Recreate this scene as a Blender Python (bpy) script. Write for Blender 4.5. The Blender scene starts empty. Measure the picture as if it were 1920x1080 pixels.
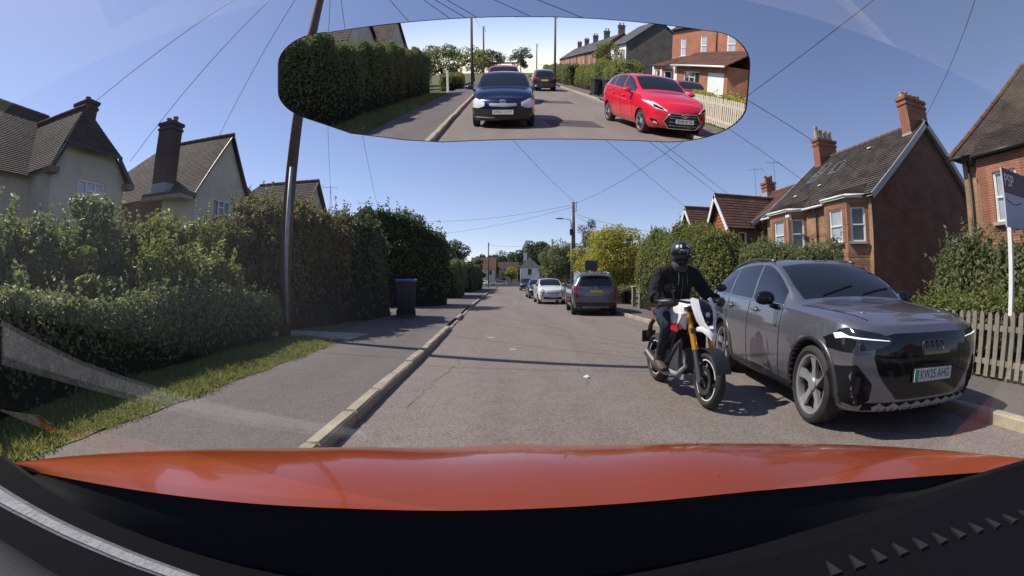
import bpy, bmesh, math, random
import numpy as np
from mathutils import Vector, Matrix
from mathutils.bvhtree import BVHTree

SC = bpy.context.scene
COL = SC.collection
R = math.radians
PI = math.pi

# ---------------------------------------------------------------- camera (wide dashcam lens)
CAMH = 1.32
cam = bpy.data.cameras.new('dashcam')
camo = bpy.data.objects.new('dashcam', cam)
COL.objects.link(camo)
camo.location = (0, 0, CAMH)
camo.rotation_euler = (R(90) - 13 / 846.0, 0, 0)
cam.type = 'PANO'
cam.panorama_type = 'FISHEYE_LENS_POLYNOMIAL'
cam.sensor_width = 36.0
cam.fisheye_fov = PI
cam.fisheye_polynomial_k0 = 0.0
cam.fisheye_polynomial_k1 = -(1920 / 36.0) / 846.0
cam.fisheye_polynomial_k2 = 0.0
cam.fisheye_polynomial_k3 = 0.0
cam.fisheye_polynomial_k4 = 0.0
cam.clip_start = 0.02
cam.clip_end = 3000
SC.camera = camo

# ---------------------------------------------------------------- sky, sun, exposure
SUN_TO = Vector((-0.945, 0.33, 0.0)).normalized()
SUN_EL = R(49)
W = bpy.data.worlds.new('World')
SC.world = W
W.use_nodes = True
nt = W.node_tree
nt.nodes.clear()
wo = nt.nodes.new('ShaderNodeOutputWorld')
bg = nt.nodes.new('ShaderNodeBackground')
sky = nt.nodes.new('ShaderNodeTexSky')
sky.sky_type = 'NISHITA'
sky.sun_disc = False
sky.sun_elevation = SUN_EL
sky.sun_rotation = math.atan2(SUN_TO.x, SUN_TO.y)
sky.altitude = 800
sky.air_density = 0.9
sky.dust_density = 0.3
sky.ozone_density = 3.0
bg.inputs['Strength'].default_value = 0.142
wbal = nt.nodes.new('ShaderNodeMix')          # the dashcam's white balance leans to violet
wbal.data_type = 'RGBA'
wbal.blend_type = 'MULTIPLY'
wbal.inputs[0].default_value = 1.0
wbal.inputs[7].default_value = (1.17, .97, .98, 1)
nt.links.new(sky.outputs[0], wbal.inputs[6])
nt.links.new(wbal.outputs[2], bg.inputs[0])
nt.links.new(bg.outputs[0], wo.inputs[0])

sun = bpy.data.lights.new('sun', 'SUN')
sun.energy = 5.0
sun.angle = R(0.5)
sun.color = (1.0, 0.93, 0.82)
suno = bpy.data.objects.new('sun', sun)
COL.objects.link(suno)
_d = Vector((SUN_TO.x * math.cos(SUN_EL), SUN_TO.y * math.cos(SUN_EL), math.sin(SUN_EL)))
suno.rotation_euler = _d.to_track_quat('Z', 'Y').to_euler()
suno.location = (-30, 10, 40)

SC.view_settings.view_transform = 'Standard'
SC.view_settings.look = 'None'
SC.view_settings.exposure = 0.25
SC.view_settings.gamma = 1.0
SC.view_settings.use_curve_mapping = False
SC.render.engine = 'CYCLES'
SC.cycles.use_denoising = True
SC.cycles.max_bounces = 7
SC.cycles.transparent_max_bounces = 12
SC.cycles.caustics_reflective = False
SC.cycles.caustics_refractive = False

# ---------------------------------------------------------------- materials
def nodes_of(m):
    return m.node_tree.nodes, m.node_tree.links

def pm(name, col, rough=0.6, metal=0.0, var=0.0, vscale=6.0, bump=0.0, bscale=60.0, coat=0.0, spec=0.5, col2=None, trans=0.0, island=0.0, emit=None, estr=0.0, detail=4):
    """principled material; col..col2 mixed by object-space noise, optional per-piece variation and noise bump"""
    m = bpy.data.materials.new(name)
    m.use_nodes = True
    n, l = nodes_of(m)
    b = n['Principled BSDF']
    b.inputs['Base Color'].default_value = (*col, 1)
    b.inputs['Roughness'].default_value = rough
    b.inputs['Metallic'].default_value = metal
    b.inputs['Specular IOR Level'].default_value = spec
    if coat:
        b.inputs['Coat Weight'].default_value = coat
        b.inputs['Coat Roughness'].default_value = 0.04
    if emit:
        b.inputs['Emission Color'].default_value = (*emit, 1)
        b.inputs['Emission Strength'].default_value = estr
    if trans:
        b.inputs['Transmission Weight'].default_value = trans
    tc = n.new('ShaderNodeTexCoord')
    if var or col2 is not None or island:
        mix = n.new('ShaderNodeMix')
        mix.data_type = 'RGBA'
        c2 = col2 if col2 is not None else tuple(max(0.0, c * (1 - var)) for c in col)
        c1 = col if col2 is not None else tuple(min(1.0, c * (1 + var)) for c in col)
        mix.inputs[6].default_value = (*c1, 1)
        mix.inputs[7].default_value = (*c2, 1)
        nz = n.new('ShaderNodeTexNoise')
        nz.inputs['Scale'].default_value = vscale
        nz.inputs['Detail'].default_value = detail
        nz.inputs['Roughness'].default_value = 0.6
        l.new(tc.outputs['Object'], nz.inputs['Vector'])
        rmp = n.new('ShaderNodeMapRange')
        rmp.inputs['From Min'].default_value = 0.3
        rmp.inputs['From Max'].default_value = 0.7
        l.new(nz.outputs[0], rmp.inputs[0])
        fac = rmp.outputs[0]
        if island:
            geo = n.new('ShaderNodeNewGeometry')
            mm = n.new('ShaderNodeMix')
            mm.data_type = 'FLOAT'
            mm.inputs[0].default_value = island
            l.new(rmp.outputs[0], mm.inputs[2])
            l.new(geo.outputs['Random Per Island'], mm.inputs[3])
            fac = mm.outputs[0]
        l.new(fac, mix.inputs[0])
        l.new(mix.outputs[2], b.inputs['Base Color'])
    if bump:
        nb = n.new('ShaderNodeTexNoise')
        nb.inputs['Scale'].default_value = bscale
        nb.inputs['Detail'].default_value = 5
        l.new(tc.outputs['Object'], nb.inputs['Vector'])
        bp = n.new('ShaderNodeBump')
        bp.inputs['Strength'].default_value = bump
        bp.inputs['Distance'].default_value = 0.01
        l.new(nb.outputs[0], bp.inputs['Height'])
        l.new(bp.outputs[0], b.inputs['Normal'])
    return m

def leafmat(name, c1, c2, rough=0.5, transl=0.25, spec=0.4):
    m = bpy.data.materials.new(name)
    m.use_nodes = True
    n, l = nodes_of(m)
    b = n['Principled BSDF']
    b.inputs['Roughness'].default_value = rough
    b.inputs['Specular IOR Level'].default_value = spec
    tc = n.new('ShaderNodeTexCoord')
    geo = n.new('ShaderNodeNewGeometry')
    nz = n.new('ShaderNodeTexNoise')
    nz.inputs['Scale'].default_value = 0.9
    nz.inputs['Detail'].default_value = 3
    l.new(tc.outputs['Object'], nz.inputs['Vector'])
    mr = n.new('ShaderNodeMapRange')
    mr.inputs['From Min'].default_value = 0.35
    mr.inputs['From Max'].default_value = 0.65
    l.new(nz.outputs[0], mr.inputs[0])
    mm = n.new('ShaderNodeMix')
    mm.data_type = 'FLOAT'
    mm.inputs[0].default_value = 0.6
    l.new(mr.outputs[0], mm.inputs[2])
    l.new(geo.outputs['Random Per Island'], mm.inputs[3])
    mix = n.new('ShaderNodeMix')
    mix.data_type = 'RGBA'
    mix.inputs[6].default_value = (*c1, 1)
    mix.inputs[7].default_value = (*c2, 1)
    l.new(mm.outputs[0], mix.inputs[0])
    l.new(mix.outputs[2], b.inputs['Base Color'])
    tr = n.new('ShaderNodeBsdfTranslucent')
    hs = n.new('ShaderNodeHueSaturation')
    hs.inputs['Value'].default_value = 1.5
    hs.inputs['Saturation'].default_value = 1.15
    l.new(mix.outputs[2], hs.inputs['Color'])
    l.new(hs.outputs[0], tr.inputs['Color'])
    ms = n.new('ShaderNodeMixShader')
    ms.inputs[0].default_value = transl
    l.new(b.outputs[0], ms.inputs[1])
    l.new(tr.outputs[0], ms.inputs[2])
    l.new(ms.outputs[0], n['Material Output'].inputs['Surface'])
    return m

def brickmat(name, c1, c2, mortar, scale=1.0, bw=0.225, rh=0.075, mort=0.011, bump=0.6, rough=0.85, offs=0.5, stain=0.25):
    """running-bond masonry laid out in metres on the UV map"""
    m = bpy.data.materials.new(name)
    m.use_nodes = True
    n, l = nodes_of(m)
    b = n['Principled BSDF']
    b.inputs['Roughness'].default_value = rough
    uv = n.new('ShaderNodeUVMap')
    br = n.new('ShaderNodeTexBrick')
    br.inputs['Color1'].default_value = (*c1, 1)
    br.inputs['Color2'].default_value = (*c2, 1)
    br.inputs['Mortar'].default_value = (*mortar, 1)
    br.inputs['Scale'].default_value = scale
    br.inputs['Mortar Size'].default_value = mort
    br.inputs['Mortar Smooth'].default_value = 0.3
    br.inputs['Bias'].default_value = 0.0
    br.inputs['Brick Width'].default_value = bw
    br.inputs['Row Height'].default_value = rh
    br.offset = offs
    l.new(uv.outputs[0], br.inputs['Vector'])
    nz = n.new('ShaderNodeTexNoise')
    nz.inputs['Scale'].default_value = 1.3
    nz.inputs['Detail'].default_value = 6
    l.new(uv.outputs[0], nz.inputs['Vector'])
    mr = n.new('ShaderNodeMapRange')
    mr.inputs['From Min'].default_value = 0.3
    mr.inputs['From Max'].default_value = 0.7
    mr.inputs['To Min'].default_value = 1 - stain
    mr.inputs['To Max'].default_value = 1 + stain * 0.5
    l.new(nz.outputs[0], mr.inputs[0])
    mx = n.new('ShaderNodeMix')
    mx.data_type = 'RGBA'
    mx.blend_type = 'MULTIPLY'
    mx.inputs[0].default_value = 1.0
    l.new(br.outputs[0], mx.inputs[6])
    l.new(mr.outputs[0], mx.inputs[7])
    l.new(mx.outputs[2], b.inputs['Base Color'])
    bp = n.new('ShaderNodeBump')
    bp.invert = True
    bp.inputs['Strength'].default_value = bump
    bp.inputs['Distance'].default_value = 0.012
    l.new(br.outputs['Fac'], bp.inputs['Height'])
    l.new(bp.outputs[0], b.inputs['Normal'])
    return m

def asphaltmat(name, base, dark, light, patch=0.25, fine=170.0):
    m = bpy.data.materials.new(name)
    m.use_nodes = True
    n, l = nodes_of(m)
    b = n['Principled BSDF']
    b.inputs['Roughness'].default_value = 0.85
    b.inputs['Specular IOR Level'].default_value = 0.35
    tc = n.new('ShaderNodeTexCoord')
    def noise(scale, det, rough=0.6):
        z = n.new('ShaderNodeTexNoise')
        z.inputs['Scale'].default_value = scale
        z.inputs['Detail'].default_value = det
        z.inputs['Roughness'].default_value = rough
        l.new(tc.outputs['Object'], z.inputs['Vector'])
        return z
    vor = n.new('ShaderNodeTexVoronoi')
    vor.inputs['Scale'].default_value = fine * 0.45
    l.new(tc.outputs['Object'], vor.inputs['Vector'])
    fn = noise(fine, 4, 0.8)
    big = noise(0.5, 6)
    mpg = n.new('ShaderNodeMapping')
    mpg.inputs['Scale'].default_value = (1.1, .10, 1)
    l.new(tc.outputs['Object'], mpg.inputs[0])
    l.new(mpg.outputs[0], big.inputs['Vector'])
    big.inputs['Scale'].default_value = 1.0
    mid = noise(4.0, 5)
    r1 = n.new('ShaderNodeValToRGB')
    e = r1.color_ramp.elements
    e[0].position, e[0].color = 0.33, (*dark, 1)
    e[1].position, e[1].color = 0.68, (*light, 1)
    k = r1.color_ramp.elements.new(0.5)
    k.color = (*base, 1)
    add = n.new('ShaderNodeMix')
    add.data_type = 'FLOAT'
    add.inputs[0].default_value = 0.35
    l.new(fn.outputs[0], add.inputs[2])
    cr = n.new('ShaderNodeSeparateColor')
    l.new(vor.outputs['Color'], cr.inputs[0])
    l.new(cr.outputs[0], add.inputs[3])
    l.new(add.outputs[0], r1.inputs[0])
    mr = n.new('ShaderNodeMapRange')
    mr.inputs['From Min'].default_value = 0.3
    mr.inputs['From Max'].default_value = 0.7
    mr.inputs['To Min'].default_value = 1 - patch
    mr.inputs['To Max'].default_value = 1 + patch * 0.6
    av = n.new('ShaderNodeMix')
    av.data_type = 'FLOAT'
    av.inputs[0].default_value = 0.4
    l.new(big.outputs[0], av.inputs[2])
    l.new(mid.outputs[0], av.inputs[3])
    l.new(av.outputs[0], mr.inputs[0])
    mx = n.new('ShaderNodeMix')
    mx.data_type = 'RGBA'
    mx.blend_type = 'MULTIPLY'
    mx.inputs[0].default_value = 1.0
    l.new(r1.outputs[0], mx.inputs[6])
    l.new(mr.outputs[0], mx.inputs[7])
    l.new(mx.outputs[2], b.inputs['Base Color'])
    bp = n.new('ShaderNodeBump')
    bp.inputs['Strength'].default_value = 0.5
    bp.inputs['Distance'].default_value = 0.006
    l.new(fn.outputs[0], bp.inputs['Height'])
    l.new(bp.outputs[0], b.inputs['Normal'])
    return m

M = {}
M['asphalt'] = asphaltmat('asphalt', (.205, .170, .150), (.12, .10, .09), (.30, .255, .225), fine=230)
M['tarmac'] = asphaltmat('pavement_tarmac', (.140, .122, .113), (.095, .083, .078), (.19, .168, .155), patch=0.22, fine=230)
M['kerb'] = pm('kerb_concrete', (.36, .31, .22), .9, var=.25, vscale=9, bump=.5, bscale=90, island=.4)
M['concrete'] = pm('concrete', (.38, .35, .29), .9, var=.18, vscale=3, bump=.4, bscale=50)
M['soil'] = pm('soil', (.075, .058, .038), 1, var=.35, vscale=4, bump=.6, bscale=20)
M['turf'] = pm('turf', (.085, .12, .035), 1, col2=(.14, .13, .055), vscale=2.5, bump=.8, bscale=60)
M['grass'] = leafmat('grass_blades', (.13, .18, .055), (.32, .30, .12), .6, .3, .3)
M['field'] = pm('field', (.07, .10, .04), 1, col2=(.11, .11, .05), vscale=.08)
M['bark'] = pm('bark', (.10, .075, .05), .95, var=.35, vscale=12, bump=.8, bscale=25)
M['core'] = pm('hedge_twigs', (.022, .024, .012), 1, var=.4, vscale=14, bump=1.0, bscale=14, spec=.1)
M['leaf_dark'] = leafmat('leaf_laurel', (.05, .085, .028), (.115, .15, .055), .42, .3, .35)
M['leaf_mid'] = leafmat('leaf_privet', (.10, .135, .05), (.225, .24, .11), .5, .4, .3)
M['leaf_bright'] = leafmat('leaf_bright', (.13, .165, .045), (.25, .26, .085), .5, .4, .3)
M['leaf_olive'] = leafmat('leaf_olive', (.115, .115, .045), (.23, .21, .095), .5, .38, .3)
M['leaf_yellow'] = leafmat('leaf_golden', (.27, .29, .055), (.42, .37, .09), .5, .4, .3)
M['leaf_far'] = leafmat('leaf_far', (.05, .075, .03), (.09, .11, .045), .6, .2)
M['leaf_blue'] = leafmat('leaf_birch', (.07, .09, .05), (.13, .15, .09), .5, .3)
M['black'] = pm('black_plastic', (.018, .018, .019), .45)
M['black_matte'] = pm('black_matte', (.010, .010, .011), .9, spec=.12)
M['gloss_black'] = pm('gloss_black', (.006, .006, .007), .08)
M['rubber'] = pm('tyre_rubber', (.022, .021, .021), .75, bump=.3, bscale=60)
M['glass'] = pm('car_glass', (.012, .016, .02), .03, spec=.75)
M['chrome'] = pm('chrome', (.75, .75, .76), .12, 1)
M['alloy'] = pm('alloy', (.50, .50, .52), .3, .6)
M['darkalloy'] = pm('dark_alloy', (.12, .12, .13), .35, .8)
M['steel'] = pm('galvanised_steel', (.32, .34, .36), .6, .35, var=.2, vscale=8)
M['white'] = pm('white_paint', (.78, .78, .76), .5)
M['upvc'] = pm('white_frames', (.80, .80, .78), .35)
M['amber'] = pm('amber_lens', (.7, .22, .02), .15)
M['redlens'] = pm('red_lens', (.35, .008, .01), .12, coat=1)
M['lamp_lens'] = pm('headlamp_lens', (.62, .64, .66), .06, coat=1, spec=.8)
M['lamp_black'] = pm('lamp_black', (.01, .01, .012), .05, coat=1)
M['led'] = pm('led_strip', (.9, .9, .9), .3, emit=(.9, .95, 1.0), estr=.85)
M['plate_white'] = pm('plate_white', (.56, .58, .57), .35)
M['plate_yellow'] = pm('plate_yellow', (.72, .50, .02), .35)
M['plate_ink'] = pm('plate_ink', (.012, .012, .014), .5)
M['green'] = pm('plate_green', (.02, .35, .14), .4)
# ---------------------------------------------------------------- object helpers
def tag(o, label=None, cat=None, group=None, kind=None):
    if label: o['label'] = label
    if cat: o['category'] = cat
    if group: o['group'] = group
    if kind: o['kind'] = kind
    return o

def thing(name, label, cat, loc=(0, 0, 0), rz=0.0, group=None):
    o = bpy.data.objects.new(name, None)
    o.empty_display_size = 0.2
    COL.objects.link(o)
    o.location = loc
    o.rotation_euler = (0, 0, rz)
    return tag(o, label, cat, group)

def link(name, me, parent=None, kind=None, loc=None):
    o = bpy.data.objects.new(name, me)
    COL.objects.link(o)
    if parent is not None: o.parent = parent
    if kind: o['kind'] = kind
    if loc is not None: o.location = loc
    return o

def copy_tree(o, parent=None):
    c = o.copy()
    COL.objects.link(c)
    if parent is not None: c.parent = parent
    for ch in o.children: copy_tree(ch, c)
    return c

class MB:
    """collects polygons (with uv in metres and material slot) and links them as one mesh"""
    def __init__(self):
        self.v, self.f, self.mi, self.uv = [], [], [], []
    def vert(self, p):
        self.v.append(tuple(p)); return len(self.v) - 1
    def face(self, pts, mi=0, uv=None):
        i = len(self.v)
        self.v.extend(tuple(p) for p in pts)
        self.f.append(tuple(range(i, i + len(pts))))
        self.mi.append(mi); self.uv.append(uv)
    def facei(self, idx, mi=0):
        self.f.append(tuple(idx)); self.mi.append(mi); self.uv.append(None)
    def box(self, c, s, rz=0.0, mi=0, M4=None, cham=0.0):
        """box at centre c with size s, optional z rotation / matrix; cham chamfers the top edges"""
        hx, hy, hz = s[0] / 2, s[1] / 2, s[2] / 2
        if cham:
            pts = [(-hx, -hy, -hz), (hx, -hy, -hz), (hx, hy, -hz), (-hx, hy, -hz),
                   (-hx, -hy, hz - cham), (hx, -hy, hz - cham), (hx, hy, hz - cham), (-hx, hy, hz - cham),
                   (-hx + cham, -hy + cham, hz), (hx - cham, -hy + cham, hz), (hx - cham, hy - cham, hz), (-hx + cham, hy - cham, hz)]
            fs = [(3, 2, 1, 0), (0, 1, 5, 4), (1, 2, 6, 5), (2, 3, 7, 6), (3, 0, 4, 7), (4, 5, 9, 8), (5, 6, 10, 9), (6, 7, 11, 10), (7, 4, 8, 11), (8, 9, 10, 11)]
        else:
            pts = [(-hx, -hy, -hz), (hx, -hy, -hz), (hx, hy, -hz), (-hx, hy, -hz), (-hx, -hy, hz), (hx, -hy, hz), (hx, hy, hz), (-hx, hy, hz)]
            fs = [(3, 2, 1, 0), (0, 1, 5, 4), (1, 2, 6, 5), (2, 3, 7, 6), (3, 0, 4, 7), (4, 5, 6, 7)]
        A = Matrix.Translation(c) @ Matrix.Rotation(rz, 4, 'Z')
        if M4 is not None: A = M4 @ A
        i = len(self.v)
        self.v.extend(tuple(A @ Vector(p)) for p in pts)
        for f in fs: self.facei([i + k for k in f], mi)
    def tube(self, pts, r, n=8, mi=0, cap=True):
        """tube through pts, r a number or one radius per point"""
        pts = [Vector(p) for p in pts]
        rs = r if hasattr(r, '__len__') else [r] * len(pts)
        rings = []
        t0 = (pts[1] - pts[0]).normalized()
        up = Vector((0, 0, 1)) if abs(t0.z) < .9 else Vector((1, 0, 0))
        a = t0.cross(up).normalized()
        for k, p in enumerate(pts):
            t = (pts[min(k + 1, len(pts) - 1)] - pts[max(k - 1, 0)]).normalized()
            a = (a - t * a.dot(t)).normalized()
            b = t.cross(a)
            i = len(self.v)
            for j in range(n):
                w = 2 * PI * j / n
                self.v.append(tuple(p + (a * math.cos(w) + b * math.sin(w)) * rs[k]))
            rings.append(i)
        for k in range(len(pts) - 1):
            for j in range(n):
                self.facei((rings[k] + j, rings[k] + (j + 1) % n, rings[k + 1] + (j + 1) % n, rings[k + 1] + j), mi)
        if cap:
            self.facei([rings[0] + j for j in range(n - 1, -1, -1)], mi)
            self.facei([rings[-1] + j for j in range(n)], mi)
    def lathe(self, prof, n=24, mi=0, A=None, axis='z', cap=True):
        """profile [(radius, along)] turned about an axis"""
        A = A or Matrix.Identity(4)
        i0 = len(self.v)
        for (r, h) in prof:
            for j in range(n):
                w = 2 * PI * j / n
                if axis == 'z': p = Vector((r * math.cos(w), r * math.sin(w), h))
                elif axis == 'y': p = Vector((r * math.cos(w), h, r * math.sin(w)))
                else: p = Vector((h, r * math.cos(w), r * math.sin(w)))
                self.v.append(tuple(A @ p))
        for k in range(len(prof) - 1):
            for j in range(n):
                a, b = i0 + k * n + j, i0 + k * n + (j + 1) % n
                self.facei((a, b, b + n, a + n), mi)
        if cap and prof[0][0] > 1e-6: self.facei([i0 + j for j in range(n)][::-1], mi)
        if cap and prof[-1][0] > 1e-6: self.facei([i0 + (len(prof) - 1) * n + j for j in range(n)], mi)
    def ellipsoid(self, c, r, nu=14, nv=8, mi=0, A=None):
        A = A or Matrix.Identity(4)
        i0 = len(self.v)
        for k in range(nv + 1):
            t = PI * k / nv
            for j in range(nu):
                w = 2 * PI * j / nu
                self.v.append(tuple(A @ Vector((c[0] + r[0] * math.sin(t) * math.cos(w), c[1] + r[1] * math.sin(t) * math.sin(w), c[2] + r[2] * math.cos(t)))))
        for k in range(nv):
            for j in range(nu):
                a, b = i0 + k * nu + j, i0 + k * nu + (j + 1) % nu
                self.facei((a, a + nu, b + nu, b), mi)
    def prism(self, poly, y0, y1, plane='xz', mi=0, A=None):
        """extrude a 2D outline between y0 and y1 (plane xz: along y; yz: along x; xy: along z)"""
        A = A or Matrix.Identity(4)
        def P(p, h):
            q = (p[0], h, p[1]) if plane == 'xz' else ((h, p[0], p[1]) if plane == 'yz' else (p[0], p[1], h))
            return tuple(A @ Vector(q))
        n = len(poly); i = len(self.v)
        self.v.extend(P(p, y0) for p in poly); self.v.extend(P(p, y1) for p in poly)
        self.facei(range(i, i + n), mi); self.facei(range(i + 2 * n - 1, i + n - 1, -1), mi)
        for k in range(n):
            self.facei((i + k, i + n + k, i + n + (k + 1) % n, i + (k + 1) % n), mi)
    def mesh(self, name, mats, smooth=False, angle=None, fix=True):
        me = bpy.data.meshes.new(name)
        me.from_pydata(self.v, [], self.f)
        for m in (mats if isinstance(mats, (list, tuple)) else [mats]): me.materials.append(m)
        me.polygons.foreach_set('material_index', self.mi)
        if any(u is not None for u in self.uv):
            ul = me.uv_layers.new(name='UVMap')
            k = 0
            for f, u in zip(self.f, self.uv):
                for j in range(len(f)):
                    ul.data[k].uv = u[j] if u is not None else (0, 0)
                    k += 1
        if fix:
            bm = bmesh.new(); bm.from_mesh(me)
            if not any(u is not None for u in self.uv):
                bmesh.ops.remove_doubles(bm, verts=bm.verts, dist=1e-5)
                bmesh.ops.recalc_face_normals(bm, faces=bm.faces)
            bm.to_mesh(me); bm.free()
        if smooth or angle:
            me.shade_smooth()
            if angle: me.set_sharp_from_angle(angle=R(angle))
        me.update()
        return me
    def build(self, name, mats, parent=None, smooth=False, angle=None, kind=None, loc=None, fix=True):
        return link(name, self.mesh(name, mats, smooth, angle, fix), parent, kind, loc)

def bevel(o, w=.01, seg=2, ang=35):
    """bake a bevel into the mesh of o"""
    bm = bmesh.new(); bm.from_mesh(o.data)
    es = [e for e in bm.edges if e.is_manifold and e.calc_face_angle(0) > R(ang)]
    bmesh.ops.bevel(bm, geom=es, offset=w, segments=seg, affect='EDGES', profile=.6, clamp_overlap=True)
    bm.to_mesh(o.data); bm.free()
    o.data.shade_smooth(); o.data.set_sharp_from_angle(angle=R(50))
    return o

def grid_mesh(name, P, mats, parent=None, closed_u=False, smooth=True, kind=None):
    """P[i][j] grid of points -> quads"""
    nu, nv = len(P), len(P[0])
    v = [tuple(p) for r in P for p in r]
    f = []
    for i in range(nu if closed_u else nu - 1):
        for j in range(nv - 1):
            a, b = i * nv + j, ((i + 1) % nu) * nv + j
            f.append((a, b, b + 1, a + 1))
    me = bpy.data.meshes.new(name)
    me.from_pydata(v, [], f)
    for m in (mats if isinstance(mats, (list, tuple)) else [mats]): me.materials.append(m)
    if smooth: me.shade_smooth()
    return link(name, me, parent, kind)

_FONT = None
def text_mesh(name, s, size, mat, parent, A, extrude=.002, width=None, align='CENTER'):
    """lettering as a thin mesh, centred at the origin of matrix A (text in A's xy plane)"""
    cu = bpy.data.curves.new(name, 'FONT')
    cu.body = s; cu.size = size; cu.extrude = extrude; cu.align_x = align; cu.align_y = 'CENTER'; cu.resolution_u = 3
    o = bpy.data.objects.new(name, cu)
    COL.objects.link(o)
    dg = bpy.context.evaluated_depsgraph_get()
    me = bpy.data.meshes.new_from_object(o.evaluated_get(dg))
    bpy.data.objects.remove(o)
    if width:
        xs = [v.co.x for v in me.vertices]
        k = width / max(1e-6, max(xs) - min(xs))
        for v in me.vertices: v.co.x *= k
    me.transform(A)
    me.materials.clear(); me.materials.append(mat)
    return link(name, me, parent, 'stuff')

# ---------------------------------------------------------------- foliage
def sines(p, seed, f):
    rs = np.random.RandomState(seed)
    out = np.zeros(len(p))
    for k in range(5):
        d = rs.normal(size=3); d /= np.linalg.norm(d)
        out += np.sin(p @ d * f * (0.6 + .3 * k) + rs.uniform(0, 6.28)) / (1 + .35 * k)
    return out / 2.6

def leaves_mesh(name, P, N, size, mat, seed=0, spread=.9, aspect=.5, droop=0.0, fold=.25):
    """one folded rhombic leaf (two triangles) per point P, facing roughly along N"""
    rs = np.random.RandomState(seed)
    n = len(P)
    N = N + rs.normal(size=(n, 3)) * spread
    N /= np.linalg.norm(N, axis=1)[:, None] + 1e-9
    T = rs.normal(size=(n, 3)); T[:, 2] -= droop
    T -= N * np.sum(T * N, axis=1)[:, None]
    T /= np.linalg.norm(T, axis=1)[:, None] + 1e-9
    B = np.cross(N, T)
    s = size * (0.6 + .8 * rs.rand(n))[:, None]
    a = P - T * s * .5
    c = P + T * s * .5
    up = N * s * fold * .5
    b = P + B * s * aspect * .5 + up
    d = P - B * s * aspect * .5 + up
    V = np.stack([a, b, c, d], axis=1).reshape(-1, 3)
    me = bpy.data.meshes.new(name)
    me.vertices.add(4 * n); me.vertices.foreach_set('co', V.astype(np.float32).ravel())
    me.loops.add(6 * n)
    base = (np.arange(n) * 4)[:, None]
    idx = (base + np.array([[0, 1, 2, 0, 2, 3]])).ravel()
    me.loops.foreach_set('vertex_index', idx.astype(np.int32))
    me.polygons.add(2 * n)
    me.polygons.foreach_set('loop_start', (np.arange(2 * n) * 3).astype(np.int32))
    me.materials.append(mat)
    me.update(calc_edges=True)
    return me

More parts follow.
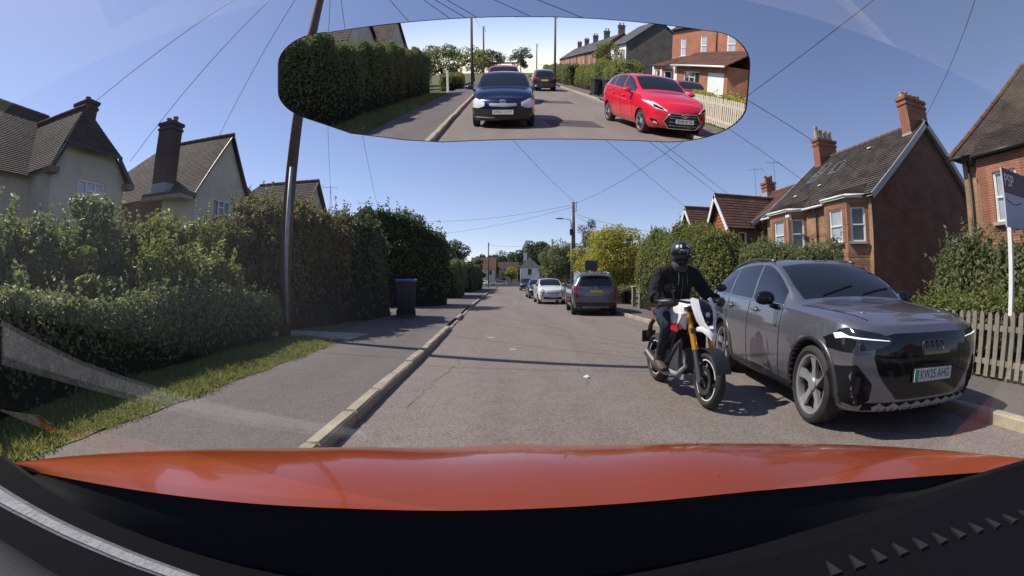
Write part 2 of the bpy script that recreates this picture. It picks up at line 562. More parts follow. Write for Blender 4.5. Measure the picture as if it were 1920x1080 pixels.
def hedge(name, label, path, mat, dens=220, leaf=.09, seed=1, lump=.16, lf=1.7, top_mat=None, group=None, cat='hedge', stems=0, shoots=.06, aspect=.5, zoff=0.0, near=None, big=.9, reach=.14, hv=.05):
    """path: (x, y, half width across, height) nodes; soft box section with lumps. near(P) -> density factor for far or unseen sides"""
    t = thing(name, label, cat, (path[0][0], path[0][1], zoff), group=group)
    O = np.array([path[0][0], path[0][1], zoff])
    rs = np.random.RandomState(seed)
    A = np.array(path, float)
    seg = np.linalg.norm(np.diff(A[:, :2], axis=0), axis=1)
    L = np.concatenate([[0], np.cumsum(seg)])
    def node(s):
        nd = np.stack([np.interp(s, L, A[:, k]) for k in range(4)], axis=-1)
        nd[..., 3] *= 1 + hv * (np.sin(s * 1.3 + seed) + .7 * np.sin(s * 3.1 + 2 * seed) + .4 * np.sin(s * 6.3 + 3 * seed))
        return nd
    def tang(s):
        d = node(np.minimum(s + .3, L[-1]))[..., :2] - node(np.maximum(s - .3, 0))[..., :2]
        return d / (np.linalg.norm(d, axis=-1, keepdims=True) + 1e-9)
    def surf(s, q, off=0.0):
        """q 0..1 round the section from one foot over the top to the other"""
        nd = node(s); tg = tang(s)
        nrm = np.stack([tg[..., 1], -tg[..., 0]], axis=-1)
        ang = PI * q
        cx = np.cos(ang); sz = np.sin(ang)
        e = 0.42
        ux = np.sign(cx) * np.abs(cx) ** e; uz = np.abs(sz) ** e
        w = nd[..., 2]; h = nd[..., 3]
        # pull the ends in
        endd = np.minimum(s, L[-1] - s) / np.maximum(w, .2)
        k = np.sqrt(np.clip(1 - (1 - np.clip(endd, 0, 1)) ** 2, 0, 1)) * .75 + .25
        P = np.stack([nd[..., 0] + nrm[..., 0] * ux * w * k, nd[..., 1] + nrm[..., 1] * ux * w * k, uz * h * (.82 + .18 * k)], axis=-1)
        nx = np.sign(cx) * np.abs(cx) ** (2 - e); nz = np.abs(sz) ** (2 - e)
        N = np.stack([nrm[..., 0] * nx, nrm[..., 1] * nx, nz], axis=-1)
        sgn = np.where(s < L[-1] / 2, -1.0, 1.0) * np.clip(1 - endd, 0, 1) * .8
        N[..., 0] += tg[..., 0] * sgn; N[..., 1] += tg[..., 1] * sgn
        N /= np.linalg.norm(N, axis=-1, keepdims=True) + 1e-9
        return P, N
    # twiggy core
    ns, nq = max(8, int(L[-1] / .5)), 14
    S, Q = np.meshgrid(np.linspace(0, L[-1], ns), np.linspace(0, 1, nq), indexing='ij')
    P, N = surf(S.ravel(), Q.ravel())
    d = sines(P, seed, lf) * lump + sines(P, seed + 40, lf * .38) * lump * big + sines(P, seed + 80, lf * 2.7) * lump * .35 - .17
    P = P + N * d[:, None]
    P[:, 2] = np.maximum(P[:, 2], 0)
    G = (P - np.array([O[0], O[1], 0])).reshape(ns, nq, 3)
    core = grid_mesh('twigs', G, M['core'], t)
    # leaves
    per = np.mean(2 * A[:, 3] + 2 * A[:, 2])
    n = int(L[-1] * per * dens)
    s = rs.rand(n) * L[-1]
    q = rs.rand(n)
    q = .5 + (q - .5) * (1.0)
    P, N = surf(s, q)
    d = sines(P, seed, lf) * lump + sines(P, seed + 40, lf * .38) * lump * big + sines(P, seed + 80, lf * 2.7) * lump * .35 - np.abs(rs.normal(size=n)) * .10 + rs.rand(n) * .03
    P = P + N * d[:, None] + rs.normal(size=(n, 3)) * .02
    P[:, 2] += np.where(N[:, 2] > .5, np.clip(d, 0, 1) * .5, 0)
    keep = P[:, 2] > .03
    if near is not None: keep &= rs.rand(n) < near(P)
    P, N = P[keep], N[keep]
    # sprigs: short shoots of leaves standing proud of the clipped surface
    m = int(len(P) * shoots * .10)
    if m:
        i = rs.choice(len(P), m, p=(lambda w: w / w.sum())(.25 + np.clip(N[:, 2], 0, 1) * 1.5))
        D = N[i] * .5 + np.array([0, 0, .75]) + rs.normal(size=(m, 3)) * .3
        D /= np.linalg.norm(D, axis=1)[:, None]
        ln = reach * (.4 + rs.rand(m) ** 2 * 2.4)
        q = max(3, int(reach * 2 / (leaf * .35)))
        f = np.linspace(0, 1, q)
        SP = (P[i][:, None, :] + D[:, None, :] * (ln[:, None] * f[None, :])[:, :, None] + rs.normal(size=(m, q, 3)) * leaf * .22).reshape(-1, 3)
        SN = (np.repeat(D[:, None, :], q, 1) * .4 + rs.normal(size=(m, q, 3)) * .7 + np.array([0, 0, .3])).reshape(-1, 3)
        P = np.concatenate([P, SP]); N = np.concatenate([N, SN])
    P0 = P - np.array([O[0], O[1], 0])
    me = leaves_mesh('foliage', P0, N, leaf, mat, seed + 5, spread=.75, aspect=aspect)
    fo = link('foliage', me, t, 'stuff')
    return t

def tree(name, label, loc, h, cr, mat, trunk_h=None, blobs=26, per=260, leaf=.22, seed=1, crown_z=None, flat=1.0, group=None, cat='tree', tr=.16, droop=0.0, aspect=.55, gap=.62, lean=(0, 0)):
    """trunk with limbs plus a crown of leaf clumps spread through its volume"""
    t = thing(name, label, cat, loc, group=group)
    rs = np.random.RandomState(seed)
    trunk_h = trunk_h if trunk_h is not None else h * .35
    cz = crown_z if crown_z is not None else (h + trunk_h) * .5
    rz = (h - trunk_h) * .5
    tb = MB()
    tb.tube([(0, 0, 0), (lean[0] * .3, lean[1] * .3, trunk_h * .6), (lean[0] * .6, lean[1] * .6, trunk_h), (lean[0], lean[1], cz)], [tr * 1.25, tr, tr * .85, tr * .4], 8)
    to = tb.build('trunk', M['bark'], t, smooth=True)
    C = []
    for k in range(blobs):
        for _ in range(40):
            p = rs.uniform(-1, 1, 3)
            r = np.linalg.norm(p)
            if .30 < r < 1: break
        C.append(p * np.array([cr, cr, rz]) * .86 + np.array([lean[0], lean[1], cz]))
    lb = MB()
    for k in range(0, blobs, 2):
        c = C[k]
        z0 = trunk_h * .75 + (cz - trunk_h) * rs.rand() * .8
        a = Vector((lean[0] * .6, lean[1] * .6, z0)); b = Vector(c)
        m = a.lerp(b, .5) + Vector((0, 0, -.1 * (b - a).length * .5))
        lb.tube([a, m, b], [tr * .38, tr * .22, tr * .07], 5)
    lb.build('limbs', M['bark'], t, smooth=True)
    Ps, Ns = [], []
    for c in C:
        br = rs.uniform(.24, .42) * min(cr, rz * 1.4) * 1.0
        u = rs.normal(size=(per, 3)); u /= np.linalg.norm(u, axis=1)[:, None]
        rad = br * (gap + (1 - gap) * rs.rand(per) ** .5) * (1 + .25 * sines(u * 3, seed + 3, 1.5))
        P = c + u * rad[:, None] * np.array([1, 1, .8 * flat])
        if droop: P[:, 2] -= rs.rand(per) * droop * br * 2
        Ps.append(P); Ns.append(u + np.array([0, 0, .35]))
    P = np.concatenate(Ps); N = np.concatenate(Ns)
    me = leaves_mesh('crown', P, N, leaf, mat, seed + 9, spread=.6, aspect=aspect, droop=droop)
    link('crown', me, t, 'stuff')
    return t
# ---------------------------------------------------------------- ground, road, kerbs, pavements
KLY = [-70, -35, -22, -9, 0, 3, 8, 23, 43, 62, 104]
KLX = [-3.4, -2.6, -2.15, -1.70, -1.42, -1.43, -1.53, -2.02, -2.42, -2.60, -3.0]
KRY = [-70, -35, -23, 0, 6, 13, 17, 60, 104]
KRX = [4.6, 4.6, 4.65, 4.55, 4.50, 4.28, 4.22, 3.75, 3.4]
kl = lambda y: float(np.interp(y, KLY, KLX))
kr = lambda y: float(np.interp(y, KRY, KRX))

def strip(name, ya, yb, f0, f1, z, mat, step=2.0, kind='structure', nx=1, skirt=0.0):
    mb = MB()
    n = max(1, int(round((yb - ya) / step)))
    ys = [ya + (yb - ya) * k / n for k in range(n + 1)]
    for k in range(n):
        y0, y1 = ys[k], ys[k + 1]
        mb.face([(f0(y0), y0, z), (f1(y0), y0, z), (f1(y1), y1, z), (f0(y1), y1, z)])
    o = mb.build(name, mat, kind=kind)
    return o

g = MB()
g.face([(-900, -900, -.08), (900, -900, -.08), (900, 1500, -.08), (-900, 1500, -.08)])
g.build('ground', M['field'], kind='structure')
strip('road', -70, 104, lambda y: kl(y) - .02, lambda y: kr(y) + .02, 0.0, M['asphalt'])
cs = MB(); cs.face([(-70, 104, -.002), (70, 104, -.002), (70, 111, -.002), (-70, 111, -.002)])
cs.build('side_road', M['asphalt'], kind='structure')
KW = .14
strip('pavement_left', -70, 102, lambda y: kl(y) - 1.95 if y < 8.9 else kl(y) - 2.7, lambda y: kl(y) - KW, .10, M['tarmac'])
strip('pavement_right', -70, 102, lambda y: kr(y) + KW, lambda y: 6.15, .10, M['tarmac'])
strip('verge', -34, 9.0, lambda y: -6.0, lambda y: kl(y) - 1.95 - .03 * math.sin(y * 3.1) - .03 * math.sin(y * 7.7), .108, M['turf'], step=.25)
strip('garden_left', -70, 102, lambda y: -70, lambda y: -5.8 if y < 9 else kl(y) - 2.7, .085, M['field'])
strip('garden_right', -70, 102, lambda y: 6.15, lambda y: 70, .085, M['field'])
cp_ = MB(); cp_.face([(-5.8, 8.95, .106), (-3.42, 8.65, .106), (-3.30, 10.1, .106), (-5.8, 10.4, .106)])
cp_.build('concrete_path', M['concrete'], kind='structure')
dr = MB(); dr.face([(-9, 17.3, .106), (-4.4, 16.9, .106), (-4.4, 20.6, .106), (-9, 20.8, .106)])
dr.build('driveway_left', M['tarmac'], kind='structure')
dr = MB(); dr.face([(6.15, -24.6, .106), (13, -24.6, .106), (13, -18.6, .106), (6.15, -18.6, .106)])
dr.build('driveway_right', M['concrete'], kind='structure')

def kerb(name, f, side, ya, yb, drops):
    root = bpy.data.objects.new(name, None); COL.objects.link(root); root['kind'] = 'structure'
    variants = []
    for k in range(6):
        rs = random.Random(k + (7 if side > 0 else 0))
        mb = MB()
        mb.box((0, 0, 0), (KW, .905, .30), cham=.018)
        for i, p in enumerate(mb.v):
            mb.v[i] = (p[0] + rs.uniform(-.004, .004), p[1], p[2] + rs.uniform(-.006, .006))
        variants.append(mb.mesh('kerbstone', M['kerb']))
    y, k = ya, 0
    rs = random.Random(3)
    while y < yb:
        y1 = y + .915
        x0, x1 = f(y), f(y1)
        z = .115
        for (a, b, zz) in drops:
            if a < y < b: z = zz
        o = bpy.data.objects.new('kerbstone', variants[k % 6]); COL.objects.link(o)
        o.parent = root
        o.location = ((x0 + x1) / 2 + side * KW / 2 + rs.uniform(-.006, .006), (y + y1) / 2, z - .15 + rs.uniform(-.006, .006))
        o.rotation_euler = (0, 0, -math.atan2(x1 - x0, .915) + rs.uniform(-.008, .008))
        y, k = y1, k + 1
    return root
kerb('kerb_left', kl, -1, -40, 80, [(11.5, 14.0, .035), (16.2, 21.5, .035), (30, 34, .035)])
kerb('kerb_right', kr, 1, -45, 78, [(-25, -18, .035), (20, 24, .04)])
# worn tar seam and patch repairs lying on the road
pt = MB()
pt.face([(2.2, 4.9, .004), (2.32, 4.9, .004), (2.02, 6.4, .004), (1.9, 6.4, .004)])
pt.build('road_patch', asphaltmat('patch_light', (.2, .19, .18), (.12, .115, .11), (.3, .29, .27)), kind='structure')
pt = MB()
pt.face([(.9, -13.4, .004), (2.4, -13.2, .004), (2.5, -11.6, .004), (1.0, -11.7, .004)])
pt.face([(1.2, -22.5, .004), (2.8, -22.5, .004), (2.9, -20.9, .004), (1.3, -20.9, .004)])
pt.build('road_patch', asphaltmat('patch_dark', (.07, .067, .066), (.035, .035, .035), (.12, .115, .11)), kind='structure')

pt = MB()
for (x, y, w, l) in ((-.55, 10.3, .16, .30), (-.68, 10.9, .22, .10), (-.02, 8.5, .10, .28), (.05, 8.9, .16, .08)):
    pt.face([(x, y, .004), (x + w, y + .05, .004), (x + w * .8, y + l, .004), (x - .04, y + l * .8, .004)])
pt.build('worn_marks', asphaltmat('worn_paint', (.34, .32, .30), (.2, .18, .17), (.5, .48, .45)), kind='stuff')
# hairline cracks and a sealed joint
ck = MB()
rs_ = random.Random(11)
for (x0, y0, x1, y1, w) in ((-1.1, 4.5, -.7, 9.5, .010), (.9, 5.2, 1.5, 11.5, .008), (2.6, 8.0, 1.4, 8.6, .010), (-.4, 13.5, 2.8, 14.2, .014), (.3, 18, .5, 30, .02)):
    n_ = 26; px_, py_ = x0, y0
    for k in range(1, n_ + 1):
        f = k / n_; qx, qy = x0 + (x1 - x0) * f + rs_.uniform(-.05, .05), y0 + (y1 - y0) * f + rs_.uniform(-.05, .05)
        d = Vector((qx - px_, qy - py_)).normalized(); nx_, ny_ = -d.y * w * .5 * rs_.uniform(.3, 1), d.x * w * .5 * rs_.uniform(.3, 1)
        ck.face([(px_ - nx_, py_ - ny_, .0035), (px_ + nx_, py_ + ny_, .0035), (qx + nx_, qy + ny_, .0035), (qx - nx_, qy - ny_, .0035)])
        px_, py_ = qx, qy
ck.build('road_cracks', pm('crack_dark', (.10, .088, .08), 1), kind='stuff')

# grass blades on the left verge, real blades near the camera
def grass(name, n, xr, yr, seed, h=.07, z=.108, label=None, dens=None):
    rs = np.random.RandomState(seed)
    x = rs.uniform(xr[0], xr[1], n); y = rs.uniform(yr[0], yr[1], n)
    edge = np.array([kl(v) - 1.95 for v in y])
    edge += .05 * np.sin(y * 5) + .06 * rs.normal(size=n)
    keep = x < edge
    x, y = x[keep], y[keep]
    n = len(x)
    hh = h * (.4 + rs.rand(n) ** 2 * 1.6) * (1 + .5 * np.sin(x * 4 + y * 2.2))
    a = rs.rand(n) * 6.28
    w = .006 + .006 * rs.rand(n)
    lean = rs.normal(size=(n, 2)) * (hh * .6)[:, None]
    b0 = np.stack([x + np.cos(a) * w, y + np.sin(a) * w, np.full(n, z)], 1)
    b1 = np.stack([x - np.cos(a) * w, y - np.sin(a) * w, np.full(n, z)], 1)
    tp = np.stack([x + lean[:, 0], y + lean[:, 1], z + hh], 1)
    V = np.stack([b0, b1, tp], 1).reshape(-1, 3)
    me = bpy.data.meshes.new(name)
    me.vertices.add(3 * n); me.vertices.foreach_set('co', V.astype(np.float32).ravel())
    me.loops.add(3 * n); me.loops.foreach_set('vertex_index', np.arange(3 * n, dtype=np.int32))
    me.polygons.add(n); me.polygons.foreach_set('loop_start', (np.arange(n) * 3).astype(np.int32))
    me.materials.append(M['grass']); me.update(calc_edges=True)
    return link(name, me, None, 'stuff')
grass('verge_grass', 80000, (-5.6, -3.15), (.6, 9.0), 4, h=.036)
grass('verge_grass', 26000, (-5.6, -3.5), (-30.0, -7.5), 5, h=.10)
# ---------------------------------------------------------------- house building kit
M['brick_yellow'] = brickmat('stock_brick', (.38, .22, .095), (.29, .15, .065), (.30, .25, .19), stain=.3)
M['brick_red'] = brickmat('red_brick', (.34, .105, .045), (.26, .075, .035), (.28, .20, .15), stain=.25)
M['brick_orange'] = brickmat('orange_brick', (.42, .13, .05), (.33, .095, .04), (.36, .28, .22), stain=.2)
M['brick_brown'] = brickmat('brown_brick', (.215, .075, .045), (.15, .052, .034), (.17, .13, .10), stain=.3)
M['brick_dark'] = brickmat('dark_brick', (.10, .085, .075), (.06, .055, .05), (.16, .15, .14), stain=.3)
M['brick_soot'] = brickmat('sooty_brick', (.10, .06, .048), (.07, .045, .038), (.10, .085, .075), stain=.3)
M['render_cream'] = pm('cream_render', (.50, .46, .37), .9, var=.2, vscale=.6, bump=.25, bscale=40)
M['render_white'] = pm('white_render', (.72, .72, .70), .9, var=.06, vscale=.8, bump=.2, bscale=40)
M['tile_brown'] = brickmat('clay_tiles_brown', (.105, .07, .052), (.07, .05, .04), (.03, .025, .02), bw=.17, rh=.105, mort=.007, bump=.8, stain=.45)
M['tile_grey'] = brickmat('old_tiles_grey', (.095, .072, .056), (.065, .05, .042), (.035, .03, .025), bw=.17, rh=.21, mort=.012, bump=1.0, stain=.6)
M['tile_red'] = brickmat('concrete_tiles_red', (.17, .075, .045), (.11, .055, .04), (.03, .02, .018), bw=.30, rh=.24, mort=.008, bump=.8, stain=.35)
M['slate'] = brickmat('slates', (.13, .13, .14), (.09, .09, .10), (.04, .04, .045), bw=.25, rh=.2, mort=.007, bump=.6, stain=.3)
M['fascia'] = pm('white_fascia', (.74, .74, .71), .5, var=.06)
M['barge'] = pm('grey_bargeboard', (.42, .42, .43), .6, var=.12)
M['lead'] = pm('lead_flashing', (.36, .36, .37), .6, var=.15)
M['pane'] = pm('window_pane', (.03, .035, .04), .03, spec=.8)
M['pane_net'] = pm('window_pane_with_net', (.34, .36, .38), .05, spec=.8, var=.15, vscale=5, coat=.6)
M['sill'] = pm('stone_sill', (.34, .32, .28), .8, var=.15)
M['pot'] = pm('chimney_pot_clay', (.33, .14, .075), .85, var=.2, vscale=8)
M['pot_buff'] = pm('chimney_pot_buff', (.42, .34, .24), .85, var=.2, vscale=8)
M['gutter_black'] = pm('cast_iron_black', (.03, .03, .03), .5)
M['wood_grey'] = pm('weathered_wood', (.30, .26, .21), .85, var=.25, vscale=7, bump=.4, bscale=40)
M['door_white'] = pm('white_door', (.78, .78, .77), .45)

class House:
    def __init__(self, name, label, cat, origin, group=None):
        self.t = thing(name, label, cat, origin, group=group)
        self.o = Vector(origin)
    def put(self, mb, name, mats, parent=None, smooth=False, kind=None):
        o = self.o
        mb.v = [(p[0] - o.x, p[1] - o.y, p[2] - o.z) for p in mb.v]
        return mb.build(name, mats, parent or self.t, smooth=smooth, kind=kind)
    def wall(self, a, b, z0, z1, mat, openings=(), gable=None, name='wall', reveal=.12, corner=.0):
        """vertical wall from a to b (outside on the right hand walking a->b); openings (u0,u1,za,zb); gable = list of (u,z) above z1"""
        a, b = Vector(a), Vector(b)
        L = (b - a).length; d = (b - a) / L; n = Vector((d.y, -d.x))
        mb = MB()
        P = lambda u, z, k=0.0: (a.x + d.x * u - n.x * k, a.y + d.y * u - n.y * k, z)
        us = sorted({0.0, L, *[q for o in openings for q in o[:2]]})
        zs = sorted({z0, z1, *[q for o in openings for q in o[2:4]]})
        for i in range(len(us) - 1):
            for j in range(len(zs) - 1):
                u0, u1, w0, w1 = us[i], us[i + 1], zs[j], zs[j + 1]
                um, wm = (u0 + u1) / 2, (w0 + w1) / 2
                if any(o[0] < um < o[1] and o[2] < wm < o[3] for o in openings): continue
                mb.face([P(u0, w0), P(u1, w0), P(u1, w1), P(u0, w1)], 0, [(u0, w0), (u1, w0), (u1, w1), (u0, w1)])
        for o in openings:
            u0, u1, w0, w1 = o[:4]; k = reveal
            mb.face([P(u0, w0), P(u0, w1), P(u0, w1, k), P(u0, w0, k)], 0, [(0, w0), (0, w1), (k, w1), (k, w0)])
            mb.face([P(u1, w1), P(u1, w0), P(u1, w0, k), P(u1, w1, k)], 0, [(0, w1), (0, w0), (k, w0), (k, w1)])
            mb.face([P(u0, w1), P(u1, w1), P(u1, w1, k), P(u0, w1, k)], 0, [(u0, 0), (u1, 0), (u1, k), (u0, k)])
            mb.face([P(u1, w0), P(u0, w0), P(u0, w0, k), P(u1, w0, k)], 0, [(u1, 0), (u0, 0), (u0, k), (u1, k)])
        if gable:
            pts = [(0, z1), (L, z1)] + list(gable)
            mb.face([P(*p) for p in pts], 0, pts)
        return self.put(mb, name, mat)
    def window(self, a, b, u0, u1, z0, z1, style='sash', pane='pane', depth=.07, sill=True, frame='upvc', parent=None):
        a, b = Vector(a), Vector(b)
        L = (b - a).length; d = (b - a) / L; n = Vector((d.y, -d.x))
        ang = math.atan2(d.y, d.x)
        def C(u, z, k): return (a.x + d.x * u - n.x * k, a.y + d.y * u - n.y * k, z)
        fr = MB(); w, h = u1 - u0, z1 - z0; um, zm = (u0 + u1) / 2, (z0 + z1) / 2
        t = .06
        def bar(uc, zc, lw, lh, k=depth, dd=.07): fr.box(C(uc, zc, k), (lw, dd, lh), ang)
        bar(u0 + t / 2, zm, t, h); bar(u1 - t / 2, zm, t, h)
        bar(um, z1 - t / 2, w - 2 * t, t); bar(um, z0 + t / 2 + .01, w - 2 * t, t + .02)
        panes = []
        if style == 'sash':
            bar(um, zm, w - 2 * t, .055, depth - .005)
            s = .035
            for (za, zb, k) in ((z0 + t + .02, zm - .027, depth + .012), (zm + .027, z1 - t, depth + .004)):
                fr.box(C(u0 + t + s / 2, (za + zb) / 2, k), (s, .05, zb - za), ang); fr.box(C(u1 - t - s / 2, (za + zb) / 2, k), (s, .05, zb - za), ang)
                panes.append((u0 + t + s, u1 - t - s, za, zb))
        elif style == 'casement3' or style == 'casement2':
            k_ = 3 if style == 'casement3' else 2
            for i in range(1, k_): bar(u0 + w * i / k_, zm, .05, h - 2 * t)
            for i in range(k_):
                ua, ub = u0 + w * i / k_ + (.06 if i == 0 else .025), u0 + w * (i + 1) / k_ - (.06 if i == k_ - 1 else .025)
                if i == 1 and k_ == 3:
                    bar((ua + ub) / 2, z0 + h * .68, ub - ua, .045)
                    panes.append((ua, ub, z0 + t + .02, z0 + h * .68 - .022)); panes.append((ua, ub, z0 + h * .68 + .022, z1 - t))
                else: panes.append((ua, ub, z0 + t + .02, z1 - t))
        else:
            panes.append((u0 + t, u1 - t, z0 + t + .02, z1 - t))
        fo = self.put(fr, 'window', M[frame], parent)
        for (ua, ub, za, zb) in panes:
            pb = MB(); k = depth + .02
            pb.face([C(ua, za, k), C(ub, za, k), C(ub, zb, k), C(ua, zb, k)])
            self.put(pb, 'pane', M[pane], fo)
        if sill:
            sb = MB(); sb.box(C(um, z0 - .045, -.03), (w + .16, .24, .09), ang)
            self.put(sb, 'sill', M['sill'], fo)
        return fo
    def slope(self, e0, e1, r0, r1, mat, gauge=.21, thick=.03, name='roof', parent=None):
        """roof slope laid in courses: eaves e0-e1 up to ridge r0-r1 (3D), each course lapping the one below"""
        e0, e1, r0, r1 = map(Vector, (e0, e1, r0, r1))
        nrm = (e1 - e0).cross(r0 - e0)
        if nrm.length < 1e-6: nrm = (e1 - e0).cross(r1 - e0)
        nrm.normalize()
        if nrm.z < 0: nrm = -nrm
        S = ((r0 + r1) / 2 - (e0 + e1) / 2).length
        n = max(2, int(S / gauge))
        du = (e1 - e0).normalized()
        up = (r0 - e0) - du * (r0 - e0).dot(du)
        if up.length < 1e-6: up = (r1 - e0) - du * (r1 - e0).dot(du)
        up.normalize()
        def uv(p): q = p - e0; return (q.dot(du), q.dot(up))
        mb = MB()
        for k in range(n):
            a0, a1 = e0.lerp(r0, k / n), e1.lerp(r1, k / n)
            b0, b1 = e0.lerp(r0, (k + 1) / n), e1.lerp(r1, (k + 1) / n)
            A0, A1 = a0 + nrm * thick, a1 + nrm * thick
            B0, B1 = b0 + nrm * .004, b1 + nrm * .004
            mb.face([A0, A1, B1, B0], 0, [uv(a0), uv(a1), uv(b1), uv(b0)])
            q0, q1 = a0 - nrm * (.02 if k else .06), a1 - nrm * (.02 if k else .06)
            mb.face([q0, q1, A1, A0], 0, [uv(a0), uv(a1), uv(a1), uv(a0)])
            mb.face([A0, B0, b0 - nrm * .06, q0], 0, [uv(a0), uv(b0), uv(b0), uv(a0)])
            mb.face([B1, A1, q1, b1 - nrm * .06], 0, [uv(b1), uv(a1), uv(a1), uv(b1)])
        return self.put(mb, name, M[mat], parent)
    def ridge(self, a, b, mat='tile_brown', parent=None, r=.11):
        mb = MB(); a, b = Vector(a), Vector(b)
        L = (b - a).length; n = max(2, int(L / .45))
        for k in range(n):
            p, q = a.lerp(b, k / n), a.lerp(b, (k + .97) / n)
            mb.tube([p, q], [r, r * .92], 7)
        return self.put(mb, 'ridge_tiles', pm('ridge_clay', (.15, .08, .055), .9, var=.3, vscale=3), parent, kind='stuff')
    def board(self, a, b, w=.22, t=.05, mat='barge', name='bargeboard', out=(0, 0, 0), parent=None):
        """flat board along a sloping or level edge, hanging below it"""
        a, b = Vector(a) + Vector(out), Vector(b) + Vector(out)
        d = (b - a).normalized()
        side = d.cross(Vector((0, 0, 1))).normalized()
        dn = d.cross(side).normalized()
        if dn.z > 0: dn = -dn
        mb = MB()
        v = [a - side * t / 2, a + side * t / 2, b + side * t / 2, b - side * t / 2]
        v2 = [p + dn * w for p in v]
        for f in ((v[0], v[1], v[2], v[3]), (v2[3], v2[2], v2[1], v2[0]), (v[0], v[3], v2[3], v2[0]), (v[1], v2[1], v2[2], v[2]), (v[0], v2[0], v2[1], v[1]), (v[3], v[2], v2[2], v2[3])):
            mb.face(f)
        return self.put(mb, name, M[mat], parent)
    def chimney(self, c, s, z0, z1, mat, pots=4, potmat='pot', parent=None, poth=.55, flash=True):
        x, y = c; sx, sy = s
        def faces(mb, cx, cy, hx, hy, za, zb):
            P = [(cx - hx, cy - hy), (cx + hx, cy - hy), (cx + hx, cy + hy), (cx - hx, cy + hy)]
            for k in range(4):
                p, q = P[k], P[(k + 1) % 4]; L = math.dist(p, q)
                mb.face([(*p, za), (*q, za), (*q, zb), (*p, zb)], 0, [(0, za), (L, za), (L, zb), (0, zb)])
            mb.face([(*p, zb) for p in P], 0, [(p[0], p[1]) for p in P])
            mb.face([(*p, za) for p in P[::-1]], 0, [(p[0], p[1]) for p in P[::-1]])
        mb = MB()
        faces(mb, x, y, sx / 2, sy / 2, z0, z1 - .42)
        faces(mb, x, y, sx / 2 + .05, sy / 2 + .05, z1 - .42, z1 - .30)
        faces(mb, x, y, sx / 2, sy / 2, z1 - .30, z1 - .16)
        faces(mb, x, y, sx / 2 + .07, sy / 2 + .07, z1 - .16, z1)
        ch = self.put(mb, 'chimney', M[mat], parent)
        rs = random.Random(int(x * 7 + y))
        for k in range(pots):
            f = (k + .5) / pots - .5
            px_, py_ = (x + f * sx, y) if sx >= sy else (x, y + f * sy)
            h = poth * rs.choice((1, .85, 1.1))
            pb = MB(); pb.lathe([(.15, z1), (.125, z1 + h * .8), (.155, z1 + h * .82), (.15, z1 + h), (.10, z1 + h), (.10, z1 + h - .1)], 10, A=Matrix.Translation((px_, py_, 0)))
            self.put(pb, 'chimney_pot', M[potmat if rs.random() < .7 else 'pot_buff'], ch, smooth=False)
        if flash:
            fb = MB(); fb.box((x, y, z0 + .28), (sx + .04, sy + .04, .56))
            self.put(fb, 'flashing', M['lead'], ch)
        return ch
    def gutter(self, a, b, mat='fascia', r=.06, parent=None):
        mb = MB(); mb.tube([a, b], r, 6)
        return self.put(mb, 'gutter', M[mat], parent, smooth=True)
    def pipe(self, pts, mat='gutter_black', r=.045):
        mb = MB(); mb.tube(pts, r, 7)
        return self.put(mb, 'drainpipe', M[mat], smooth=True)
    def band(self, a, b, u0, u1, z0, z1, mat, proud=.012, name='brick_band', k0=.002):
        a, b = Vector(a), Vector(b)
        L = (b - a).length; d = (b - a) / L; n = Vector((d.y, -d.x))
        P = lambda u, z, k: (a.x + d.x * u + n.x * k, a.y + d.y * u + n.y * k, z)
        mb = MB(); p = proud
        mb.face([P(u0, z0, p), P(u1, z0, p), P(u1, z1, p), P(u0, z1, p)], 0, [(u0, z0), (u1, z0), (u1, z1), (u0, z1)])
        for (q, r_) in (((u0, z0), (u1, z0)), ((u1, z0), (u1, z1)), ((u1, z1), (u0, z1)), ((u0, z1), (u0, z0))):
            mb.face([P(*q, -k0), P(*r_, -k0), P(*r_, p), P(*q, p)], 0, [(0, 0), (1, 0), (1, p), (0, p)])
        return self.put(mb, name, M[mat])

GZ = .085
# ================================================================ right: twin-bay brick cottages
h = House('brick_cottage', 'yellow brick cottage pair with two red dressed bays and a big dark gable end', 'house', (14.5, 14, 0))
XF, XB, YN, YF, ZE, XR, ZR = 14.5, 23.4, 14.0, 22.7, 4.95, 19.1, 8.85
h.wall((XB, YN), (XB, YF), GZ, ZE, M['brick_brown'])
h.wall((XF, YN), (XB, YN), GZ, ZE, M['brick_brown'], gable=[(XR - XF, ZR)])
h.wall((XB, YF), (XF, YF), GZ, ZE, M['brick_brown'], gable=[(XB - XR, ZR)])
# front wall between and beside the bays (walk towards -y so that it faces the road)
h.wall((XF, YF), (XF, YN), GZ, ZE, M['brick_yellow'])
def bay(H, x0, x1, ya, yb, cant, z0, z1, mat, trim, panes, wz=(2.98, 4.42), lower=True, cantwin=True):
    """canted bay from y=ya (far) to yb (near), projecting from x0 to x1 (x1<x0 towards the road)"""
    p = [(x0, ya), (x1, ya - cant), (x1, yb + cant), (x0, yb)]
    for k in range(3):
        a, b = p[k], p[k + 1]
        L = math.dist(a, b)
        if k == 1: u0, u1 = L / 2 - .46, L / 2 + .46
        else: u0, u1 = L / 2 - .34, L / 2 + .34
        ops = [(u0, u1, wz[0], wz[1])]
        if lower: ops.append((u0, u1, .7, 2.0))
        H.wall(a, b, z0, z1, M[mat], ops)
        for o in ops:
            H.window(a, b, o[0], o[1], o[2], o[3], 'sash', 'pane' if k == 2 else panes)
            # red brick dressings round each opening
            H.band(a, b, max(0.0, o[0] - .22), o[0], o[2] - .02, o[3] + .22, trim, name='red_brick_jamb')
            H.band(a, b, o[1], min(L, o[1] + .22), o[2] - .02, o[3] + .22, trim, name='red_brick_jamb')
            H.band(a, b, o[0], o[1], o[3], o[3] + .22, trim, name='brick_arch')
            H.band(a, b, 0, L, o[2] - .62, o[2] - .46, trim)
    return p
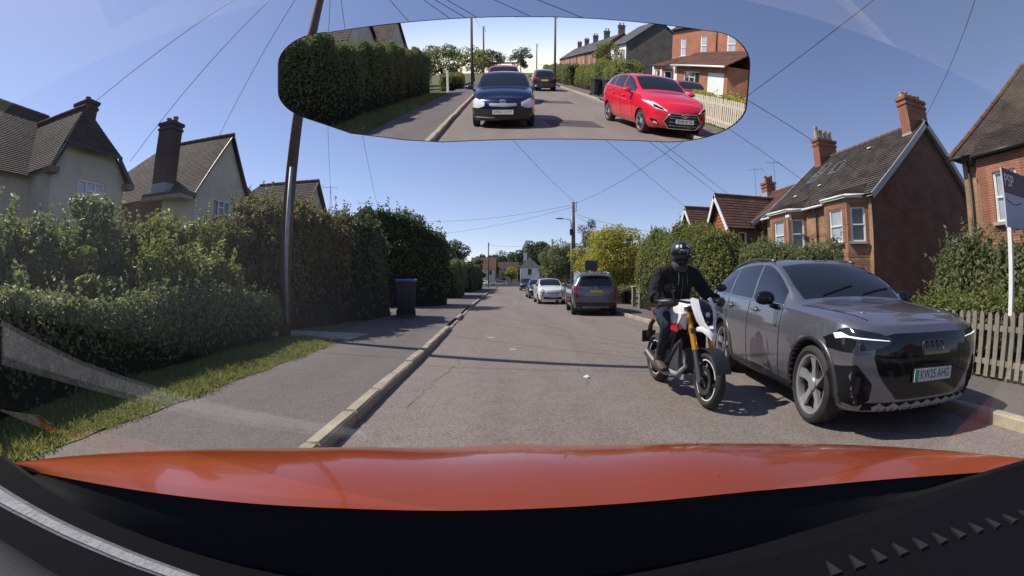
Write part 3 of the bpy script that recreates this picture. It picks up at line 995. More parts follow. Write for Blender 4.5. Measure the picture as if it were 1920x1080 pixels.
for (ya, yb) in ((21.85, 18.85), (17.05, 14.25)):
    p = bay(h, XF, 13.75, ya, yb, .62, GZ, 4.86, 'brick_yellow', 'brick_red', 'pane_net')
    # roof over the bay and its white gutter
    q = [(XF + .0, ya + .15), (13.60, ya - .55), (13.60, yb + .55), (XF + .0, yb - .15)]
    r0, r1 = (15.25, ya - .4, 5.62), (15.25, yb + .4, 5.62)
    h.slope((*q[1], 4.93), (*q[2], 4.93), r0, r1, 'tile_grey', .12)
    h.slope((*q[0], 4.93), (*q[1], 4.93), r0, r0, 'tile_grey', .12)
    h.slope((*q[2], 4.93), (*q[3], 4.93), r1, r1, 'tile_grey', .12)
    for k in range(3): h.gutter((*q[k], 4.90), (*q[k + 1], 4.90), 'fascia', .055)
    sf = MB(); sf.prism([(x, y) for x, y in q], 4.80, 4.86, 'xy'); h.put(sf, 'soffit', M['fascia'])
# main roof
OV = .3
h.slope((XF - .28, YF + OV, ZE - .1), (XF - .28, YN - OV, ZE - .1), (XR, YF + OV, ZR), (XR, YN - OV, ZR), 'tile_grey', .21, .035)
h.slope((XB + .28, YN - OV, ZE - .1), (XB + .28, YF + OV, ZE - .1), (XR, YN - OV, ZR), (XR, YF + OV, ZR), 'tile_grey', .21)
h.ridge((XR, YN - OV, ZR + .02), (XR, YF + OV, ZR + .02))
for (yy, s) in ((YN - OV - .03, -1), (YF + OV + .03, 1)):
    h.board((XF - .30, yy, ZE - .06), (XR, yy, ZR + .02), .26)
    h.board((XB + .30, yy, ZE - .06), (XR, yy, ZR + .02), .26)
sf = MB(); sf.face([(XF - .28, YN - OV, ZE - .17), (XR, YN - OV, ZR - .08), (XR, YN, ZR - .08), (XF - .28, YN, ZE - .17)]); sf.face([(XB + .28, YN - OV, ZE - .17), (XB + .28, YN, ZE - .17), (XR, YN, ZR - .08), (XR, YN - OV, ZR - .08)])
h.put(sf, 'soffit', M['barge'])
h.gutter((XF - .30, 18.8, ZE - .10), (XF - .30, 17.1, ZE - .10))
h.gutter((XF - .30, YF + .2, ZE - .10), (XF - .30, 21.9, ZE - .10))
h.chimney((19.1, 14.45), (1.65, .62), 7.7, 10.1, 'brick_red', 5, 'pot', poth=.32)
h.chimney((19.1, 22.2), (1.5, .62), 7.6, 10.0, 'brick_red', 4, 'pot_buff', poth=.75)
# roof lights and lifted tiles on the road side
def on_slope(f, y, lift=.03):   # f 0 eaves .. 1 ridge
    return Vector((XF - .28 + (XR - XF + .28) * f, y, ZE - .1 + (ZR - ZE + .1) * f)) + Vector((-.64, 0, .77)) * lift
for (f0, f1, ya, yb) in ((.55, .74, 19.6, 18.9), (.60, .80, 21.2, 20.5), (.50, .66, 21.4, 20.7)):
    fb = MB()
    for (a, b) in ((on_slope(f0, ya), on_slope(f0, yb)), (on_slope(f0, yb), on_slope(f1, yb)), (on_slope(f1, yb), on_slope(f1, ya)), (on_slope(f1, ya), on_slope(f0, ya))):
        fb.tube([a, b], .045, 4)
    wo_ = h.put(fb, 'roof_window', pm('roof_window_frame', (.16, .16, .16), .6))
    gb = MB(); gb.face([on_slope(f0, ya, .035), on_slope(f0, yb, .035), on_slope(f1, yb, .035), on_slope(f1, ya, .035)])
    h.put(gb, 'pane', M['pane'], wo_)
for (f, y) in ((.28, 21.0), (.36, 19.2), (.82, 17.2)):
    vb = MB(); vb.box(on_slope(f, y, .05), (.22, .30, .05), M4=None); h.put(vb, 'roof_vent', M['fascia'])
fl = MB(); fl.box((13.55, 19.15, 4.55), (.14, .34, .12)); fl.tube([(13.62, 19.05, 4.5), (13.6, 19.0, 4.35)], .05, 6)
h.put(fl, 'floodlight', M['white'])
vb = MB(); vb.box((XF - .02, 17.75, 2.72), (.05, .34, .34)); h.put(vb, 'wall_vent', M['pane_net'])
for z in (2.35, 3.45):
    h.band((XF, YF), (XF, YN), 3.86, 5.64, z, z + .15, 'brick_red')
h.band((XF, YF), (XF, YN), 3.86, 5.64, 4.5, 4.85, 'brick_red')
h.pipe([(XF - .3, 17.9, ZE - .12), (XF - .08, 17.9, ZE - .45), (XF - .08, 17.9, .1)], 'gutter_black', .04)

# ================================================================ right: gabled brick pair beyond
h = House('gabled_house', 'red tiled brick house with two small white edged gables facing the road', 'house', (15, 25.4, 0))
h.wall((23, 25.4), (23, 34.4), GZ, 5.1, M['brick_brown'])
h.wall((15.2, 25.4), (23, 25.4), GZ, 5.1, M['brick_brown'], gable=[(4.0, 7.85)])
h.wall((23, 34.4), (15.2, 34.4), GZ, 5.1, M['brick_brown'], gable=[(3.8, 7.85)])
h.wall((15.2, 34.4), (15.2, 25.4), GZ, 5.1, M['brick_red'])
h.slope((14.9, 34.6, 5.0), (14.9, 25.1, 5.0), (19.2, 34.6, 7.85), (19.2, 25.1, 7.85), 'tile_red', .24)
h.slope((23.3, 25.1, 5.0), (23.3, 34.6, 5.0), (19.2, 25.1, 7.85), (19.2, 34.6, 7.85), 'tile_red', .3)
h.ridge((19.2, 25.1, 7.88), (19.2, 34.6, 7.88))
h.board((14.8, 25.07, 4.98), (19.2, 25.07, 7.9), .26); h.board((23.4, 25.07, 4.98), (19.2, 25.07, 7.9), .26)
for (ya, yb) in ((28.55, 25.5), (33.9, 30.9)):
    xw, ym = 13.5, (ya + yb) / 2
    ops = [(.35, 2.7, 2.95, 4.15), (.35, 2.7, .9, 2.3)]
    h.wall((xw, ya), (xw, yb), GZ, 4.75, M['brick_red'], ops, gable=[((ya - yb) / 2, 6.7)])
    for o in ops: h.window((xw, ya), (xw, yb), *o, 'casement3')
    h.wall((xw, yb), (15.2, yb), GZ, 4.75, M['brick_brown'], [(.55, 1.15, 2.95, 4.4)])
    h.window((xw, yb), (15.2, yb), .55, 1.15, 2.95, 4.4, 'sash', 'pane')
    h.wall((15.2, ya), (xw, ya), GZ, 4.75, M['brick_brown'])
    h.band((xw, ya), (xw, yb), .12, ya - yb - .12, 4.15, 4.42, 'brick_orange', .02)
    tb_ = MB()
    L = ya - yb
    h.slope((xw - .35, yb - .28, 4.62), (17.6, yb - .28, 4.62), (xw - .35, ym, 6.98), (19.0, ym, 6.98), 'tile_red', .24)
    h.slope((17.6, ya + .28, 4.62), (xw - .35, ya + .28, 4.62), (19.0, ym, 6.98), (xw - .35, ym, 6.98), 'tile_red', .3)
    h.ridge((xw - .35, ym, 7.0), (19.0, ym, 7.0))
    for yy in (yb - .30, ya + .30):
        h.board((xw - .38, yy, 4.56), (xw - .38, ym, 7.0), .24, .05, 'fascia')
    # hung tiles in the gable, in courses
    hb_ = MB()
    for k in range(9):
        z0_ = 4.55 + k * .22; hw = (ya - yb) / 2 * (6.62 - z0_) / (6.62 - 4.75) * .95
        if hw < .12: break
        hw1 = max(.05, (ya - yb) / 2 * (6.62 - z0_ - .22) / (6.62 - 4.75) * .95)
        hw, hw1 = min(hw, 1.35), min(hw1, 1.35)
        hb_.face([(xw - .045, ym + hw, z0_), (xw - .045, ym - hw, z0_), (xw - .012, ym - hw1, z0_ + .22), (xw - .012, ym + hw1, z0_ + .22)], 0, [(0, z0_), (2 * hw, z0_), (2 * hw, z0_ + .22), (0, z0_ + .22)])
    h.put(hb_, 'hung_tiles', M['tile_orange'] if 'tile_orange' in M else brickmat('hung_tiles', (.42, .13, .05), (.34, .10, .04), (.10, .04, .02), bw=.17, rh=.22, mort=.01))
ch = h.chimney((19.2, 29.6), (.8, .8), 7.4, 8.75, 'brick_red', 3, 'pot', poth=.5)

def aerial(label, base, top, az, parent_name='tv_aerial', n=6, s=1.0):
    t = thing(parent_name, label, 'aerial', base, group='television aerials on the roofs')
    z = top - base[2]
    mb = MB(); mb.tube([(0, 0, 0), (0, 0, z)], .022, 6)
    mb.build('mast', M['steel'], t)
    bb = MB(); c, s_ = math.cos(az), math.sin(az)
    zb = z - .12
    bb.tube([(-c * .55 * s, -s_ * .55 * s, zb), (c * .55 * s, s_ * .55 * s, zb)], .014, 5)
    for k in range(n):
        f = -.5 + k / (n - 1); w = (.30 - .12 * k / n) * s
        bb.tube([(c * f * s * 1.05 - s_ * w, s_ * f * s * 1.05 + c * w, zb + .02), (c * f * s * 1.05 + s_ * w, s_ * f * s * 1.05 - c * w, zb + .02)], .009, 4)
    for w in (.22, -.22):
        bb.tube([(-c * .55 * s, -s_ * .55 * s, zb), (-c * .72 * s, -s_ * .72 * s, zb + w * s), ], .012, 4)
    bb.build('array', M['steel'], t)
    return t
aerial('tall forked tv aerial left of the chimney on the small gabled house', (19.0, 31.2, 7.8), 10.25, 2.4, s=1.1)
aerial('thin tv aerial right of the chimney on the small gabled house', (19.2, 28.6, 7.8), 10.2, 2.7)

# ================================================================ right edge: nearest brick house with a bay
h = House('brick_house', 'nearest red brick house with a tall white sash window behind the agent board', 'house', (14.5, 8.6, 0))
h.wall((14.5, 8.9), (22, 8.9)[:2], GZ, 5.3, M['brick_brown']) if False else None
h.wall((22, 9.0), (14.5, 9.0), GZ, 5.35, M['brick_brown'], gable=None)
h.wall((14.5, 9.0), (14.5, -1.5), GZ, 5.35, M['brick_yellow'])
h.wall((14.5, -1.5), (22, -1.5), GZ, 5.35, M['brick_brown'])
h.slope((14.1, 9.3, 5.3), (14.1, -1.8, 5.3), (18.4, 7.2, 9.2), (18.4, -1.8, 9.2), 'tile_brown', .12, .02)
h.slope((22.4, 9.3, 5.3), (14.1, 9.3, 5.3), (18.4, 7.2, 9.2), (18.4, 7.2, 9.2), 'tile_brown', .21)
h.ridge((18.4, 7.2, 9.2), (18.4, -1.8, 9.2)); h.ridge((14.1, 9.3, 5.35), (18.4, 7.2, 9.22))
p = bay(h, 14.5, 13.7, 8.45, 5.3, .55, GZ, 5.0, 'brick_red', 'brick_orange', 'pane_net', wz=(3.05, 4.5))
q = [(14.5, 8.6), (13.5, 7.95), (13.5, 5.8), (14.5, 5.15)]
r0, r1 = (15.3, 8.1, 6.3), (15.3, 5.6, 6.3)
h.slope((*q[1], 5.1), (*q[2], 5.1), r0, r1, 'tile_brown', .14); h.slope((*q[0], 5.1), (*q[1], 5.1), r0, r0, 'tile_brown', .14); h.slope((*q[2], 5.1), (*q[3], 5.1), r1, r1, 'tile_brown', .14)
for k in range(3): h.gutter((*q[k], 5.06), (*q[k + 1], 5.06), 'gutter_black', .06)
h.gutter((14.05, 9.25, 5.28), (14.05, 8.6, 5.28), 'gutter_black', .06)
h.pipe([(14.42, 8.7, 5.2), (14.42, 8.7, .1)], 'gutter_black', .05)

# ================================================================ left: cream rendered houses
h = House('cream_house', 'cream rendered house with a half hipped brown tiled wing', 'house', (-15.5, 11, 0))
xf, y0, y1, ze, zh = -15.5, 9.2, 13.05, 5.35, 6.25
ym, zr = (y0 + y1) / 2 - .55, 7.95
yl = ym - (ym - (y0 - .3)) * (zr - zh) / (zr - ze); yr_ = ym + ((y1 + .3) - ym) * (zr - zh) / (zr - ze)
h.wall((xf, y0), (xf, y1), GZ, ze, M['render_cream'], [(1.35, 2.75, 3.92, 5.08)], gable=[(yr_ - y0 - .05, zh), (yl - y0 + .05, zh)])
h.window((xf, y0), (xf, y1), 1.35, 2.75, 3.92, 5.08, 'casement3', 'pane_net')
h.wall((xf, y1), (-24, y1), GZ, ze, M['render_cream'])
h.wall((-17.3, y0), (xf, y0), GZ, ze, M['render_cream'])
h.wall((-17.3, -3), (-17.3, y0), GZ, ze, M['render_cream'], [(8.9, 10.3, 3.95, 5.0), (4, 5.4, 3.95, 5.0)])
h.window((-17.3, -3), (-17.3, y0), 8.9, 10.3, 3.95, 5.0, 'casement3', 'pane'); h.window((-17.3, -3), (-17.3, y0), 4, 5.4, 3.95, 5.0, 'casement3', 'pane')
h.wall((-24, y1), (-24, -3), GZ, ze, M['render_cream'])
h.slope((-16.9, -3.3, ze - .25), (-16.9, y0 - .3, ze - .25), (-20.6, -3.3, 8.7), (-20.6, ym + .9, 8.7), 'tile_brown', .13, .02)
h.slope((-24.4, y1 + .3, ze - .25), (-24.4, -3.3, ze - .25), (-20.6, ym + .9, 8.7), (-20.6, -3.3, 8.7), 'tile_brown', .25)
xa = xf + .35
h.slope((-17.0, y0 - .3, ze - .12), (xa, y0 - .3, ze - .12), (-20.6, ym, zr + .1), (xa - .75, ym, zr), 'tile_brown', .13, .02)
h.slope((xa, y1 + .3, ze - .12), (-24, y1 + .3, ze - .12), (xa - .75, ym, zr), (-20.6, ym + .9, 8.7), 'tile_brown', .13, .02)
h.slope((xa + .02, yl - .05, zh - .06), (xa + .02, yr_ + .05, zh - .06), (xa - .75, ym, zr), (xa - .75, ym, zr), 'tile_brown', .13, .02)
h.ridge((xa - .75, ym, zr), (-20.6, ym, zr + .1)); h.ridge((-20.6, -3.3, 8.72), (-20.6, ym + .9, 8.72))
for (yy, yt) in ((y0 - .3, yl), (y1 + .3, yr_)):
    h.board((xa, yy, ze - .14), (xa, yt, zh - .06), .16, .04, 'gutter_black')
h.board((xa + .05, yl - .05, zh - .06), (xa + .05, yr_ + .05, zh - .06), .10, .06, 'gutter_black', 'eaves_gutter')
kb = MB(); kb.box((xa - .25, y1 + .1, ze - .22), (.55, .45, .22)); h.put(kb, 'corbel', M['brick_brown'])
kb = MB(); kb.box((xa - .25, y0 - .12, ze - .22), (.55, .45, .22)); h.put(kb, 'corbel', M['brick_brown'])
h.chimney((-19.5, 13.0), (1.2, .7), 7.2, 9.6, 'brick_soot', 1, 'pot', poth=.3)

h = House('gabled_cottage', 'cream cottage with a steep gable and a tall brown chimney on its near roof', 'house', (-15, 20, 0))
xf, ya, yb, ze, ym, zr = -15.0, 17.5, 22.3, 5.75, 20.0, 9.15
h.wall((xf, ya), (xf, yb), GZ, ze, M['render_cream'], [(1.55, 3.05, 4.35, 5.55)], gable=[(ym - ya, zr - .05)])
h.window((xf, ya), (xf, yb), 1.55, 3.05, 4.35, 5.55, 'casement3', 'pane')
h.wall((-16.4, 16.5), (xf, 17.5), GZ, 5.3, M['render_cream'])
h.wall((-24, 16.5), (-16.4, 16.5), GZ, 5.3, M['brick_brown'])
h.wall((xf, yb), (-24, yb), GZ, ze, M['render_cream']); h.wall((-24, yb), (-24, 16.5), GZ, 5.3, M['render_cream'])
xa = xf + .25
h.slope((-24.5, 16.3, 5.1), (xa, ya - .35, 5.45), (-20.2, ym, zr), (xa, ym, zr), 'tile_brown', .13, .02)
h.slope((xa, yb + .3, 5.5), (-24.5, yb + .3, 5.5), (xa, ym, zr), (-20.2, ym, zr), 'tile_brown', .2)
h.slope((-24.5, yb + .3, 5.3), (-24.5, 16.3, 5.1), (-20.2, ym, zr), (-20.2, ym, zr), 'tile_brown', .2)
h.ridge((xa, ym, zr + .02), (-20.2, ym, zr + .02))
h.board((xa, ya - .35, 5.5), (xa, ym, zr + .03), .10, .05, 'gutter_black'); h.board((xa, yb + .3, 5.5), (xa, ym, zr + .03), .10, .05, 'gutter_black')
fr_ = MB(); fr_.box((-16.2, 16.75, 5.42), (2.9, 1.1, .16)); h.put(fr_, 'flat_roof', M['gutter_black'])
fr_ = MB(); fr_.box((-16.2, 16.6, 5.24), (2.8, 1.0, .18)); h.put(fr_, 'fascia', M['wood_grey'])
h.chimney((-17.2, 17.35), (1.0, .85), 5.6, 9.35, 'brick_soot', 2, 'pot', poth=.3)
h.chimney((-18.0, 22.4), (.9, .6), 7.2, 9.25, 'brick_soot', 1, 'pot', poth=.3)
# lower wing running on behind
h.wall((-16.4, 22.6), (-16.4, 28.4), GZ, 5.2, M['render_cream']); 
h.slope((-16.1, 22.5, 5.1), (-16.1, 28.6, 5.1), (-18.6, 22.5, 8.0), (-18.6, 27.6, 8.0), 'tile_brown', .2)
h.slope((-16.1, 28.6, 5.1), (-22, 28.6, 5.1), (-18.6, 27.6, 8.0), (-18.6, 27.6, 8.0), 'tile_brown', .25)

h = House('rendered_cottage', 'pale cottage half hidden behind the wooden pole with a brown tiled roof', 'house', (-14.5, 30, 0))
h.wall((-14.3, 27.8), (-14.3, 32.6), GZ, 5.6, M['render_cream'], gable=[(2.4, 8.6)])
h.wall((-22, 27.8), (-14.3, 27.8), GZ, 5.6, M['render_cream'])
h.slope((-22.5, 27.5, 5.4), (-14.0, 27.5, 5.4), (-19.2, 30.2, 8.65), (-14.0, 30.2, 8.65), 'tile_brown', .2)
h.slope((-14.0, 32.9, 5.4), (-22.5, 32.9, 5.4), (-14.0, 30.2, 8.65), (-19.2, 30.2, 8.65), 'tile_brown', .3)
h.ridge((-14.0, 30.2, 8.67), (-19.2, 30.2, 8.67))
h.board((-13.98, 27.5, 5.4), (-13.98, 30.2, 8.68), .12, .05, 'gutter_black'); h.board((-13.98, 32.9, 5.4), (-13.98, 30.2, 8.68), .12, .05, 'gutter_black')
aerial('tv aerial standing behind the olive hedge', (-14.4, 33.4, 5.4), 8.9, .4)
aerial('slim tv aerial showing over the dark laurel', (-11.5, 34, 4.5), 7.6, .3)

# ================================================================ end of the street
def simple_house(name, label, x0, x1, y0, y1, ze, zr, wall, roof, axis='x', wins=(), chim=None, cat='house', group=None, hip=0.0, winx=()):
    """plain house; axis = ridge direction; wins = openings (u0,u1,z0,z1) on the side facing -y; winx on the side facing -x / +x"""
    H = House(name, label, cat, ((x0 + x1) / 2, y0, 0), group)
    xm, ym = (x0 + x1) / 2, (y0 + y1) / 2
    gy = [((x1 - x0) / 2, zr)] if axis == 'y' and not hip else None
    gx = [((y1 - y0) / 2, zr)] if axis == 'x' and not hip else None
    H.wall((x0, y0), (x1, y0), GZ, ze, M[wall], wins, gable=gy)
    H.wall((x1, y0), (x1, y1), GZ, ze, M[wall], winx if xm < 0 else (), gable=gx)
    H.wall((x1, y1), (x0, y1), GZ, ze, M[wall], gable=gy)
    H.wall((x0, y1), (x0, y0), GZ, ze, M[wall], winx if xm > 0 else (), gable=gx)
    for o in wins: H.window((x0, y0), (x1, y0), *o, 'casement2')
    for o in winx:
        if xm < 0: H.window((x1, y0), (x1, y1), *o, 'casement2')
        else: H.window((x0, y1), (x0, y0), *o, 'casement2')
    v = .3; z = ze - .12
    if axis == 'x':
        a, b = (x0 - v + hip, ym, zr), (x1 + v - hip, ym, zr)
        H.slope((x0 - v, y0 - v, z), (x1 + v, y0 - v, z), a, b, roof, .35); H.slope((x1 + v, y1 + v, z), (x0 - v, y1 + v, z), b, a, roof, .35)
        if hip: H.slope((x1 + v, y0 - v, z), (x1 + v, y1 + v, z), b, b, roof, .35); H.slope((x0 - v, y1 + v, z), (x0 - v, y0 - v, z), a, a, roof, .35)
    else:
        a, b = (xm, y0 - v + hip, zr), (xm, y1 + v - hip, zr)
        H.slope((x1 + v, y0 - v, z), (x1 + v, y1 + v, z), a, b, roof, .35); H.slope((x0 - v, y1 + v, z), (x0 - v, y0 - v, z), b, a, roof, .35)
        if hip: H.slope((x0 - v, y0 - v, z), (x1 + v, y0 - v, z), a, a, roof, .35); H.slope((x1 + v, y1 + v, z), (x0 - v, y1 + v, z), b, b, roof, .35)
    if chim: H.chimney(chim[:2], (.9, .6), zr - .8, zr + 1.2, chim[2], 2, poth=.4, flash=False)
    return H
simple_house('white_house', 'white house with a grey pyramid roof closing the far end of the street', 2.2, 7.2, 118, 124, 5.0, 7.6, 'render_white', 'slate', 'y', [(1.9, 3.0, 2.9, 4.6)], (3.6, 121, 'render_white'), hip=2.4)
simple_house('far_cottage', 'cream cottage with bay windows left of the far white house', -3.6, 1.6, 122, 128, 4.6, 6.6, 'render_cream', 'tile_brown', 'x', [(.8, 1.9, 2.6, 4.0), (3.0, 4.2, 2.6, 4.0), (.8, 1.9, .8, 2.2)])
simple_house('red_roofed_house', 'far house with a dull red tiled roof at the end of the left hedges', -10.5, -4.4, 116, 124, 4.6, 7.6, 'render_cream', 'tile_red', 'x', [(1.0, 2.2, 2.8, 4.2), (4.2, 5.4, 2.8, 4.2)])
simple_house('far_bungalow', 'grey roofed bungalow half hidden by the privet hedge', 14.0, 24, 40, 48, 3.4, 6.3, 'brick_brown', 'slate', 'x', hip=3.0)
simple_house('far_brick_house', 'reddish far house right of the white house behind trees', 9.5, 15, 124, 130, 4.4, 6.6, 'brick_orange', 'tile_red', 'x')
gw = MB(); gw.box((-1.5, 113.5, .5), (9, .2, 1.0)); tag(gw.build('garden_wall', M['concrete']), 'pale garden wall across the end of the street', 'wall')
# ---------------------------------------------------------------- hedges, bushes and trees
def road_side(P):   # thin out what only the gardens behind see
    return np.where(P[:, 0] < -7.9, .25, 1.0)
hedge('clipped_hedge', 'low clipped green hedge along the grass verge with a sunlit top', [(-4.8, -.6, .5, 1.22), (-4.95, 2.5, .5, 1.18), (-5.25, 5, .5, 1.06), (-5.3, 8.9, .48, .98)], M['leaf_mid'], dens=620, leaf=.075, seed=11, lump=.08, lf=2.6, zoff=.1, shoots=.18, big=.7)
hedge('overgrown_hedge', 'tall ragged dark green hedge in front of the cream houses', [(-7.3, -1.5, .95, 1.65), (-7.2, 3.4, .95, 1.85), (-7.2, 4.9, 1.0, 2.25), (-7.2, 6.8, 1.0, 2.4), (-7.1, 9.6, 1.0, 2.5)], M['leaf_mid'], dens=360, leaf=.095, seed=12, lump=.26, lf=1.7, zoff=.09, near=road_side, shoots=.5, big=1.1, reach=.22, hv=.06)
hedge('bramble_bush', 'bright green sprawling bramble growing over the low hedge beside the wooden pole', [(-5.9, 5.3, .55, 1.35), (-5.75, 7, .6, 1.75), (-5.7, 8.6, .5, 1.55)], M['leaf_bright'], dens=420, leaf=.10, seed=13, lump=.30, lf=2.4, zoff=.09, shoots=.7, reach=.22)
hedge('olive_hedge', 'brownish olive shrub hedge just past the wooden pole', [(-6.3, 9.4, .9, 3.05), (-5.9, 11.5, 1.0, 3.2), (-5.5, 13.6, 1.0, 3.3)], M['leaf_olive'], dens=330, leaf=.10, seed=14, lump=.28, lf=1.8, zoff=.09, shoots=.5, reach=.22)
hedge('dark_shrub', 'dark green shrub behind the wheelie bin', [(-5.5, 13.2, 1.0, 3.2), (-5.2, 14.8, 1.0, 3.3), (-5.1, 16.2, .9, 3.1)], M['leaf_dark'], dens=300, leaf=.12, seed=15, lump=.26, lf=1.9, zoff=.09, shoots=.2, reach=.2)
hedge('laurel_hedge', 'tall glossy dark laurel towering over the pavement beyond the bin', [(-10.0, 21.6, 1.5, 4.2), (-7.0, 22.3, 1.7, 4.75), (-5.0, 22.8, 1.7, 4.7), (-3.1, 23.2, 1.4, 3.7)], M['leaf_dark'], dens=190, leaf=.17, seed=16, lump=.34, lf=1.3, zoff=.09, shoots=.2, aspect=.42, reach=.3, hv=.03)
hedge('garden_hedge', 'green hedge with a yellow top beyond the laurel', [(-4.6, 31, .8, 2.7), (-4.7, 40, .8, 2.8)], M['leaf_mid'], dens=110, leaf=.15, seed=17, lump=.2, zoff=.09)
hedge('dark_hedge', 'dark clipped hedge far down the left pavement', [(-4.9, 47, .8, 3.0), (-5.4, 72, .8, 3.1)], M['leaf_dark'], dens=60, leaf=.2, seed=18, lump=.2, zoff=.09)
hedge('privet_hedge', 'tall rounded privet hedge behind the motorcyclist', [(6.5, 20.6, .9, 2.8), (6.8, 18, 1.1, 3.3), (6.95, 16.2, 1.15, 3.5), (7.1, 14.6, 1.0, 2.75), (7.3, 12.9, .9, 1.95)], M['leaf_bright'], dens=300, leaf=.11, seed=19, lump=.2, lf=1.8, zoff=.09, shoots=.2, reach=.15)
hedge('front_hedge', 'low green hedge below the twin brick bays', [(7.7, 13.2, .7, 2.2), (7.7, 11, .75, 2.25), (7.8, 9.0, .7, 2.0)], M['leaf_mid'], dens=380, leaf=.085, seed=20, lump=.14, zoff=.09, shoots=.15)
hedge('evergreen_bush', 'large bushy evergreen between the brick houses and the picket fence', [(8.7, 6.0, .8, 1.6), (8.5, 4.6, 1.05, 2.15), (8.3, 2.8, 1.15, 2.3), (8.3, .8, 1.1, 2.2)], M['leaf_mid'], dens=420, leaf=.085, seed=21, lump=.30, lf=2.2, zoff=.09, shoots=.6, reach=.22)
hedge('fence_hedge', 'low bright hedge growing just behind the picket fence', [(6.75, 5.4, .4, 1.0), (6.75, .4, .4, 1.02)], M['leaf_bright'], dens=520, leaf=.07, seed=22, lump=.10, lf=3, zoff=.09, shoots=.2)
hedge('verge_shrub', 'scruffy low shrub beside the wooden gate post', [(6.0, 27.5, .6, 1.0), (6.1, 23.5, .6, .9)], M['leaf_mid'], dens=150, leaf=.11, seed=23, lump=.2, zoff=.09)

tree('golden_tree', 'spreading golden green tree beyond the parked grey SUV', (7.4, 33, .09), 5.4, 2.9, M['leaf_yellow'], trunk_h=.7, blobs=60, per=340, leaf=.18, seed=31, tr=.13)
tree('birch_tree', 'feathery grey green birch rising behind the golden tree', (7.9, 45, .09), 8.0, 1.7, M['leaf_blue'], trunk_h=2.0, blobs=30, per=170, leaf=.16, seed=32, droop=.5, tr=.12)
tree('green_tree', 'rounded dull green tree beside the lamp pole', (6.0, 58, .09), 6.4, 2.6, M['leaf_mid'], trunk_h=1.2, blobs=34, per=200, leaf=.26, seed=33)
tree('oak_tree', 'broad dark oak on the skyline above the white house', (7.0, 140, 0), 14, 5.6, M['leaf_far'], trunk_h=3, blobs=60, per=260, leaf=.55, seed=34, tr=.5)
for i, (x, y, h, r, lab) in enumerate([
        (-3.0, 150, 11, 5.4, 'dark spreading tree on the skyline above the red roofed house'),
        (-9.0, 145, 10, 4.2, 'small dark tree leftmost on the skyline'),
        (1.5, 155, 11.5, 4.6, 'green tree on the skyline just left of the oak'),
        (15.0, 140, 12.0, 4.8, 'dark tree on the skyline between the oak and the lamp pole'),
        (21.0, 135, 10.5, 5.0, 'dark tree behind the lamp pole on the skyline')]):
    tree('skyline_tree', lab, (x, y, 0), h, r, M['leaf_far'], trunk_h=1.5, blobs=36, per=240, leaf=.55, seed=40 + i, tr=.35, group='trees on the skyline')
tree('roadside_tree', 'dark bushy tree rising over the far left hedges', (-6.6, 52, .09), 6.0, 2.0, M['leaf_far'], trunk_h=1.5, blobs=26, per=180, leaf=.26, seed=50)
tree('spiky_shrub', 'spiky dark shrub at the end of the left hedges', (-5.6, 70, .09), 4.8, 1.6, M['leaf_far'], trunk_h=.8, blobs=18, per=130, leaf=.3, seed=51)
tree('street_tree', 'small olive tree in front of the far cottages', (-.2, 118, 0), 5.0, 2.2, M['leaf_yellow'], trunk_h=1.5, blobs=18, per=120, leaf=.4, seed=52)
tree('street_tree', 'low green tree right of the white house', (9.0, 96, 0), 5.6, 2.6, M['leaf_mid'], trunk_h=1.2, blobs=22, per=130, leaf=.4, seed=53)
tree('garden_shrub', 'reddish leafed shrub below the golden tree', (9.6, 27, .09), 2.6, 1.0, pm('leaf_red_brown', (.14, .05, .025), .5, var=.5, vscale=9), trunk_h=.5, blobs=16, per=150, leaf=.14, seed=54, tr=.05, cat='shrub')
for i, (x, y, h, r, mt, lab) in enumerate([
        (-7.0, 3.5, 2.3, .85, 'leaf_mid', 'leftmost loose shrub crowning the ragged hedge below the cream house window'),
        (-6.8, 5.2, 2.75, .95, 'leaf_mid', 'tallest loose shrub in the ragged hedge before the gap between the cream houses'),
        (-6.7, 7.1, 2.75, .9, 'leaf_bright', 'light green loose shrub in the ragged hedge below the tall brown chimney'),
        (-6.6, 8.9, 2.85, .85, 'leaf_olive', 'olive loose shrub in the ragged hedge just left of the wooden pole'),
        (-6.0, 4.3, 1.75, .6, 'leaf_bright', 'pale bramble clump between the clipped hedge and the ragged hedge'),
        (-5.5, 12.2, 3.5, .9, 'leaf_olive', 'olive shrub bulging over the pavement right of the wooden pole'),
        (-5.2, 15.6, 3.4, .9, 'leaf_dark', 'dark shrub bulging above the wheelie bin'),
        (-5.6, 22.2, 5.1, 1.5, 'leaf_dark', 'upright laurel tips standing highest over the dark laurel')]):
    tree('shrub', lab, (x, y, .09), h, r, M[mt], trunk_h=h * .25, blobs=16, per=330 if y < 20 else 260, leaf=.095 if y < 10 else .12, seed=80 + i, tr=.035, cat='shrub', group='loose shrubs in the left hedge')
far = MB()
# a far wood closing the view at the end of the street, too far to tell its trees apart
rs = np.random.RandomState(8)
Pw = np.stack([rs.uniform(-260, 260, 26000), rs.uniform(190, 230, 26000), rs.rand(26000) * 1.0], 1)
top = 6.5 + 2.5 * np.sin(Pw[:, 0] * .11) + 1.5 * np.sin(Pw[:, 0] * .37 + 1) + 1.0 * np.sin(Pw[:, 0] * .9)
Pw[:, 2] *= top
me = leaves_mesh('far_wood', Pw, np.tile(np.array([[0, -.6, .5]]), (26000, 1)), 1.3, M['leaf_far'], 3, spread=.5, aspect=.7)
link('far_wood', me, None, 'stuff')
# ---------------------------------------------------------------- car building kit
def paint(name, col, metal=.0, rough=.28, coat=1.0):
    m = pm(name, col, rough, metal, coat=coat)
    return m

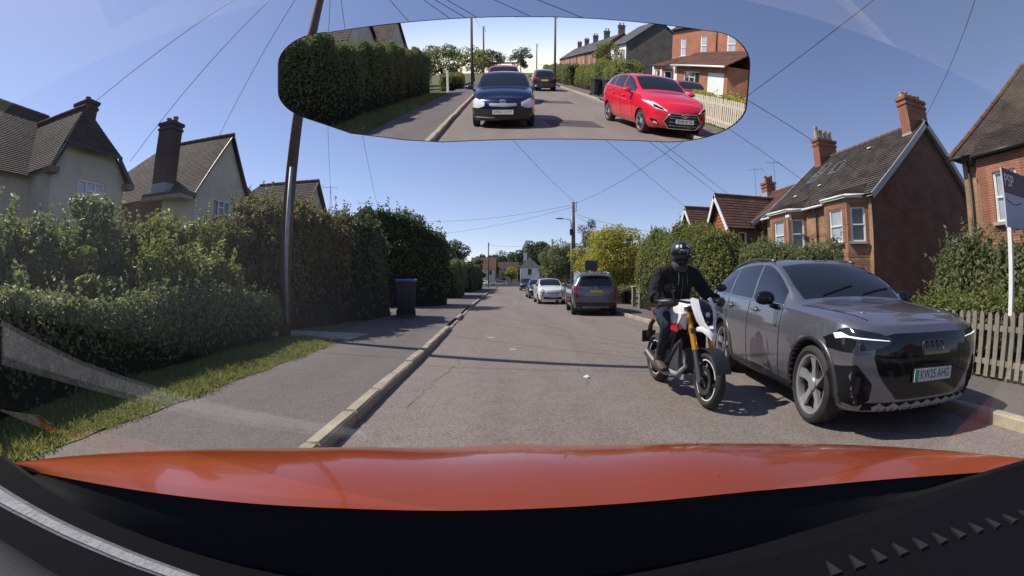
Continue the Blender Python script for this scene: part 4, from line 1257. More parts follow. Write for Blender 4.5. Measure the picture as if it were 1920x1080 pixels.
BASE = dict(  # normalised to length (0 front .. 1 rear), half width and height; one row per station
    s=[.040, .10, .20, .285, .34, .40, .46, .52, .62, .75, .87, .93, .965, .985],
    zb=[.150, .13, .125, .125, .125, .125, .125, .125, .125, .125, .135, .15, .17, .19],
    zm=[.34, .36, .39, .40, .41, .415, .42, .42, .425, .43, .43, .43, .42, .40],
    zl=[.50, .565, .605, .63, .64, .645, .65, .655, .665, .68, .70, .70, .68, .61],
    zr=[.545, .60, .64, .665, .755, .855, .925, .960, .970, .955, .915, .86, .74, .635],
    zt=[.56, .615, .655, .685, .79, .89, .96, .99, 1.0, .985, .95, .895, .765, .65],
    yb=[.80, .90, .94, .94, .94, .94, .94, .94, .94, .94, .93, .91, .88, .84],
    ym=[.87, .955, .995, 1.0, 1.0, 1.0, 1.0, 1.0, 1.0, 1.0, .995, .97, .945, .91],
    yl=[.82, .90, .94, .945, .94, .94, .94, .94, .94, .935, .925, .91, .895, .87],
    yr=[.62, .70, .74, .77, .80, .76, .715, .695, .685, .675, .66, .665, .70, .70])

def interp(xs, ys, x):
    """monotone cubic through the stations"""
    xs = np.asarray(xs, float); ys = np.asarray(ys, float)
    h = np.diff(xs); d = np.diff(ys) / h
    m = np.zeros(len(xs)); m[0], m[-1] = d[0], d[-1]
    for i in range(1, len(xs) - 1):
        m[i] = 0 if d[i - 1] * d[i] <= 0 else 2 * d[i - 1] * d[i] / (d[i - 1] + d[i])
    x = np.clip(np.asarray(x, float), xs[0], xs[-1])
    i = np.clip(np.searchsorted(xs, x) - 1, 0, len(h) - 1)
    t = (x - xs[i]) / h[i]
    return ((2 * t**3 - 3 * t**2 + 1) * ys[i] + (t**3 - 2 * t**2 + t) * h[i] * m[i] + (-2 * t**3 + 3 * t**2) * ys[i + 1] + (t**3 - t**2) * h[i] * m[i + 1])

class Car:
    """local axes: x forward (nose at +L/2), y left, z up, origin on the ground under the middle"""
    def __init__(self, name, label, loc, heading, L, Wd, Hh, wb, fo, wr, body, tw=.21, over=None, nose=.16, tail=.14, arch=1.12, group=None, cat='car', nosep=2.6):
        self.t = thing(name, label, cat, loc, heading, group=group)
        self.L, self.W, self.H, self.wr, self.tw = L, Wd, Hh, wr, tw
        self.paint = body
        T = {k: list(v) for k, v in BASE.items()}
        for k, v in (over or {}).items(): T[k] = v
        self.T = T
        self.ax = (L / 2 - fo, L / 2 - fo - wb)
        self.fx = lambda s: L / 2 - s * L
        S = np.concatenate([np.linspace(T['s'][i], T['s'][i + 1], 4)[:-1] for i in range(len(T['s']) - 1)] + [[T['s'][-1]]])
        self.S = S
        C = {k: interp(T['s'], T[k], S) for k in T if k != 's'}
        self.C = C
        hw = Wd / 2
        rings = []
        for i in range(len(S)):
            zb, zm, zl, zr, zt = (C[k][i] * Hh for k in ('zb', 'zm', 'zl', 'zr', 'zt'))
            yb, ym, yl, yr = (C[k][i] * hw for k in ('yb', 'ym', 'yl', 'yr'))
            K = [(0.0, zb), (yb * .93, zb), (yb, zb + .05), ((yb + ym * 1.0) / 2 + .012, (zb * .55 + zm * .45)), (ym, zm), (ym * .6 + yl * .4 + .012, zm * .45 + zl * .55), (yl, zl),
                 (yl * .965, zl + .022)]
            kk = len(K)
            # greenhouse / bonnet side
            p0, p1 = (yl * .955, zl + .03), (yr, zr)
            for f in (.25, .5, .75): K.append((p0[0] + (p1[0] - p0[0]) * f + .018 * math.sin(PI * f), p0[1] + (p1[1] - p0[1]) * f))
            K.append((yr, zr))
            for f in (.12, .28, .5, .75): K.append((yr * (1 - f), zr + (zt - zr) * (1 - (1 - f) ** 2.3)))
            K.append((0.0, zt))
            rings.append(K)
        self.nk = len(rings[0])
        mb = MB()
        nk = self.nk
        idx = []
        for i, K in enumerate(rings):
            row = []
            x = self.fx(S[i])
            half = [mb.vert((x, y, z)) for (y, z) in K]
            other = [half[0]] + [mb.vert((x, -y, z)) for (y, z) in K[1:-1]] + [half[-1]]
            idx.append((half, other))
        for i in range(len(S) - 1):
            for side in (0, 1):
                a, b = idx[i][side], idx[i + 1][side]
                for k in range(nk - 1):
                    q = (a[k], a[k + 1], b[k + 1], b[k])
                    mb.facei(q if side == 0 else q[::-1])
        # nose and tail patches
        for end, ring, amt, sgn in ((0, rings[0], nose, 1), (-1, rings[-1], tail, -1)):
            half, other = idx[end]
            x0 = self.fx(S[end])
            top = ring[-1][1]; bot = ring[0][1]
            n = 12
            rows = []
            for k in range(1, nk - 1):
                y, z = ring[k]
                f = (z - bot) / (top - bot)
                d = amt * (1 - .62 * max(0, (f - .62) / .38) ** 2.2) * (1 - .22 * max(0, (.35 - f) / .35) ** 2)
                if k <= 1: d *= .8
                if k > 11: d *= max(0.0, 1 - (k - 11) / (nk - 12)) ** .8 * .9 + .02
                row = [half[k]]
                for j in range(1, n):
                    u = 1 - 2 * j / n
                    row.append(mb.vert((x0 + sgn * d * (1 - abs(u) ** nosep), y * u, z + (.0 if k < 11 else 0))))
                row.append(other[k])
                rows.append(row)
            for r in range(len(rows) - 1):
                for j in range(n):
                    q = (rows[r][j], rows[r][j + 1], rows[r + 1][j + 1], rows[r + 1][j])
                    mb.facei(q if sgn > 0 else q[::-1])
            r = rows[-1]
            for j in range(n): mb.facei((r[j], r[j + 1], half[-1]))
            r = rows[0]
            for j in range(n): mb.facei((r[j + 1], r[j], half[0]))
        shell = mb.mesh('body', [body, M['black_matte']], smooth=True)
        bm = bmesh.new(); bm.from_mesh(shell)
        bmesh.ops.recalc_face_normals(bm, faces=bm.faces)
        bm.to_mesh(shell)
        self.bvh = BVHTree.FromBMesh(bm); bm.free()
        self.body = link('body', shell, self.t)
        # wheel arches
        cb = MB()
        for x in self.ax:
            for s in (1, -1):
                y1 = Wd / 2 + .1; y0 = Wd / 2 - tw - .10
                A = Matrix.Translation((x, 0, wr))
                cb.lathe([(wr * arch, s * y0), (wr * arch, s * y1)], 40, 1, A, 'y')
        cut = cb.build('wheel_cutter', [body, M['black_matte']], self.t)
        md = self.body.modifiers.new('arches', 'BOOLEAN'); md.object = cut; md.operation = 'DIFFERENCE'; md.solver = 'EXACT'
        dg = bpy.context.evaluated_depsgraph_get()
        me = bpy.data.meshes.new_from_object(self.body.evaluated_get(dg))
        self.body.modifiers.clear(); self.body.data = me
        bpy.data.objects.remove(cut)
        me.shade_smooth(); me.set_sharp_from_angle(angle=R(38))
        self.wb_ = wb
    # --- profile helpers (x in metres)
    def prof(self, k, x):
        return float(np.interp((self.L / 2 - x) / self.L, self.S, self.C[k])) * (self.H if k[0] == 'z' else self.W / 2)
    def cast(self, axis, a, b):
        """point on the shell seen along an axis: side: (x,z) from +y; rside from -y; front: (y,z) from +x; rear; top: (x,y)"""
        if axis == 'side': o, d = Vector((a, 3, b)), Vector((0, -1, 0))
        elif axis == 'rside': o, d = Vector((a, -3, b)), Vector((0, 1, 0))
        elif axis == 'front': o, d = Vector((5, a, b)), Vector((-1, 0, 0))
        elif axis == 'rear': o, d = Vector((-5, a, b)), Vector((1, 0, 0))
        else: o, d = Vector((a, b, 5)), Vector((0, 0, -1))
        loc, n, _, _ = self.bvh.ray_cast(o, d)
        if loc is None:
            loc, n, _, _ = self.bvh.find_nearest(o + d * 2.2)
        return loc, n, d
    def patch(self, name, axis, lo, hi, mat, off=.006, nx=16, nz=6, parent=None, depth=.02, smooth=True):
        """panel lying on the shell between polylines lo and hi (both [(a,b)..] over the same a range), with turned-in edges"""
        a0 = max(min(p[0] for p in lo), min(p[0] for p in hi)); a1 = min(max(p[0] for p in lo), max(p[0] for p in hi))
        lo = sorted(lo); hi = sorted(hi)
        P = []
        for i in range(nx + 1):
            a = a0 + (a1 - a0) * i / nx
            l = np.interp(a, [p[0] for p in lo], [p[1] for p in lo]); u = np.interp(a, [p[0] for p in hi], [p[1] for p in hi])
            col = []
            for j in range(nz + 1):
                loc, n, d = self.cast(axis, a, l + (u - l) * j / nz)
                if n.dot(d) > 0: n = -n
                col.append((loc + n * off, loc - n * depth))
            P.append(col)
        mb = MB()
        I = [[mb.vert(c[0]) for c in col] for col in P]
        for i in range(nx):
            for j in range(nz): mb.facei((I[i][j], I[i + 1][j], I[i + 1][j + 1], I[i][j + 1]))
        per = [(i, 0) for i in range(nx)] + [(nx, j) for j in range(nz)] + [(i, nz) for i in range(nx, 0, -1)] + [(0, j) for j in range(nz, 0, -1)]
        J = [mb.vert(P[i][j][1]) for (i, j) in per]
        for k in range(len(per)):
            a, b = per[k], per[(k + 1) % len(per)]
            mb.facei((I[a[0]][a[1]], J[k], J[(k + 1) % len(per)], I[b[0]][b[1]]))
        me = mb.mesh(name, mat, smooth=smooth, angle=50 if smooth else None)
        return link(name, me, parent or self.t)
    def line(self, name, axis, pts, w, mat, off=.004, parent=None):
        """a thin strip following points on the shell"""
        Q = []
        for k in range(len(pts) - 1):
            m = max(1, int(math.dist(pts[k], pts[k + 1]) / .06))
            for j in range(m): Q.append(tuple(pts[k][i] + (pts[k + 1][i] - pts[k][i]) * j / m for i in (0, 1)))
        Q.append(pts[-1])
        L3 = []
        for q in Q:
            loc, n, d = self.cast(axis, *q)
            if n.dot(d) > 0: n = -n
            L3.append(loc + n * off)
        mb = MB(); mb.tube(L3, w, 5)
        return mb.build(name, mat, parent or self.t, smooth=True)
    def wheel(self, x, side, rim='alloy', spokes=5, face='darkalloy', style='star', tyre_h=.24):
        r, tw = self.wr, self.tw
        y = side * (self.W / 2 - tw / 2 - .02)
        A = Matrix.Translation((x, y, r))
        s = side
        rr = r * (1 - tyre_h)
        tb = MB()
        h = tw / 2
        prof = [(rr * .98, -h * .82), (rr + (r - rr) * .35, -h), (r - .03, -h * .96), (r - .006, -h * .78), (r, -h * .4), (r - .008, -h * .36), (r, -h * .3), (r, h * .3), (r - .008, h * .36), (r, h * .4), (r - .006, h * .78), (r - .03, h * .96), (rr + (r - rr) * .35, h), (rr * .98, h * .82)]
        tb.lathe(prof, 40, 0, A, 'y', cap=False)
        w = tb.build('wheel', M['rubber'], self.t, angle=40)
        rb = MB()
        yo = s * h * .80
        prof = [(rr * .99, s * -h * .5), (rr * .90, s * -h * .3), (rr * .90, yo - s * .03), (rr * .93, yo), (rr * 1.0, yo + s * .006), (rr * 1.0, yo - s * .02)]
        rb.lathe(prof, 36, 0, A, 'y', cap=False)
        n = spokes
        for k in range(n):
            a = 2 * PI * k / n + PI / 2
            c, sn = math.cos(a), math.sin(a); tx, tz = -sn, c
            wi, wo = (.034, .058) if style == 'star' else (.03, .03)
            if style == 'twin':
                offs = (-.055, .055)
            else: offs = (0,)
            for of in offs:
                P = []
                for (rad, wd, yy) in ((.04, wi, yo - s * .035), (rr * .55, wi * .9, yo - s * .03), (rr * .96, wo, yo - s * .006)):
                    for e in (-1, 1): P.append(A @ Vector((c * rad + tx * (e * wd + of * (rad / rr + .2)), yy, sn * rad + tz * (e * wd + of * (rad / rr + .2)))))
                Pb = [p - Vector((0, s * .04, 0)) for p in P]
                for q in ((0, 1, 3, 2), (2, 3, 5, 4)):
                    rb.face([P[i] for i in q]); rb.face([Pb[i] for i in q[::-1]])
                for (i, j) in ((0, 2), (2, 4), (1, 3), (3, 5)):
                    rb.face([P[i], P[j], Pb[j], Pb[i]])
        rb.lathe([(.065, yo - s * .05), (.065, yo - s * .02), (.055, yo - s * .012), (0.0001, yo - s * .01)], 16, 0, A, 'y')
        rm = rb.build('rim', M[rim], w, angle=35)
        db = MB(); db.lathe([(rr * .88, yo - s * .075), (0.0001, yo - s * .075)], 28, 0, A, 'y')
        db.build('wheel_back', M['black_matte'], w)
        db = MB(); db.lathe([(rr * .50, yo - s * .070), (rr * .50, yo - s * .073)], 28, 0, A, 'y'); db.build('brake_disc', M['darkalloy'], w)
        if face and style == 'star':
            pb = MB()   # dark inset panel on every spoke
            for k in range(n):
                a = 2 * PI * k / n + PI / 2
                c, sn = math.cos(a), math.sin(a); tx, tz = -sn, c
                P = [A @ Vector((c * rad + tx * e * wd, yo - s * (.030 if rad < rr * .5 else .008) + s * .006, sn * rad + tz * e * wd)) for (rad, wd, e) in ((rr * .30, .018, -1), (rr * .30, .018, 1), (rr * .90, .055, 1), (rr * .90, .055, -1))]
                pb.face(P)
            pb.build('spoke_inset', M[face], w)
        return w
    def wheels(self, **k):
        for x in self.ax:
            for s in (1, -1): self.wheel(x, s, **k)
    def glass(self, segs, mat=None, ws=(.30, .455), rw=None, low=.030, up=.035, sides=('side', 'rside')):
        """side windows (fractions of length), windscreen and rear screen"""
        mat = mat or M['glass']
        H = self.H
        for (s0, s1) in segs:
            X = np.linspace(self.fx(s1), self.fx(s0), 15)
            lo = [(x, self.prof('zl', x) + low) for x in X]
            hi = [(x, max(self.prof('zr', x) - up, self.prof('zl', x) + low + .004)) for x in X]
            for sd in sides: self.patch('side_window', sd, lo, hi, mat, .003, 14, 5)
        if ws:
            X = np.linspace(self.fx(ws[1]), self.fx(ws[0]), 12)
            wy = [self.prof('yr', x) * (.93) for x in X]
            self.patch('windscreen', 'top', [(x, -w) for x, w in zip(X, wy)], [(x, w) for x, w in zip(X, wy)], mat, .004, 14, 14)
        if rw:
            z0, z1 = rw[0] * H, rw[1] * H
            w0, w1 = rw[2] * self.W / 2, rw[3] * self.W / 2
            Y = np.linspace(-w0, w0, 25)
            lo = [(y, z0 + .02 * (y / w0) ** 2) for y in Y]
            hi = [(y, z1 - .03 * (y / w0) ** 2 if abs(y) < w1 else z1 - .03 * (y / w0) ** 2 - (abs(y) - w1) / (w0 - w1 + 1e-6) * (z1 - z0) * .8) for y in Y]
            self.patch('rear_window', 'rear', lo, hi, mat, .004, 24, 8)
    def handle(self, x, z, mat=None, sides=(1, -1), l=.2):
        for s in sides:
            loc, n, d = self.cast('side' if s > 0 else 'rside', x, z)
            mb = MB(); mb.tube([loc + Vector((-l / 2, -s * .005, 0)), loc + Vector((-l / 2 + .03, s * .03, 0)), loc + Vector((l / 2 - .03, s * .03, .004)), loc + Vector((l / 2, -s * .005, 0))], [.012, .016, .016, .012], 8)
            mb.build('door_handle', mat or self.paint, self.t, smooth=True)
            cup = MB(); cup.ellipsoid((loc.x, loc.y - s * .004, loc.z - .004), (.075, .010, .038)); cup.build('handle_recess', M['gloss_black'], self.t, smooth=True)
    def mirrors(self, x, z, mat, cap=None, sides=(1, -1), s=1.0):
        for sd in sides:
            loc, n, d = self.cast('side' if sd > 0 else 'rside', x, z)
            mb = MB()
            y0 = loc.y
            mb.tube([(x, y0 - sd * .02, z - .02), (x + .01, y0 + sd * .09, z + .01)], [.035, .028], 8)
            P = []
            for i in range(11):
                f = i / 10; yy = y0 + sd * (.06 + .20 * s * f)
                k = math.sin(PI * (.10 + .80 * f)) ** .45
                ring = []
                for j in range(14):
                    a = 2 * PI * j / 14
                    ring.append((x + .02 + .075 * s * k * math.cos(a) + (.02 * f), yy, z + .075 + .085 * s * k * math.sin(a) * (1 if math.sin(a) > 0 else .75)))
                P.append(ring)
            base = len(mb.v)
            for r in P: mb.v.extend(r)
            for i in range(10):
                for j in range(14): mb.facei((base + i * 14 + j, base + i * 14 + (j + 1) % 14, base + (i + 1) * 14 + (j + 1) % 14, base + (i + 1) * 14 + j))
            mb.facei([base + j for j in range(14)][::-1]); mb.facei([base + 140 + j for j in range(14)])
            o = mb.build('door_mirror', mat, self.t, angle=60)
            if cap:
                cb = MB(); cb.ellipsoid((x + .045, y0 + sd * .16 * s, z + .115 * s), (.06 * s, .105 * s, .05 * s)); cb.build('mirror_cap', cap, o, smooth=True)
    def plate(self, axis, z, text=None, yellow=False, w=.52, hgt=.111, off=.02, band=False, y=0.0, tilt=0.0):
        loc, n, d = self.cast(axis, y, z)
        sx = 1 if axis == 'front' else -1
        x = loc.x + sx * off
        # text plane: X axis to the reader's right, normal towards the reader
        A = Matrix(((0, 0, sx, x), (sx, 0, 0, y), (0, 1, 0, z), (0, 0, 0, 1)))
        mb = MB(); mb.box((0, 0, 0), (w, hgt, .012), M4=A)
        p = mb.build('number_plate', M['plate_yellow' if yellow else 'plate_white'], self.t)
        bb = MB(); bb.box((0, 0, -.008), (w + .02, hgt + .02, .012), M4=A); bb.build('plate_holder', M['black'], p)
        if text:
            text_mesh('plate_lettering', text, hgt * .98, M['plate_ink'], p, A @ Matrix.Translation((.02 if band else 0, 0, .0065)), .0008, width=w * (.78 if band else .86))
        if band:
            gb = MB(); gb.box((-w / 2 + .025, 0, .0066), (.046, hgt * .98, .002), M4=A); gb.build('plate_band', M['green'], p)
        return p
    def ellipse_ring(self, name, axis, y, z, ry, rz, t, mat, off=.012, parent=None):
        pts = []
        sx = 1 if axis == 'front' else -1
        loc, n, d = self.cast(axis, y, z)
        mb = MB()
        for k in range(21):
            a = 2 * PI * k / 20
            pts.append((loc.x + sx * off, y + ry * math.cos(a), z + rz * math.sin(a)))
        mb.tube(pts, t, 6, cap=False)
        return mb.build(name, mat, parent or self.t, smooth=True)
    def seams(self, xs, z0=.24, panel=True):
        for sd in ('side', 'rside'):
            for x in xs:
                self.line('door_seam', sd, [(x, z0), (x, self.prof('zl', x) - .005)], .004, M['black_matte'], .001)

# ================================================================ grey electric SUV, right, facing the camera
P_EV = paint('metallic_grey_paint', (.19, .192, .225), .6, .27)
ov = dict(BASE)
ev = Car('electric_suv', 'metallic grey electric SUV parked on the right facing the camera with white running lights', (3.86, 4.82, 0), -PI / 2 - .14, 4.53, 1.865, 1.62, 2.764, .80, .372, P_EV, tw=.24, nose=.17, tail=.15, arch=1.13, nosep=3.2,
         over=dict(zb=[.155, .135, .125, .125, .125, .125, .125, .125, .125, .125, .135, .15, .17, .19],
                   zl=[.545, .605, .63, .645, .65, .655, .66, .665, .675, .69, .71, .71, .69, .62],
                   zr=[.60, .640, .665, .685, .765, .855, .925, .962, .972, .955, .905, .84, .74, .645],
                   zt=[.615, .655, .685, .705, .80, .89, .96, .99, 1.0, .985, .945, .88, .765, .66],
                   yl=[.85, .915, .945, .95, .945, .94, .94, .94, .94, .935, .925, .91, .895, .87],
                   ym=[.90, .965, .995, 1.0, 1.0, 1.0, 1.0, 1.0, 1.0, 1.0, .995, .97, .945, .91],
                   yr=[.70, .76, .78, .79, .81, .77, .725, .70, .69, .675, .66, .665, .70, .70]))
ev.wheels(spokes=5, face=None, style='star')
ev.glass([(.345, .545), (.560, .745), (.760, .88)], rw=(.66, .90, .62, .5))
c = ev
fx = ev.fx
# black single-frame grille, bumper intakes and headlamps on the nose
hw = ev.W / 2
gy = lambda f: f * hw
c.patch('grille', 'front', [(-.66, .72), (-.60, .56), (-.40, .36), (.40, .36), (.60, .56), (.66, .72)], [(-.66, .725), (-.62, .875), (-.45, .905), (.45, .905), (.62, .875), (.66, .725)], M['gloss_black'], .008, 26, 8)
for s in (1, -1):
    lo = [(s * .90, .765), (s * .84, .755), (s * .60, .790), (s * .50, .83)]
    hi = [(s * .90, .84), (s * .84, .945), (s * .60, .905), (s * .50, .87)]
    lamp = c.patch('headlight', 'front', lo, hi, M['lamp_black'], .012, 16, 6)
    c.patch('running_light', 'front', [(s * .86, .868), (s * .52, .846)], [(s * .86, .882), (s * .52, .851)], M['led'], .018, 16, 2, parent=lamp)
    c.patch('led_block', 'front', [(s * .872, .848), (s * .850, .862), (s * .825, .868)], [(s * .872, .888), (s * .850, .905), (s * .825, .882)], M['led'], .018, 6, 3, parent=lamp)
    c.patch('bumper_intake', 'front', [(s * .90, .34), (s * .74, .30), (s * .66, .36)], [(s * .90, .62), (s * .80, .66), (s * .66, .50)], M['black_matte'], .008, 10, 6)
    fin = c.patch('intake_fin', 'front', [(s * .80, .42), (s * .76, .42)], [(s * .80, .60), (s * .76, .60)], M['gloss_black'], .02, 3, 6)
c.patch('lower_grille', 'front', [(-.70, .215), (.70, .215)], [(-.70, .33), (.70, .33)], M['black_matte'], .010, 22, 4)
# silver jagged skid trim under the intake
for k in range(9):
    y0 = -.62 + k * 1.24 / 9; y1 = y0 + 1.24 / 9; ymid = (y0 + y1) / 2
    c.patch('trim_tooth', 'front', [(y0, .30), (ymid, .205), (y1, .30)], [(y0, .302), (ymid, .335), (y1, .302)], M['steel'], .016, 6, 3)
for (k, y) in enumerate((-.105, -.035, .035, .105)):
    c.ellipse_ring('badge_ring', 'front', y, .80, .048, .048, .005, M['darkalloy'], .016)
c.plate('front', .56, 'KW25 AHG', off=.03, band=True, w=.50, hgt=.108)
# dark arch mouldings and sills, seams, handles, mirrors, rails
for sd in ('side', 'rside'):
    for x in ev.ax:
        R0, R1 = ev.wr * 1.13, ev.wr * 1.13 + .058
        mb = MB(); rings = []
        for k in range(25):
            a = PI * (-.06 + 1.12 * k / 24)
            for rr in (R0, R1):
                loc, n, d = c.cast(sd, x + rr * math.cos(a), max(.20, ev.wr + rr * math.sin(a)))
                s_ = 1 if sd == 'side' else -1
                rings.append((x + rr * math.cos(a), loc.y + s_ * (.016 if rr == R0 else .010), max(.18, ev.wr + rr * math.sin(a))))
        for k in range(24):
            a, b, c2, d2 = rings[2 * k], rings[2 * k + 1], rings[2 * k + 3], rings[2 * k + 2]
            mb.face([a, b, c2, d2])
            s_ = 1 if sd == 'side' else -1
            mb.face([b, (b[0], b[1] - s_ * .03, b[2]), (c2[0], c2[1] - s_ * .03, c2[2]), c2])
            mb.face([a, d2, (d2[0], d2[1] - s_ * .06, d2[2]), (a[0], a[1] - s_ * .06, a[2])])
        mb.build('arch_moulding', paint('dark_grey_trim', (.045, .045, .05), .3, .35), ev.t, smooth=True)
    xa, xb = ev.ax[1] + .44, ev.ax[0] - .44
    c.patch('sill_trim', sd, [(xa, .23), (xb, .23)], [(xa, .32), (xb, .32)], M['black'], .010, 16, 3)
    c.line('window_trim', sd, [(x, ev.prof('zl', x) + .018) for x in np.linspace(fx(.89), fx(.335), 14)], .009, M['chrome'], .004)
ev.seams([fx(.33) - .02, fx(.552), fx(.735)])
ev.handle(fx(.50), .985, sides=(1, -1)); ev.handle(fx(.70), .995, sides=(1, -1))
ev.mirrors(fx(.375), 1.06, M['gloss_black'], s=1.05)
for s in (1, -1):
    X = np.linspace(fx(.50), fx(.86), 12)
    mb = MB(); mb.tube([(x, s * (ev.prof('yr', x) - .03), ev.prof('zr', x) + .028 + .02 * math.sin(PI * i / 11)) for i, x in enumerate(X)], .018, 6)
    mb.build('roof_rail', M['darkalloy'], ev.t, smooth=True)
c.line('bonnet_crease', 'top', [(fx(.10), .52), (fx(.28), .70)], .004, P_EV, .002); c.line('bonnet_crease', 'top', [(fx(.10), -.52), (fx(.28), -.70)], .004, P_EV, .002)
for s in (1, -1):
    c.line('bonnet_seam', 'top', [(fx(.06), s * .62), (fx(.12), s * .70), (fx(.27), s * .80)], .004, M['black_matte'], .001)
for s in (.12, -.45):
    mb = MB(); pts = []
    for f in np.linspace(0, 1, 7):
        loc, n, d = c.cast('top', fx(.305 + .03 * f), s + .5 * f)
        pts.append(loc + n * .012)
    mb.tube(pts, .009, 5); mb.build('wiper', M['black'], ev.t)

# ================================================================ grey SUV seen from behind
P_GS = paint('grey_blue_paint', (.15, .145, .16), .6, .32)
sv = Car('grey_suv', 'grey SUV with a yellow rear plate parked nose away beyond the motorcycle', (3.30, 19.1, 0), PI / 2 - .05, 4.4, 1.82, 1.69, 2.67, .95, .345, P_GS, tw=.22, nose=.14, tail=.12,
         over=dict(zr=[.545, .60, .64, .665, .755, .855, .925, .960, .970, .962, .935, .89, .76, .635], zt=[.56, .615, .655, .685, .79, .89, .96, .985, 1.0, .99, .965, .92, .785, .65]))
sv.wheels(spokes=6, style='star', face=None, rim='darkalloy')
sv.glass([(.345, .545), (.560, .745), (.760, .89)], rw=(.665, .905, .70, .58))
for s in (1, -1):
    sv.patch('tail_lamp', 'rear', [(s * .90, .98), (s * .52, 1.03)], [(s * .90, 1.14), (s * .52, 1.08)], M['redlens'], .012, 10, 4)
    sv.patch('reflector', 'rear', [(s * .78, .70), (s * .66, .70)], [(s * .78, .84), (s * .66, .80)], M['redlens'], .012, 4, 3)
    X = np.linspace(sv.fx(.48), sv.fx(.86), 12)
    mb = MB(); mb.tube([(x, s * (sv.prof('yr', x) - .02), sv.prof('zr', x) + .035 + .03 * math.sin(PI * i / 11)) for i, x in enumerate(X)], .02, 6)
    mb.build('roof_rail', M['alloy'], sv.t, smooth=True)
sv.patch('rear_bumper', 'rear', [(-.84, .30), (.84, .30)], [(-.84, .52), (.84, .52)], M['black'], .012, 18, 4)
sv.patch('bumper_trim', 'rear', [(-.50, .30), (.50, .30)], [(-.50, .36), (.50, .36)], M['alloy'], .022, 12, 2)
sv.plate('rear', .93, None, True)
ink = MB()
for k, w in enumerate((.045, .03, .05, .04, 0, .045, .04, .05)):
    if w: ink.box((-sv.L / 2 - .031, .20 - k * .057, .93), (.002, w, .07))
sv.line('tailgate_seam', 'rear', [(-.74, 1.12), (-.74, .60), (.74, .60), (.74, 1.12)], .005, M['black_matte'], .001)
sv.mirrors(sv.fx(.375), 1.08, P_GS)
sv.handle(sv.fx(.50), 1.0); sv.handle(sv.fx(.70), 1.01)
mb = MB(); mb.prism([(-1.75, 1.66), (-1.55, 1.68), (-1.72, 1.76)], -.015, .015); mb.build('roof_aerial', M['gloss_black'], sv.t)
mb = MB(); mb.box((-2.02, 0, 1.60), (.22, 1.1, .03)); bevel(mb.build('roof_spoiler', P_GS, sv.t), .01)
sv.ellipse_ring('badge', 'rear', 0, 1.06, .05, .045, .012, M['chrome'], .014)

# ================================================================ white city car facing us
P_WH = paint('white_car_paint', (.76, .76, .75), 0, .3)
fi = Car('white_hatchback', 'small white hatchback facing the camera behind the grey SUV', (2.22, 27.2, 0), -PI / 2 + .05, 3.57, 1.63, 1.49, 2.3, .68, .29, P_WH, tw=.19, nose=.22, tail=.18, nosep=2.1,
         over=dict(zl=[.49, .575, .625, .64, .645, .65, .655, .66, .67, .68, .69, .69, .67, .60], zr=[.56, .635, .675, .70, .78, .87, .93, .96, .965, .94, .89, .83, .73, .63], zt=[.575, .655, .70, .72, .81, .90, .965, .99, 1.0, .975, .925, .865, .75, .645]))
fi.wheels(spokes=7, style='star', face=None)
fi.glass([(.345, .60), (.62, .82)], rw=(.66, .88, .62, .5), ws=(.285, .47))
for s in (1, -1):
    for (yy, zz, r_) in ((.60, .74, .105), (.62, .53, .07)):
        loc, n, d = fi.cast('front', s * yy, zz)
        A = Matrix.Translation(loc) @ n.to_track_quat('Z', 'Y').to_matrix().to_4x4()
        mb = MB(); mb.lathe([(r_ * 1.15, -.03), (r_ * 1.15, .012), (r_, .016), (r_ * .7, .035), (.0001, .045)], 20, 0, A); mb.build('headlight', M['lamp_lens'], fi.t, smooth=True)
        mb = MB(); mb.lathe([(r_ * 1.22, -.03), (r_ * 1.22, .018), (r_ * .98, .022), (r_ * .98, -.01)], 20, 0, A, cap=False); mb.build('lamp_ring', M['gloss_black'], fi.t, smooth=True)
fi.patch('grille', 'front', [(-.52, .30), (.52, .30)], [(-.52, .43), (.52, .43)], M['black'], .01, 16, 3)
fi.patch('grille_bar', 'front', [(-.30, .625), (.30, .625)], [(-.30, .64), (.30, .64)], M['chrome'], .016, 10, 2)
fi.patch('upper_grille', 'front', [(-.34, .60), (.34, .60)], [(-.34, .66), (.34, .66)], M['gloss_black'], .01, 12, 2)
fi.plate('front', .455, None)
fi.mirrors(fi.fx(.36), .96, P_WH); fi.handle(fi.fx(.58), .88, M['chrome'])
fi.seams([fi.fx(.33), fi.fx(.61)])

# ================================================================ dark blue car and black car behind
P_DB = paint('dark_blue_paint', (.025, .028, .06), .3, .25)
db = Car('dark_blue_car', 'dark blue hatchback parked facing the camera behind the white hatchback', (2.05, 35.6, 0), -PI / 2 + .04, 4.1, 1.76, 1.48, 2.55, .85, .31, P_DB, tw=.2, nose=.18)
db.wheels(spokes=8, face=None); db.glass([(.345, .545), (.56, .745), (.76, .87)], rw=(.66, .88, .62, .5))
for s in (1, -1): db.patch('headlight', 'front', [(s * .80, .60), (s * .50, .62)], [(s * .80, .74), (s * .50, .68)], M['lamp_lens'], .012, 8, 4)
db.patch('grille', 'front', [(-.42, .50), (.42, .50)], [(-.42, .62), (.42, .62)], M['black'], .01, 12, 3)
db.patch('lower_grille', 'front', [(-.60, .24), (.60, .24)], [(-.60, .36), (.60, .36)], M['black'], .01, 12, 3)
db.plate('front', .43, None); db.mirrors(db.fx(.37), .95, P_DB)
P_BK = paint('black_car_paint', (.015, .015, .017), .2, .25)
bk = Car('black_car', 'black boxy car farthest in the parked row on the right', (2.0, 63, 0), -PI / 2 + .03, 4.3, 1.85, 1.75, 2.6, .85, .34, P_BK, tw=.22, nose=.12)
bk.wheels(spokes=6, face=None); bk.glass([(.345, .545), (.56, .745), (.76, .88)], rw=(.66, .88, .62, .5))
